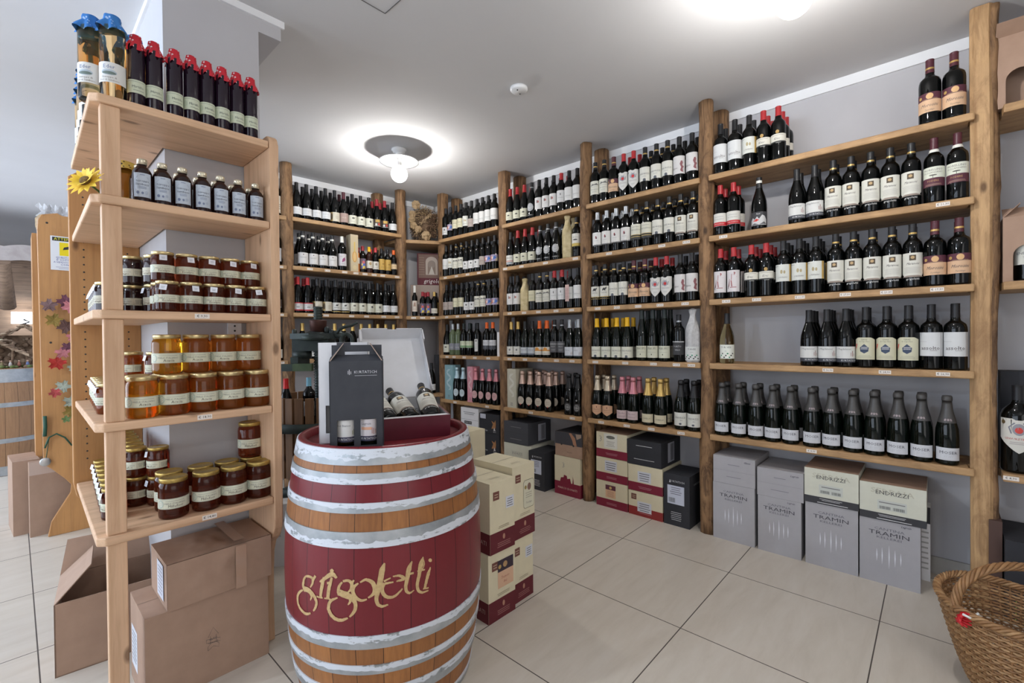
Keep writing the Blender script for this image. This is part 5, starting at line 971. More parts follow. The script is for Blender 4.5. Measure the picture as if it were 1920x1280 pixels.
b = MB(); b.lathe([(0, -.004), (.014, -.002), (.017, .006), (.012, .012), (0, .013)], noisy('sunflower_eye', (.10, .05, .02), (.25, .16, .04), 200, .9), 20); o = part('seed_head', b, t); o.rotation_euler = fl_rot
b = MB(); b.tube([(0, 0, 0), (.03, .03, -.015), (.06, .08, -.034)], .003, mat('stem_green', (.08, .16, .04), .6)); part('stem', b, t)
# top shelf: tall bottles with cloth caps
redc = dotted('red_cloth', (.52, .02, .035), (.75, .70, .72), 95, .30); bluec = dotted('blue_cloth', (.04, .19, .52), (.35, .50, .75), 80, .25)
def tall_meshes(hon, cloth, r, h, lab):
    b = MB(); b.lathe([(0, .003), (r*.9, 0), (r, .005), (r, h*.80), (r*.93, h*.845), (r*.62, h*.88), (r*.5, h*.90), (r*.5, h*.955), (0, h*.955)], hon, 26)
    c = cloth_cap(r*.66, 0, h, cloth, 1.5, amp=.20, seed=r*900, hang=.032)
    l = MB(); PP = [(0, 0), (r, 0), (r, h), (0, h)]; xf = wrapx(PP, h*.17)
    if lab == 'amber': art(l, [('r', -r*1.45, 0, r*1.45, .062, (.70, .70, .68)), ('t', 'Eder', 0, .048, .016, (.15, .2, .35)), ('e', .0, .031, .020, .009, (.45, .52, .58)), ('e', .0, .029, .018, .005, (.15, .2, .18)), ('t', 'Giuseppe di', 0, .016, .008, (.15, .12, .1)), ('t', 'Fiori di Sambuco', 0, .007, .0075, (.15, .12, .1))], xf, .0004, .005)
    else: art(l, [('r', -r*1.6, 0, r*1.6, .042, (.56, .60, .46)), ('g', -.03, .03, .034, .039, 1, (.3, .35, .28)), ('e', -.022, .02, .009, .012, (.46, .52, .40)), ('t', 'Mirtillo', .008, .020, .0105, (.08, .1, .1)), ('g', -.005, .025, .006, .012, 1, (.25, .28, .22))], xf, .0004, .005)
    return [('glass_body', b.mesh('glass_body')), ('cloth_cap', c.mesh('cloth_cap')), ('label', l.mesh('label'))]
berry = mat('berry_syrup', (.014, .006, .014), .04, spec=.6); elder = mat('elder_syrup', (.90, .60, .28), 0, trans=1, ior=1.36)
tm = tall_meshes(berry, redc, .0232, .232, 'berry'); ta = tall_meshes(elder, bluec, .033, .265, 'amber')
for i, u in enumerate((264, 297.5, 335.2, 366.5, 395.5, 423.4, 450.6, 476.5)):
    t = thing('syrup_bottle', 'tall dark berry syrup bottle with red dotted cloth cap, %s from left' % ORD[i+1], 'bottle', (ux_at(u, 1.905), 1.905, ZU[1]), FR+random.uniform(-.1, .1), 'red-capped syrup bottles on the top shelf')
    for n, me in tm: part(n, me, t)
k = 0
for x, y in [(.215, 1.905), (.290, 1.985), (.203, 2.04), (.201, 2.125), (.206, 2.28), (.208, 2.36), (.212, 2.46), (.214, 2.56), (.303, 2.07), (.290, 2.30)]:
    k += 1; xx = ux_at(221, 1.905) if k == 1 else x
    t = thing('syrup_bottle', 'tall amber syrup bottle with blue cloth cap, %s' % ('front right of the group' if k == 1 else '%s one counted backwards' % ORD[k]), 'bottle', (xx, y, ZU[1]), math.radians(-25), 'blue-capped syrup bottles on the top shelf')
    for n, me in ta: part(n, me, t)
t = thing('syrup_bottle', 'tall amber syrup bottle with blue cloth cap, front left of the group', 'bottle', (ux_at(183, 1.93), 1.955, ZU[1]), math.radians(-35), 'blue-capped syrup bottles on the top shelf')
for n, me in ta: part(n, me, t)
t.location.x = max(t.location.x, .17)
# cartons under the unit
def tape(w_, h): return []
arrow = [('k', [(.205, .085), (.205, .10), (.215, .107), (.215, .135), (.206, .135), (.225, .165), (.244, .135), (.235, .135), (.235, .107), (.245, .10), (.245, .085), (.225, .096), (.205, .085)], .0012, (.12, .10, .09)), ('k', [(.200, .128), (.250, .118), (.250, .105), (.200, .115), (.200, .128)], .0012, (.12, .1, .09)), ('t', 'ALTO', .225, .1235, .010, (.12, .1, .09)), ('t', 'FRAGILE', .225, .110, .008, (.12, .1, .09))]
arrow = [tuple([e[0], [(x*.85, y*.95+.03) for x, y in e[1]]]+list(e[2:])) if e[0] == 'k' else (e[0], e[1], e[2]*.85, e[3]*.95+.03, e[4], e[5]) for e in arrow]
carton('kraft carton with black arrow print on the floor under the honey unit', .276, 1.884, 0, .375, .25, .301, math.radians(.5), kraft, arrow, L=[('r', .02, .06, .12, .2, (.66, .68, .74)), ('g', .03, .11, .08, .19, 8, (.2, .2, .22))], group='kraft cartons under the honey unit')
t = thing('carton', 'crumpled kraft carton lying on the arrow carton', 'box', (.335, 1.878, .303), math.radians(.5), 'kraft cartons under the honey unit')
b = MB(); nx, nz = 26, 12
def crum(x, y, z): return .010*noise.noise((x*9, y*9, z*9))+.006*noise.noise((x*25, y*25, z*25))
def sheet(fn, na, nb): b.grid([[fn(i/na, j/nb) for i in range(na+1)] for j in range(nb+1)], kraft, True)
Wc, Dc, Hc = .325, .24, .155
sheet(lambda s, q: (Wc*s, -.004+crum(s*Wc, 0, q*Hc)*math.sin(PI*q)*math.sin(PI*s), Hc*q), nx, nz)
sheet(lambda s, q: (Wc*s, Dc*q, Hc+(.004-.03*q)*0+crum(s*Wc, q*Dc, Hc)*math.sin(PI*s)*1.5*math.sin(PI*q)), nx, nz)
b.box(.002, .002, 0, Wc-.002, Dc, Hc-.012, kraft); b.face([(0, 0, 0), (0, -.0, Hc), (0, Dc, Hc), (0, Dc, 0)][::-1], kraft); b.face([(Wc, 0, 0), (Wc, Dc, 0), (Wc, Dc, Hc), (Wc, 0, Hc)], kraft)
tapem = mat('clear_tape', (.42, .28, .20), .15)
art(b, [('r', .20, .0, .235, Hc, tapem)], lambda x, y, o: (x, -.0165-o, y), .0006); art(b, [('r', .20, .0, .235, Dc, tapem)], lambda x, y, o: (x, y, Hc+.0145+o), .0006)
part('box_body', b, t)
lb = MB(); art(lb, [('r', 0, 0, .09, .12, (.62, .64, .72)), ('g', .01, .08, .01, .11, 8, (.3, .3, .35))], lambda x, y, o: (-.002-o, .13-x, .02+y), .0006); part('address_label', lb, t)
# open carton
p0 = at_z(103, 1272, 0); p1 = at_z(234, 1226, 0); rzo = math.atan2(p1[1]-p0[1], p1[0]-p0[0])
t = thing('open_carton', 'open kraft carton with raised flaps at the left of the honey unit', 'box', (p0[0], p0[1], 0), rzo, 'kraft cartons under the honey unit')
b = MB(); w_, d_, h_ = .295, .28, .262
for q in ((0, 0, 0, w_, d_, .004), (0, 0, 0, w_, .004, h_), (0, d_-.004, 0, w_, d_, h_), (0, 0, 0, .004, d_, h_), (w_-.004, 0, 0, w_, d_, h_)): b.box(*q, kraft)
art(b, [('r', .185, .0, .205, h_, (.27, .17, .12))], lambda x, y, o: (x, -o, y), .0006); part('box_body', b, t)
def flap(pts, lab=None): 
    f = MB(); P_ = [Vector(p) for p in pts]; n__ = (P_[1]-P_[0]).cross(P_[2]-P_[0]).normalized()*.003
    f.face(P_, kraft); f.face([p+n__ for p in P_][::-1], kraft)
    for i in range(len(P_)): j = (i+1) % len(P_); f.face([P_[i], P_[i]+n__, P_[j]+n__, P_[j]], kraft)
    part('flap', f, t)
flap([(0, 0, h_), (0, d_, h_), (.10, d_+.01, h_+.09), (.10, .02, h_+.11)])
flap([(0, d_, h_), (w_, d_, h_), (w_-.02, d_+.06, h_+.12), (.02, d_+.06, h_+.12)])
flap([(w_, d_, h_), (w_, 0, h_), (w_+.03, .02, h_+.03), (w_+.03, d_-.02, h_+.05)])
# white carton between unit and barrel
q = at_z(522, 1046, 0)
carton('white carton standing behind the foot of the honey unit', q[0]-.15, q[1]-.02, 0, .20, .10, .33, math.radians(-35), WHITE, [('t', 'VINI NOSTRI', .12, .24, .022, (.3, .3, .35)), ('g', .05, .16, .15, .20, 2, (.5, .5, .55))])
carton('dark carton in the shade left of the wine press', .65, 3.1, 0, .26, .2, .30, 0, CHAR)
# ================================================================== BARREL
BX, BY, BH = .935, 1.502, .868
def barrel_r(z, H=BH, Rb=.345, Re=.297): q = (z-H/2)/(H/2); return Rb-(Rb-Re)*q*q
def barrel_hit(u, v):
    d = ray(u, v); o = np.array([0, 0, EYE]); t_ = .6
    while t_ < 3:
        p = o+d*t_
        if 0 <= p[2] <= BH and math.hypot(p[0]-BX, p[1]-BY) < barrel_r(p[2]): break
        t_ += .002
    return p
def zc(v, u=675): return float(barrel_hit(u, v)[2])
zz = [zc(v) for v in (872, 887, 908, 943, 962, 997, 1027, 1192, 1216, 1247, 1264)]
def stave_mat(key, c1, c2, dark, n=26, paint=False):
    m = mat(key, c1, .45 if not paint else .35); t_ = NT(m); tc = t_.add('ShaderNodeTexCoord'); sp = t_.add('ShaderNodeSeparateXYZ'); t_.link(tc.outputs['Object'], sp.inputs[0])
    a = t_.math('MULTIPLY', t_.math('ADD', t_.math('DIVIDE', t_.math('ARCTAN2', sp.outputs[1], sp.outputs[0]), 2*PI), .5), float(n))
    fl = t_.math('FLOOR', a); fr = t_.math('FRACT', a)
    wn = t_.add('ShaderNodeTexWhiteNoise', noise_dimensions='1D'); t_.link(fl, wn.inputs['W'])
    seam = t_.math('LESS_THAN', t_.math('MINIMUM', fr, t_.math('SUBTRACT', 1.0, fr)), .012)
    g = t_.noise(t_.coord((60, 60, 3)), 1.5, 5, .65)
    c = t_.mix(wn.outputs['Value'], c1, c2)
    c = t_.mix(t_.math('MULTIPLY', t_.ramp(g, [(.4, (0, 0, 0)), (.75, (1, 1, 1))]), .5 if not paint else .12), c, dark)
    c = t_.mix(seam, c, tuple(x*.25 for x in dark)); t_.link(c, t_.b.inputs['Base Color'])
    t_.bump(t_.math('SUBTRACT', t_.math('MULTIPLY', g, .3), seam), .3, .002); return m
bw = stave_mat('barrel_oak', (.38, .155, .046), (.27, .105, .032), (.12, .045, .018)); bp = stave_mat('barrel_red_paint', (.175, .014, .021), (.150, .012, .018), (.10, .01, .014), paint=True)
def hoop_mat():
    m = mat('worn_hoop', (.6, .6, .6), .5); t_ = NT(m)
    n1 = t_.noise(t_.coord((6, 6, 26)), 2.2, 6, .7, .4); n2 = t_.noise(t_.coord((60, 60, 14)), 1.0, 5, .6)
    s = t_.math('ADD', t_.math('MULTIPLY', n1, .75), t_.math('MULTIPLY', n2, .25))
    f = t_.ramp(s, [(.42, (0, 0, 0)), (.455, (1, 1, 1))])
    g = t_.ramp(n2, [(.3, (.30, .33, .35)), (.7, (.45, .48, .50))])
    t_.link(t_.mix(f, g, (.62, .655, .71)), t_.b.inputs['Base Color'])
    mt = t_.math('SUBTRACT', .75, t_.math('MULTIPLY', f, .75)); t_.link(mt, t_.b.inputs['Metallic']); t_.bump(s, .3, .002); return m
hoopm = hoop_mat(); zincm = noisy('zinc_hoop', (.30, .33, .35), (.46, .48, .50), 12, .45, .1, .5)
def make_barrel(name, label, x, y, H, Rb, Re, bands_, hoops, group, wm, hm):
    t = thing(name, label, 'barrel', (x, y, 0), 0, group); R_ = lambda z: barrel_r(z, H, Rb, Re)
    b = MB(); seg = 78
    for z0, z1, m in bands_:
        n = max(2, int((z1-z0)/.025)); b.grid([[(R_(z)*math.cos(2*PI*j/seg), R_(z)*math.sin(2*PI*j/seg), z) for j in range(seg)] for z in np.linspace(z0, z1, n+1)], m, True, True)
    top = bands_[-1][1]; r = R_(top)
    b.grid([[(rr*math.cos(2*PI*j/seg), rr*math.sin(2*PI*j/seg), z) for j in range(seg)] for rr, z in ((r, top), (r-.006, top+.004), (r-.022, top), (r-.026, top-.026))], bands_[-1][2], True, True)
    b.face([(R_(0)*math.cos(2*PI*j/seg), R_(0)*math.sin(2*PI*j/seg), .001) for j in range(seg)][::-1], wm); part('staves', b, t)
    b = MB(); b.lathe([(r-.025, H-.06), (r-.025, H-.0225), (0, H-.0225)], bands_[-1][2], 60); part('barrel_head', b, t)
    for z0, z1 in hoops:
        b = MB(); n = 220; k_ = int(z0*1000); fr_z = {0: .48, 1: .60, 2: .40, 3: .55}[k_ % 4] if hm is hoopm else 0; rows = [[], [], [], [], []]; up_ = (k_ % 3) != 1
        for j in range(n):
            a = 2*PI*j/n; c_, s_ = math.cos(a), math.sin(a); w_ = fr_z+.30*noise.noise((c_*2+k_, s_*2, 0))+.16*noise.noise((c_*14, s_*14, k_))+.12*noise.noise((c_*45, s_*45, k_)); w_ = min(.97, max(.03, w_))
            zb = z0+(z1-z0)*(w_ if up_ else 1-w_)
            for r_, z in ((0, z0), (1, z0), (2, zb), (3, z1), (4, z1)): rr_ = R_(z)+(.0035 if r_ in (1, 2, 3) else 0); rows[r_].append((rr_*c_, rr_*s_, z))
        ma, mb_ = (zincm, hm) if up_ else (hm, zincm)
        b.grid(rows[:3], ma, False, True); b.grid(rows[2:], mb_, False, True)
        part('hoop', b, t)
    return t
sym = lambda z: BH-z
h1 = (zz[0], BH-.002)
hoops = [h1, (zz[2], zz[1]), (zz[4], zz[3]), (zz[6], zz[5]), (zz[8], zz[7]), (zz[10], zz[9]), (max(.01, zz[10]-.095), max(.03, zz[10]-.05)), (.003, .035)]
bands_ = [(0, zz[8], bw), (zz[8], zz[7], bp), (zz[7], zz[6]+.002, bp), (zz[6]+.002, zz[4]+.005, bw), (zz[4]+.005, zz[2], bp), (zz[2], BH-.022, bw), (BH-.022, BH, bp)]
barrel = make_barrel('wine_barrel', 'upright oak barrel with dark red bands, worn white hoops and gold lettering', BX, BY, BH, .345, .297, bands_, hoops, None, bw, hoopm)
def cr(P, n=8):
    if len(P) < 3: return [tuple(np.array(P[0])+(np.array(P[1])-np.array(P[0]))*i/n) for i in range(n+1)]
    Q = [P[0]]+list(P)+[P[-1]]; o = []
    for i in range(1, len(Q)-2):
        p0_, p1_, p2_, p3_ = [np.array(Q[k], float) for k in (i-1, i, i+1, i+2)]
        for s in range(n):
            t_ = s/n; o.append(tuple(.5*((2*p1_)+(-p0_+p2_)*t_+(2*p0_-5*p1_+4*p2_-p3_)*t_*t_+(-p0_+3*p1_-3*p2_+p3_)*t_**3)))
    o.append(tuple(Q[-2])); return o
S = [([(222, 378), (196, 425), (190, 500), (215, 545)], [16, 28, 36, 60]), ([(200, 530), (262, 556), (318, 620), (346, 690), (335, 755), (308, 800)], [50, 52, 38, 30, 26, 14]), ([(278, 822), (225, 830), (165, 785), (125, 700), (122, 620), (150, 566), (188, 545)], [16, 28, 34, 36, 32, 26, 12]),
     ([(222, 378), (262, 384), (300, 408), (302, 460), (272, 515)], [22, 24, 28, 26, 12]), ([(303, 440), (336, 372)], [20, 28]), ([(262, 575), (286, 625), (272, 672)], [18, 22, 10]),
     ([(438, 395), (412, 500), (395, 625)], [30, 38, 28]), ([(350, 622), (422, 640)], 16), ([(388, 446), (440, 412), (500, 368), (545, 358), (590, 400)], [16, 30, 40, 44, 20]), ([(532, 395), (498, 520), (480, 645)], [22, 36, 34]), ([(440, 642), (514, 655)], 14), ([(474, 462), (512, 455)], 22),
     ([(655, 450), (622, 492), (612, 552), (628, 596)], [16, 24, 34, 60]), ([(612, 570), (700, 606), (772, 640), (812, 706), (808, 776), (780, 826), (742, 866)], [60, 66, 50, 36, 32, 28, 14]), ([(722, 880), (640, 906), (560, 880), (502, 806), (492, 732), (522, 672), (600, 636)], [16, 32, 36, 36, 32, 28, 12]),
     ([(662, 438), (728, 432), (768, 466), (762, 530), (722, 574)], [20, 26, 34, 28, 12]), ([(768, 462), (795, 424)], [26, 16]), ([(735, 628), (752, 676), (722, 724)], [26, 26, 10]),
     ([(868, 452), (940, 420), (1010, 452), (1044, 520), (1026, 590), (964, 636)], [14, 26, 38, 42, 32, 14]), ([(948, 656), (880, 668), (815, 630), (782, 560), (800, 500), (848, 462)], [14, 26, 36, 36, 28, 14]),
     ([(1160, 222), (1132, 300), (1114, 400), (1090, 520), (1062, 640), (1078, 712), (1130, 740), (1202, 718)], [12, 52, 52, 50, 36, 32, 26, 14]),
     ([(1165, 466), (1265, 450)], [24, 14]), ([(1150, 440), (1232, 398)], [20, 12]), ([(1258, 382), (1338, 372), (1388, 410), (1300, 440)], [12, 24, 34, 12]), ([(1158, 462), (1130, 530), (1152, 600), (1210, 632), (1290, 612), (1372, 528)], [30, 34, 34, 30, 24, 14]),
     ([(1486, 200), (1450, 290), (1430, 400), (1412, 500), (1422, 560), (1462, 580), (1510, 545)], [10, 48, 40, 32, 28, 20, 10]), ([(1414, 362), (1506, 340)], 20),
     ([(1618, 148), (1592, 240), (1574, 350), (1550, 470), (1562, 550), (1612, 574), (1682, 548)], [10, 52, 36, 32, 28, 22, 12]), ([(1548, 320), (1640, 300)], 14), ([(1618, 156), (1632, 240), (1606, 310)], [8, 10, 8]),
     ([(1706, 272), (1680, 350), (1655, 450), (1636, 530)], [10, 36, 30, 24]), ([(1618, 530), (1684, 520)], 16)]
lb = MB(); gp = noisy('stencil_gold', (.56, .40, .19), (.44, .29, .13), 90, .6)
def onbar(X, Y): p = barrel_hit(540+X/6.4, 1020+Y/6.4); return p
def rad(p): n__ = Vector((p[0]-BX, p[1]-BY, 0)).normalized(); return n__
kpx = 1.0/6.4/F_PX*1.75
for P_, wd in S:
    C_ = cr(P_, 7); N_ = len(C_); Ln, Rn = [], []
    W_ = [wd]*len(P_) if not isinstance(wd, list) else wd
    pts3 = [Vector(onbar(*c)) for c in C_]
    for i, p in enumerate(pts3):
        f_ = i/(N_-1)*(len(W_)-1); k0 = min(int(f_), len(W_)-2); ww = (W_[k0]+(W_[k0+1]-W_[k0])*(f_-k0))*kpx/2
        d = (pts3[min(i+1, N_-1)]-pts3[max(0, i-1)]).normalized(); n__ = rad(p); s_ = d.cross(n__).normalized()*ww
        for Lx, q in ((Ln, p+s_), (Rn, p-s_)):
            r = barrel_r(q.z)+.0012; nn = rad(q); Lx.append((nn.x*r, nn.y*r, q.z))
    lb.grid([Ln, Rn], gp, True)
for cx_, cy_, rr in ((532, 314, 23), (1703, 188, 22)):
    F_ = []
    for i in range(14):
        p = Vector(onbar(cx_+rr*math.cos(2*PI*i/14), cy_+rr*math.sin(2*PI*i/14))); n__ = rad(p); r = barrel_r(p.z)+.0012; F_.append((n__.x*r, n__.y*r, p.z))
    lb.face(F_, gp)
part('lettering', lb, barrel)
HZ = BH-.0225
# bottle carriers on the barrel
def lf(lat, fwd): return (lat*math.cos(YAW)-fwd*math.sin(YAW), lat*math.sin(YAW)+fwd*math.cos(YAW))
rzv = YAW; rzk = YAW+math.radians(14)            # local +x runs to the right of the view, +y away
lw = Vector(lf((616-960)/F_PX*1.475, 1.475))
cardk = noisy('black_card', (.032, .035, .044), (.040, .043, .052), 18, .6)
edgem = mat('corrugated_edge', (.36, .27, .22), .8)
def carrier(label, x, y, w_, d_, h_, m, windows, elems, handle=True, seed=0):
    t = thing('bottle_carrier', label, 'box', (x, y, HZ+.001), rzk, 'bottle carriers on the barrel')
    b = MB(); th = .0025
    b.box(0, 0, 0, w_, d_, th, m); b.box(0, d_-th, 0, w_, d_, h_, m); b.box(0, 0, 0, th, d_, h_, m); b.box(w_-th, 0, 0, w_, d_, h_, m)
    xs = [0]+[q for wn in windows for q in (wn[0], wn[1])]+[w_]
    for i in range(0, len(xs), 2): b.box(xs[i], 0, 0, xs[i+1], th, h_, m)
    for x0, x1, z0, z1 in windows: b.box(x0, 0, 0, x1, th, z0, m); b.box(x0, 0, z1, x1, th, h_, m)
    art(b, elems, lambda X, Y, o: (X, -o, Y), .0006); part('box_body', b, t)
    if handle:
        hc = d_/2; g = MB(); H2 = h_+.052
        for y_ in (0, 1):                              # sloping roof
            ya, yb_ = (0, hc-.004) if y_ == 0 else (d_, hc+.004)
            g.face([(.0, ya, h_), (w_, ya, h_), (w_-.006, yb_, h_+.020), (.006, yb_, h_+.020)], m)
        part('roof_panel', g, t)
        hb = MB(); sx0, sx1, sz0, sz1 = w_*.27, w_*.74, h_+.012, h_+.030
        for q in ((.004, h_+.0, sx0, H2), (sx1, h_+.0, w_-.004, H2), (sx0, h_, sx1, sz0), (sx0, sz1, sx1, H2)): hb.box(q[0], hc-.003, q[1], q[2], hc+.003, q[3], m)
        part('handle', hb, t)
        for sx_ in (0, 1):
            e = MB(); xa = 0 if sx_ == 0 else w_; xb_ = xa+(.040 if sx_ == 0 else -.040)
            P_ = [(xa, .001, h_), (xb_, hc-.004, H2+.006), (xb_+(.003 if sx_ == 0 else -.003), hc-.004, H2+.006), (xa+(.004 if sx_ == 0 else -.004), .001, h_)]
            e.face(P_, edgem); e.face([(xa, .001, h_), (xa, hc-.004, h_+.012), (xb_, hc-.004, H2+.006)], m); part('side_flap', e, t)
    return t
cw_, cd_, ch_ = .166, .078, .285
wins = [(.0225, .0740, .010, .094), (.0945, .1450, .010, .096)]
el = [('t', 'KURTATSCH', .112, .249, .0125, (.62, .63, .66), 0, 1.0), ('g', .078, .148, .236, .240, 1, (.45, .46, .48)), ('k', [(.058, .243), (.058, .254)], .0016, (.62, .63, .66)), ('k', [(.062, .241), (.062, .258)], .0018, (.62, .63, .66)), ('k', [(.0665, .243), (.0665, .252)], .0016, (.62, .63, .66))]
carrier('dark grey two-bottle carrier carton with handle on the barrel head', lw.x, lw.y, cw_, cd_, ch_, cardk, wins, el)
mv = Matrix.Rotation(rzk, 3, 'Z')
for k, xo, kk, lab in ((0, .0482, 'kbi', 'white wine bottle in the left window of the dark carrier'), (1, .1198, 'kbr', 'red wine bottle in the right window of the dark carrier')):
    # slimmer bottles so that both stand inside
    p = lw.to_3d()+mv @ Vector((xo, .041, 0)); t = put(kk, p.x, p.y, HZ+.004, rzk, lab, None); t.scale = (.86, .86, .92)
lw2 = Vector(lf((596-960)/F_PX*1.565, 1.565))
wc = carrier('tall white carrier carton standing behind the dark carrier', lw2.x, lw2.y, .162, .05, .345, WHITE, [(.022, .034, .035, .13)], [('r', .060, .332, .105, .345, (.05, .05, .06))], False)
g = MB(); g.face([(0, 0, .345), (.162, 0, .345), (.162, .05, .345), (0, .05, .345)], WHITE); part('lid', g, wc)
# open gift carton
fl_ = Vector(at_z(711, 828.5, HZ)[:2]); fr_ = Vector(at_z(844, 816, HZ)[:2]); e1_ = (fr_-fl_).normalized(); e2_ = Vector((-e1_.y, e1_.x))
GW, GD, GH = .262, .34, .078; o_ = fr_-e1_*GW; rzg = math.atan2(e1_.y, e1_.x); tl = math.radians(4.5)
gift = thing('open_gift_carton', 'open dark red gift carton with white inside, three bottles in it', 'box', (o_.x, o_.y, HZ+.001), 0, None, (tl, 0, rzg))
mar = noisy('maroon_card', (.085, .006, .016), (.10, .008, .02), 14, .4); th = .004
inn = noisy('white_card_inside', (.60, .60, .61), (.66, .66, .68), 8, .7)
b = MB()
def wall2(x0, y0, z0, x1, y1, z1, mo, mi_, axis, sgn):
    b.box(x0, y0, z0, x1, y1, z1, mi_)
    if axis == 'y': yy = y0-.0004 if sgn < 0 else y1+.0004; b.face([(x0, yy, z0), (x1, yy, z0), (x1, yy, z1), (x0, yy, z1)], mo)
    else: xx = x0-.0004 if sgn < 0 else x1+.0004; b.face([(xx, y0, z0), (xx, y1, z0), (xx, y1, z1), (xx, y0, z1)], mo)
b.box(0, 0, 0, GW, GD, th, mar)
wall2(0, 0, 0, GW, .022, GH, mar, inn, 'y', -1); wall2(0, GD-th, 0, GW, GD, GH, mar, inn, 'y', 1); wall2(0, 0, 0, .008, GD, GH, mar, inn, 'x', -1); wall2(GW-.008, 0, 0, GW, GD, GH, mar, inn, 'x', 1)
b.face([(GW-.0095, .022, GH+.0005), (GW, .0, GH+.0005), (GW, GD, GH+.0005), (GW-.0045, GD, GH+.0005)], mar); part('tray', b, gift)
phi = math.radians(44)
def lidp(x, s, n): return (x, GD+s*math.cos(phi)-n*math.sin(phi), GH+s*math.sin(phi)+n*math.cos(phi))
b = MB(); LW = GW+.006
def slab3(x0, x1, s0, s1, n0, n1, m):
    c = [(x0, s0, n0), (x1, s0, n0), (x1, s1, n0), (x0, s1, n0), (x0, s0, n1), (x1, s0, n1), (x1, s1, n1), (x0, s1, n1)]; P_ = [lidp(x, s, n) for x, s, n in c]
    for f_ in ((0, 3, 2, 1), (4, 5, 6, 7), (0, 1, 5, 4), (1, 2, 6, 5), (2, 3, 7, 6), (3, 0, 4, 7)): b.face([P_[i] for i in f_], m)
slab3(-.018, LW, .003, GD, -.0035, 0, inn); slab3(-.003, LW, .003, GD, -.0042, -.0036, mar)
slab3(-.003, -.0005, .003, GD, 0, .052, inn); slab3(LW-.0025, LW, .003, GD, 0, .052, inn); slab3(LW+.0001, LW+.0006, .003, GD, 0, .052, mar)
n_t = 8; notch = (.11, .15)
slab3(-.003, notch[0], GD-.003, GD, 0, .068, inn); slab3(notch[0], notch[1], GD-.003, GD, 0, .060, inn); slab3(notch[1], LW, GD-.003, GD, 0, .068, inn)
slab3(-.012, -.004, GD-.07, GD, .0, .060, inn); slab3(LW+.001, LW+.006, GD-.06, GD, 0, .060, inn)
part('open_lid', b, gift)
b = MB(); straw = noisy('crinkle_straw', (.10, .10, .11), (.25, .25, .27), 120, .5)
rr = random.Random(5); b.box(.009, .023, th, GW-.009, GD-th-.001, .022, straw)
for i in range(260):
    x, y = rr.uniform(.02, GW-.02), rr.uniform(.04, GD-.03); P_ = [(x+.008*k_*math.cos(i)+rr.uniform(-.004, .004), y+.008*k_*math.sin(i)+rr.uniform(-.004, .004), .024+rr.uniform(0, .018)) for k_ in range(4)]; b.tube(P_, .0010, straw, 3)
o = part('shredded_paper', b, gift); o['kind'] = 'stuff'
gm = Matrix.Translation((o_.x, o_.y, HZ+.001)) @ Matrix.Rotation(rzg, 4, 'Z') @ Matrix.Rotation(tl, 4, 'X')
for i, (x, lean, yaw) in enumerate(((.052, 13, 9), (.130, 12, 8), (.205, 15, -3))):
    Mx = gm @ Matrix.Translation((x, .036, .052)) @ Matrix.Rotation(math.radians(yaw), 4, 'Z') @ Matrix.Rotation(math.radians(-90+lean), 4, 'X') @ Matrix.Rotation(math.radians((-6, -8, -3)[i]), 4, 'Z')
    t = put('gri', 0, 0, 0, 0, 'bottle lying in the open gift carton, %s of the three' % ('left, half hidden by the carrier', 'middle', 'rightmost')[i], 'bottles lying in the gift carton'); t.matrix_world = Mx
    t.rotation_mode = 'XYZ'
# ================================================================== WINE PRESS
iron = noisy('green_black_iron', (.035, .045, .048), (.055, .075, .065), 9, .45, .3, .4); rust = noisy('rusty_iron', (.10, .035, .025), (.06, .03, .025), 14, .5, .2, .3); slatm = wood('press_slats', (.20, .105, .05), (.12, .06, .03), (.04, .02, .01), 2, .6, 1, True)
PX_, PY_ = lf((590-960)/F_PX*3.0, 3.0); KP = 1.2; mv = Matrix.Rotation(rzv, 3, 'Z')
def ppart(name, b, par):
    b.v = [(x*KP, y*KP, max(0, EYE+(z-EYE)*KP)) for x, y, z in b.v]; return part(name, b, par)
press = thing('wine_press', 'old cast iron wine press with slatted wooden basket behind the barrel', 'wine press', (PX_, PY_, 0), rzv)
for i in range(24):
    a = 2*PI*i/24; b = MB(); r = .232; ca_, sa_ = math.cos(a), math.sin(a)
    P_ = [(r-.010, -.024), (r+.010, -.024), (r+.010, .024), (r-.010, .024)]; b.prism([(x*ca_-y*sa_, x*sa_+y*ca_) for x, y in P_], .36, .845, slatm); part('slat', b, press)
for z in (.42, .74):
    b = MB(); b.lathe([(.243, z), (.250, z), (.250, z+.045), (.243, z+.045), (.243, z)], iron, 60); ppart('basket_hoop', b, press)
b = MB(); b.lathe([(0, .33), (.25, .33), (.262, .345), (.262, .36), (0, .36)], iron, 48)
for a in (.5, 2.6, 4.7): b.tube([(.24*math.cos(a), .24*math.sin(a), .31), (.30*math.cos(a), .30*math.sin(a), .19)], .022, iron)
ppart('press_base', b, press)
sxp = (597-590)/F_PX*2.5
b = MB(); pr = []
z = .36
while z < 1.37: pr += [(.020, z), (.026, z+.006), (.020, z+.012)]; z += .014
pr = [(0, .36)]+pr+[(0, 1.375)]
b.lathe(pr, iron, 16, c=(sxp, 0, 0)); ppart('screw', b, press)
b = MB(); b.lathe([(.03, 1.235), (.040, 1.235), (.044, 1.30), (.044, 1.305), (.028, 1.308)], rust, 24, c=(sxp, 0, 0)); ppart('screw_nut', b, press)
b = MB()
b.prism([(-.11, -.05), (.0, -.075), (.10, -.05), (.14, 0), (.10, .05), (0, .075), (-.11, .05), (-.13, 0)], 1.205, 1.235, iron); b.prism([(-.105, -.04), (.09, -.04), (.09, .04), (-.105, .04)], 1.14, 1.205, iron)
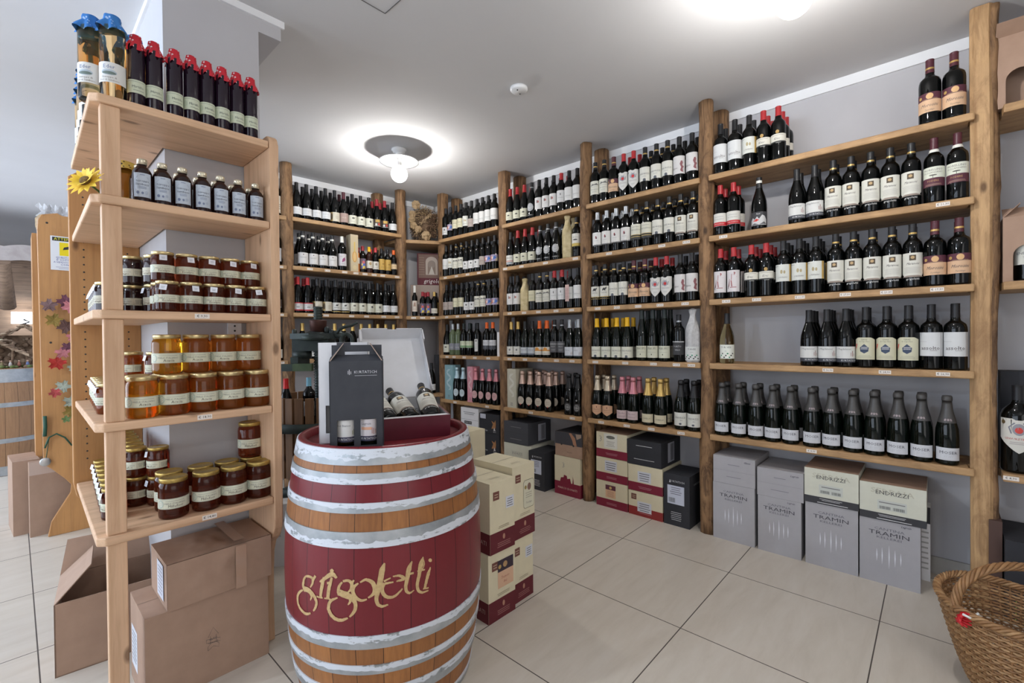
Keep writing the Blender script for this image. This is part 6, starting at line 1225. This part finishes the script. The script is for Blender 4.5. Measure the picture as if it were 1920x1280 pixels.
b.lathe([(.065, 1.195), (.085, 1.20), (.085, 1.222), (.05, 1.24), (.03, 1.25)], iron, 24, c=(sxp-.01, 0, 0)); b.lathe([(0, 1.10), (.05, 1.10), (.05, 1.14), (0, 1.14)], iron, 16, c=(-.07, 0, 0))
for x_, z_ in ((-.10, 1.238), (.075, 1.25), (.10, 1.235)): b.lathe([(0, z_-.02), (.013, z_-.02), (.013, z_+.012), (.008, z_+.02), (0, z_+.02)], iron, 10, c=(x_, -.02, 0))
b.tube([(.06, 0, 1.225), (.12, -.01, 1.228), (.165, -.02, 1.215)], .022, iron); ppart('ratchet_head', b, press)
b = MB(); ring = [(.185+.030*math.cos(a), -.03, 1.195+.034*math.sin(a)) for a in [2*PI*i/20 for i in range(20)]]; b.tube(ring, .011, iron, 8, True); ppart('handle_socket', b, press)
b = MB(); b.tube([(.135, -.03, 1.232), (.145, -.03, 1.255), (.175, -.03, 1.268), (.215, -.03, 1.275), (.245, -.03, 1.292)], [.008, .009, .009, .008, .006], iron); ppart('pawl', b, press)
b = MB(); b.box(-.235, -.11, 1.038, .03, -.09, 1.075, iron); b.box(-.235, -.112, 1.038, -.16, -.088, 1.076, noisy('slate_paint', (.10, .13, .15), (.13, .16, .18), 20)); b.box(-.07, -.112, 1.038, .03, -.088, 1.076, noisy('green_paint', (.06, .10, .05), (.08, .12, .06), 20))
b.box(-.09, -.09, 1.04, -.05, .05, 1.11, iron); ppart('press_beam', b, press)
b = MB(); b.lathe([(0, .74), (.21, .74), (.21, .753), (0, .753)], slatm, 40, c=(0, 0, 0)); ppart('press_plate', b, press)
def on_press(u, dy): p = Vector(lf((u-960)/F_PX*(3.0+dy), 3.0+dy)); return p.x, p.y
x, y = on_press(535, -.12); t = put('rdk', x, y, .6635, rzv, 'bottle with bright red wax cap standing on the wine press', None)
x, y = on_press(578, -.10); b_ = put('sml', x, y, .6635, rzv, 'bottle with light blue cap standing on the wine press', None)
for ch in b_.children:
    if ch.name.startswith('capsule'): ch.data = ch.data.copy(); ch.data.materials[0] = foil('sky_blue', (.22, .50, .66), .4)
for ch in t.children:
    if ch.name.startswith('capsule'): ch.data = ch.data.copy(); ch.data.materials[0] = foil('wax_red', (.65, .02, .02), .3)
x, y = on_press(544, -.13)
t = thing('gift_tin', 'brown leather-look tin box on the wine press', 'tin', (x, y, .6635), rzv)
tin = noisy('brown_tin', (.17, .085, .045), (.21, .11, .06), 10, .4); b = MB(); b.prism([(0, .01), (.01, 0), (.08, 0), (.09, .01), (.09, .05), (0, .05)], 0, .125, tin)
art(b, [('k', [(.012, .02), (.012, .11), (.078, .11), (.078, .02)], .0015, (.32, .20, .10)), ('t', 'BONOLLO', .045, .10, .010, (.45, .33, .2))], lambda X, Y, o: (X, -o, Y), .0006); part('tin_body', b, t)
x, y = on_press(520, -.16)
t = thing('paper_tag', 'printed white paper tag leaning on the red wax bottle', 'tag', (x, y, .664), rzv); b = MB(); card = col((.55, .58, .62))
for dx, a in ((0, .35), (.045, -.25)):
    c_, s_ = math.cos(a), math.sin(a); f_ = lambda X, Y, o, dx=dx, c_=c_, s_=s_: (.02+dx+X*c_-Y*s_, -o+.02*Y, .01+X*s_+Y*c_)
    b.face([f_(-.02, 0, 0), (f_(.02, 0, 0)), f_(.02, .055, 0), f_(-.02, .055, 0)], card); b.face([f_(-.02, 0, -.001), f_(-.02, .055, -.001), f_(.02, .055, -.001), f_(.02, 0, -.001)], card)
    art(b, [('g', -.012, .012, .008, .045, 4, (.15, .2, .28))], f_, .0006)
part('card', b, t)
# ================================================================== WICKER BASKET
wick = [noisy('wicker_%d' % i, c, tuple(x*.7 for x in c), 40, .5, .2) for i, c in enumerate(((.38, .205, .088), (.29, .145, .058), (.46, .27, .125)))]
bl = Vector(lf(1.645, 1.50)); basket = thing('wicker_basket', 'brown wicker basket with twisted handle and red bow at the lower right', 'basket', (bl.x, bl.y, 0), rzv)
def bas(a, t_):                                   # t_ 0 bottom .. 1 rim
    s = .52+.48*t_**.75; return Vector((.185*s*math.cos(a), .200*s*math.sin(a), .285*t_+.015*t_*max(0, math.sin(a))**3+.01))
NR = 30; NS = 44
for k in range(NR):
    t_ = (k+.5)/NR; P_ = []
    for i in range(NS*2):
        a = 2*PI*i/(NS*2); p = bas(a, t_); n__ = Vector((math.cos(a)/.185, math.sin(a)/.200, 0)).normalized(); P_.append(p+n__*(.0038 if (i//1+k) % 2 else -.0038))
    b = MB(); b.tube(P_, .0040+.0008*random.random(), wick[k % 3], 5, True)
    if k == 0: weave = b
    else: weave.merge(b)
part('woven_side', weave, basket)
b = MB()
for i in range(NS): a = 2*PI*(i+.5)/NS; b.tube([bas(a, q/8) for q in range(9)], .0035, wick[1], 5)
part('stakes', b, basket)
b = MB(); rows = [[tuple(bas(2*PI*j/40, 0)*1 if q else Vector((0, 0, .008))) for j in range(40)] for q in (0, 1)]; b.grid(rows, wick[1], True, True); part('basket_floor', b, basket)
b = MB()
for s_ in range(5):
    P_ = []
    for i in range(120):
        a = 2*PI*i/120; p = bas(a, 1.0); ph = a*16+s_*2*PI/5; n__ = Vector((math.cos(a), math.sin(a), 0)); P_.append(p+n__*.009*math.cos(ph)+Vector((0, 0, .009*math.sin(ph)+.002)))
    b.tube(P_, .0045, wick[s_ % 3], 6, True)
part('braided_rim', b, basket)
b = MB()
for s_ in range(6):
    P_ = []
    for i in range(80):
        q = i/79; a = PI*(1-q); c_ = Vector((.182*math.cos(a)*(1 if abs(math.cos(a)) < .9 else 1), .02, .285+.145*math.sin(a)**.75)); d = Vector((-math.sin(a), 0, math.cos(a))); n1 = Vector((math.cos(a), 0, math.sin(a))); n2 = Vector((0, 1, 0)); ph = q*26+s_*PI/3
        P_.append(c_+n1*.0095*math.cos(ph)+n2*.0095*math.sin(ph))
    b.tube(P_, .0052, wick[s_ % 2 if s_ % 2 else 0], 6)
part('handle', b, basket)
b = MB(); redr = mat('red_ribbon', (.55, .01, .02), .25)
for i in range(9):
    a = 2*PI*i/9; c0 = Vector((-.198, -.02, .285)); p1_ = c0+Vector((.012*math.cos(a), -.014*math.sin(a)*.6, .018*math.sin(a))); b.tube([c0, p1_, c0+Vector((.022*math.cos(a+.6), -.015, .022*math.sin(a+.6)))], [.003, .008, .003], redr, 6)
b.tube([(-.21, -.035, .305), (-.19, -.04, .295), (-.165, -.04, .31)], .004, col((.75, .75, .72)), 5); part('bow', b, basket)
# ================================================================== LEFT BACKGROUND
xe0 = at_y(83, 700, 4.02)[0]
endp = thing('shelf_end_panel', 'varnished pine end panel with wavy foot, left background', 'shelf panel', (xe0, 4.02, 0))
def zdeco(v, u=100): return at_y(u, v, 4.02)[2]
def xdeco(u): return at_y(u, 640, 4.02)[0]-xe0
ft = [(77, 871), (94, 881), (116, 897), (129, 909), (127, 924), (105, 957), (90, 980), (83, 1008)]
P = [(xdeco(u), max(0, zdeco(v, u))) for u, v in ft]; P[-1] = (P[-1][0], 0)
tp = [(xdeco(82), zdeco(402, 82)), (xdeco(75), zdeco(412, 75)), (xdeco(73), zdeco(430, 73))]
P = tp+P+[(xdeco(83)+.42, 0), (xdeco(83)+.42, tp[0][1]+.0)]+[(xdeco(120), zdeco(405, 120)), (xdeco(112), zdeco(400, 112))]
b = MB(); b.prism(P[::1], 0, .024, orange_pine, lambda x, z, y: (x, y, z)); part('panel', b, endp, bevel=.004)
b = MB(); b.box(xdeco(66), .30, .45, xdeco(66)+.03, .55, 1.95*.98, orange_pine); part('rear_strip', b, endp)
b = MB(); b.box(0.03, .024, 1.88, .35, .30, 1.905, larch[0]); part('shelf_top', b, endp)
b = MB()
for u, v in ((92, 419), (95, 642)): b.ball((xdeco(u), -.001, zdeco(v)), .006, MC['vent_black'], 8, 6, (1, .3, 1))
part('screw_hole', b, endp)
sw = .22
x0, z1 = at_y(94, 441, 4.015)[0], at_y(94, 441, 4.015)[2]; z0 = at_y(94, 505, 4.015)[2]
t = thing('warning_sign', 'white video surveillance warning sheet with yellow camera picture', 'sign', (x0, 4.016, z0)); hS = z1-z0; wS = .175
b = MB(); b.box(0, -.0015, 0, wS, .0, hS, col((.74, .75, .78)))
art(b, [('r', .008, hS*.86, wS-.008, hS*.97, (.03, .03, .03)), ('t', 'ATTENZIONE', wS/2, hS*.915, .0235, (.75, .68, .02)), ('r', .04, hS*.43, wS-.04, hS*.82, (.80, .62, .01)),
        ('p', [(.055, hS*.60), (.06, hS*.68), (.10, hS*.75), (.112, hS*.71), (.105, hS*.66)], (.03, .03, .03)), ('k', [(.10, hS*.66), (.112, hS*.52), (.13, hS*.50)], .005, (.03, .03, .03)),
        ('t', 'QUESTO LOCALE', wS/2, hS*.37, .0165, (.12, .13, .35)), ('t', "E' SOTTOPOSTO", wS/2, hS*.30, .0165, (.12, .13, .35)), ('t', 'A VIDEOSORVEGLIANZA', wS/2, hS*.23, .0135, (.12, .13, .35)), ('t', 'CONTINUA', wS/2, hS*.16, .0165, (.12, .13, .35)), ('g', .02, wS-.02, hS*.03, hS*.11, 2, (.4, .4, .5))], lambda x, y, o: (x, -.0015-o, y), .0006)
part('sheet', b, t)
def leaf2(s):
    P_ = []
    for i in range(30):
        a = 2*PI*i/30; r = (.55+.45*abs(math.cos(2.5*a)))*(1 if i % 2 else .78); P_.append((s*r*math.sin(a), s*r*math.cos(a)))
    return P_
LC = [(.16, .05, .08), (.62, .22, .24), (.24, .14, .14), (.30, .20, .04), (.13, .06, .05), (.60, .20, .22), (.16, .20, .12), (.62, .28, .30), (.50, .03, .02), (.40, .44, .36), (.42, .46, .38), (.52, .08, .08), (.40, .06, .10), (.30, .09, .08), (.18, .28, .10)]
LP = [(124, 566, .052), (131, 575, .046), (92, 572, .045), (101, 600, .048), (124, 612, .052), (136, 631, .036), (126, 650, .034), (117, 661, .042), (107, 680, .050), (136, 688, .030), (118, 724, .044), (103, 736, .034), (135, 752, .050), (133, 770, .045), (124, 785, .026)]
gar = thing('leaf_garland', 'garland of coloured artificial maple leaves hanging on the pine panel', 'garland', (at_y(136, 640, 4.0)[0], 3.985, 1.0))
gx, gy, gz = gar.location
b = MB(); b.tube([(at_y(u, v, 4.0)[0]-gx, .012, at_y(u, v, 4.0)[2]-gz) for u, v in ((132, 555), (138, 600), (134, 650), (138, 700), (133, 750), (138, 800))], .004, mat('vine_brown', (.08, .04, .03), .7), 6); part('vine', b, gar)
rr = random.Random(4)
for (u, v, s), c in zip(LP, LC):
    p = at_y(u, v, 3.98); a = rr.uniform(0, 6.3); ca_, sa_ = math.cos(a), math.sin(a); m = noisy('maple_%d' % int(c[0]*999), c, tuple(x*.6 for x in c), 30, .7); m.use_backface_culling = False
    f_ = MB(); L2 = leaf2(s); cen = (p[0]-gx, p[1]-gy, p[2]-gz)
    V = [(cen[0]+x*ca_-y*sa_, cen[1]-.01+.25*abs(x)-.006, cen[2]+x*sa_+y*ca_) for x, y in L2]
    for i in range(len(V)): f_.face([(cen[0], cen[1]-.01, cen[2]), V[i], V[(i+1) % len(V)]], m, True)
    part('leaf', f_, gar)
# ribbon with metal disc
t = thing('ribbon_pendant', 'dark green ribbon with a round silver disc on the panel', 'ornament', (at_y(85, 800, 4.0)[0], 4.012, .8)); rx, ry, rz_ = t.location
grn_m = mat('green_ribbon', (.02, .08, .05), .5)
def gp_(u, v): p = at_y(u, v, 4.0); return (p[0]-rx, -.008, p[2]-rz_)
b = MB(); b.tube([gp_(84, 780), gp_(85, 800), gp_(84, 818)], .010, grn_m, 6); b.tube([gp_(84, 840), gp_(92, 820), gp_(106, 813), gp_(122, 820), gp_(135, 835)], .005, grn_m, 6); b.tube([gp_(92, 820), gp_(88, 850), gp_(86, 862)], .002, grn_m, 5); part('ribbon', b, t)
b = MB(); p = gp_(85, 866); b.ball(p, .026, METAL, 20, 10, (1, .25, 1)); part('silver_disc', b, t)
# bags of pasta on the panel's shelf
bagm = mat('clear_bag', (.75, .77, .80), .15, trans=.55); pas = noisy('short_pasta', (.45, .33, .20), (.30, .22, .14), 90, .8, .5)
for i, u in enumerate((86, 107, 128)):
    p = at_y(u, 404, 4.12); t = thing('pasta_bag', 'clear bag of brown pasta, %s of three above the pine panel' % ('left', 'middle', 'right')[i], 'bag', (p[0], 4.14, 1.9055), 0, 'bags above the pine panel')
    b = MB(); rows = []
    for z, s in ((0, .042), (.02, .048), (.07, .045), (.095, .03)): rows.append([(s*(1+.1*math.sin(3*j+z*50))*math.cos(2*PI*j/16), s*.8*math.sin(2*PI*j/16), z) for j in range(16)])
    b.grid(rows, pas, False, True, True); part('pasta', b, t)
    b = MB(); rows = []
    for z, s in ((.085, .037), (.11, .022), (.118, .016), (.13, .028), (.155, .040)): rows.append([(s*(1+.3*math.sin(5*j*2*PI/18+z*60))*math.cos(2*PI*j/18), s*.6*(1+.3*math.cos(4*j*2*PI/18))*math.sin(2*PI*j/18), z+(.012*math.sin(3*j) if z > .14 else 0)) for j in range(18)])
    b.grid(rows, bagm, False, True); part('bag_top', b, t)
# flattened cartons leaning behind the panel
q = at_z(57, 1010, 0)
carton('tall kraft carton standing behind the pine panel', q[0]+.0, q[1]+.02, 0, .33, .05, .46, math.radians(4), kraft, [('r', 0, .38, .33, .46, (.50, .38, .32))], group='kraft cartons behind the pine panel')
carton('narrow kraft carton at far left behind the pine panel', q[0]-.07, q[1]+.12, 0, .12, .3, .46, math.radians(4), kraft, group='kraft cartons behind the pine panel')
# nativity barrel
nbw = stave_mat('nativity_oak', (.40, .23, .12), (.33, .18, .09), (.16, .08, .04))
nb = (-.10, 6.45)
H2 = at_z  # unused alias
NH = .96
make_barrel('wine_barrel', 'upright weathered oak barrel carrying the nativity scene, far left', nb[0], nb[1], NH, .36, .31, [(0, NH, nbw)], [(NH-.12, NH-.003), (.62, .66), (.30, .34), (.003, .09)], None, nbw, zincm)
NT_ = NH-.021
bark = noisy('bark_pieces', (.30, .20, .13), (.13, .08, .05), 22, .9, .8); cork = noisy('cork_bark', (.42, .31, .21), (.22, .15, .10), 30, .9, .8)
nat = thing('nativity_hut', 'rustic bark nativity hut with stars and small figures on the far barrel', 'nativity scene', (nb[0]+.02, nb[1]-.06, NH+.005))
b = MB()
def roof(cx, cy, w_, z0, z1, d_, y_off, m):
    for s_ in (-1, 1):
        N = 9
        rows = []
        for i in range(N+1):
            q_ = i/N; x = cx+s_*w_*q_; z = z1-(z1-z0)*q_; rows.append([(x, cy+d_*k_+y_off, z+.02*noise.noise((x*20, k_*9, z*20))) for k_ in (-.5, -.2, .1, .5)])
        b.grid(rows if s_ > 0 else rows, m, False)
        rows2 = [[(p[0], p[1], p[2]-.022) for p in r] for r in rows]; b.grid(rows2, m, False); b.grid([[r[0] for r in rows], [r[0] for r in rows2]], m, False)
roof(-.02, 0, .20, .12, .25, .16, -.06, cork); roof(-.10, .08, .19, .22, .33, .16, 0, bark); roof(.15, .08, .14, .30, .40, .16, 0, cork)
rr = random.Random(21)
for cx, w_, z0, z1, y_ in ((-.02, .20, .12, .25, -.13), (-.10, .19, .22, .33, -.02), (.15, .14, .30, .40, -.02), (-.27, .12, .16, .24, -.05)):
    for i in range(70):
        q_ = rr.random(); s_ = rr.choice((-1, 1)); b.ball((cx+s_*w_*q_, y_+rr.uniform(-.02, .10), z1-(z1-z0)*q_+rr.uniform(-.012, .012)), rr.uniform(.010, .022), (bark, cork)[i % 2], 6, 4, (1.3, 1, .45))
for i in range(90): b.ball((rr.uniform(-.30, .28), .10+rr.uniform(-.02, .02), rr.uniform(.0, .30)), rr.uniform(.015, .03), (bark, cork)[i % 2], 6, 4, (1, .6, 1))
for x_, z_ in ((-.2, .14), (.16, .14), (-.28, .24), (.07, .24), (.24, .3)): b.tube([(x_, -.05, 0), (x_+.01, -.05, z_)], .010, bark, 6)
b.box(-.22, .12, 0, .22, .135, .30, bark); part('hut', b, nat)
b = MB(); rr = random.Random(8)
for i in range(70): x, y = rr.uniform(-.24, .24), rr.uniform(-.17, .05); b.ball((x, y, .008), rr.uniform(.012, .022), (bark, noisy('moss', (.10, .14, .04), (.16, .18, .07), 40, .9))[i % 2], 6, 5, (1, 1, .8))
o = part('moss_floor', b, nat); o['kind'] = 'stuff'
b = MB(); star = [((.05 if i % 2 == 0 else .02)*math.sin(PI*i/5), (.05 if i % 2 == 0 else .02)*math.cos(PI*i/5)) for i in range(10)]; b.prism(star, 0, .008, noisy('straw_star', (.55, .52, .36), (.45, .42, .28), 30, .8), lambda x, z, y: (-.03+x, -.165+y, .25+z)); part('star', b, nat)
for i in range(7):
    x = -.16+.055*i; f_ = MB(); c_ = ((.32, .12, .08), (.12, .16, .30), (.45, .38, .28), (.30, .24, .12), (.5, .45, .4))[i % 5]; m = col(c_)
    f_.lathe([(0, 0), (.014, 0), (.012, .02), (.007, .038), (0, .042)], m, 10, c=(x, -.10+.02*(i % 2), .012)); f_.ball((x, -.10+.02*(i % 2), .060), .008, col((.55, .36, .26)), 8, 6); part('figurine', f_, nat)
# rustic canopy and lamp behind
def P3(u, v, Y): return at_y(u, v, Y)
can = thing('wooden_canopy', 'rustic plank canopy roof with beam at the far left', 'canopy', (-1.2, 7.2, 0))
ox, oy = -1.2, 7.2
b = MB(); zt_ = at_y(30, 482, 7.2)[2]; zb_ = at_y(30, 572, 8.3)[2]
b.face([(0-.8, 0, zt_), (1.75, 0, zt_), (1.75, 1.1, zb_-.0), (-.8, 1.1, zb_)], oldwood); b.face([(-.8, 0, zt_+.04), (-.8, 1.1, zb_+.04), (1.75, 1.1, zb_+.04), (1.75, 0, zt_+.04)], oldwood); part('plank_roof', b, can)
b = MB(); rows = [[], []]
for i in range(60): x = -.8+2.55*i/59; rows[0].append((x, -.03, zt_-.06+.03*abs(math.sin(i*.42)))); rows[1].append((x, -.03, zt_+.10+.035*abs(math.sin(i*.42))))
b.grid(rows, noisy('bleached_fascia', (.45, .40, .38), (.36, .31, .29), 12, .8, .3), False); part('scalloped_fascia', b, can)
b = MB(); q0 = at_y(2, 490, 7.15); q1 = at_y(14, 575, 7.5); b.tube([(q0[0]-ox, q0[1]-oy, q0[2]), (q1[0]-ox, q1[1]-oy, q1[2])], .07, oldwood, 10); part('beam', b, can)
b = MB(); b.box(-.8, 1.1, 0, 1.75, 1.16, zb_+.1, oldwood); part('plank_wall', b, can)
q = at_y(48, 596, 8.2)
t = thing('wall_lamp', 'small lit white box lamp on the plank wall, far left', 'lamp', (q[0], 8.24, q[2]))
b = MB(); b.box(-.12, -.10, -.07, .12, .0, .07, mat('lamp_glow', (1, 1, 1), .5, emit=(.85, .92, 1), es=5)); part('lamp_shade', b, t)
b = MB(); b.tube([(-.02, -.12, -.02), (.03, -.12, -.05), (-.03, -.12, -.08)], .012, MC['vent_black'], 6); part('bracket', b, t)
# ================================================================== DRIED WREATH
wx, wy = corner_at(797, .10)
wr = thing('dried_wreath', 'dried wreath of wooden roses, twigs and pine cones on the upper corner shelf', 'wreath', (wx, wy, 2.1525), rzc)
tw = noisy('dry_twigs', (.20, .13, .08), (.10, .06, .035), 30, .9, .3); rose = noisy('wood_rose', (.50, .36, .21), (.34, .23, .12), 70, .8, .3); cone = noisy('pine_cone', (.17, .095, .05), (.09, .05, .03), 60, .8, .3)
b = MB(); rr = random.Random(12)
for i in range(620):
    a = rr.uniform(0, 2*PI); r0 = .04+.09*math.sqrt(rr.random()); p = Vector((r0*math.cos(a), rr.uniform(-.03, .04), .18+1.15*r0*math.sin(a))); d = Vector((rr.uniform(-1, 1), rr.uniform(-.8, .6), rr.uniform(-1, 1))).normalized()*rr.uniform(.03, .065)
    p2 = p+d; p2.z = max(.008, p2.z); p.z = max(.01, p.z); p2.x = max(-.135, min(.135, p2.x)); b.tube([p, (p+p2)/2+Vector((0, 0, .005)), p2], rr.uniform(.0015, .004), (tw, tw, rose)[i % 3 if i % 7 else 2], 4)
rows = []
for i in range(9):
    q_ = i/8; rows.append([(.13*math.sin(PI*(.02+.96*q_))*math.cos(2*PI*j/20)*(1+.15*noise.noise((j, i, 3))), .03+.03*math.sin(PI*q_)*math.sin(2*PI*j/20), .012+.33*q_) for j in range(20)])
b.grid(rows, tw, False, True)
o = part('twigs', b, wr); o['kind'] = 'stuff'
for k, (x, z, s) in enumerate(((-.075, .355, .042), (-.112, .262, .034), (-.118, .205, .032), (-.10, .150, .034), (-.055, .118, .034), (.02, .058, .046))):
    f_ = MB()
    for L_ in range(3):
        n = 5+L_
        for i in range(n):
            a = 2*PI*i/n+L_*.5; rad_ = s*(.30+.30*L_); f_.ball((x+rad_*.65*math.cos(a), -.055+.008*L_-.004*math.sin(a*3), z+rad_*.65*math.sin(a)), s*(.30+.10*L_), rose, 7, 5, (1, .35, 1))
    f_.ball((x, -.066, z), s*.25, rose, 8, 6); part('wooden_rose', f_, wr)
for k, (x, z) in enumerate(((.07, .20), (.10, .15), (.06, .12), (.10, .24), (.10, .075))):
    f_ = MB(); ax = Vector((.3*math.cos(k), -.8, .4*math.sin(k))).normalized()
    for i in range(36):
        q_ = i/36; a = i*2.4; rad_ = .030*math.sin(PI*(.12+.8*q_)); side_ = ax.cross(Vector((0, 0, 1))).normalized(); up_ = side_.cross(ax); c_ = Vector((x, -.03, z))+ax*(.055*q_-.01)+(side_*math.cos(a)+up_*math.sin(a))*rad_
        f_.ball(c_, .008, cone, 6, 4, (1, 1, .6))
    part('pine_cone', f_, wr)
b = MB(); rr = random.Random(2)
for i in range(26): t_ = i/25; b.ball((-.04+.11*t_+rr.uniform(-.008, .008), -.06, .16+.10*t_+rr.uniform(-.02, .02)), rr.uniform(.004, .007), rose, 6, 5)
part('dried_berries', b, wr)
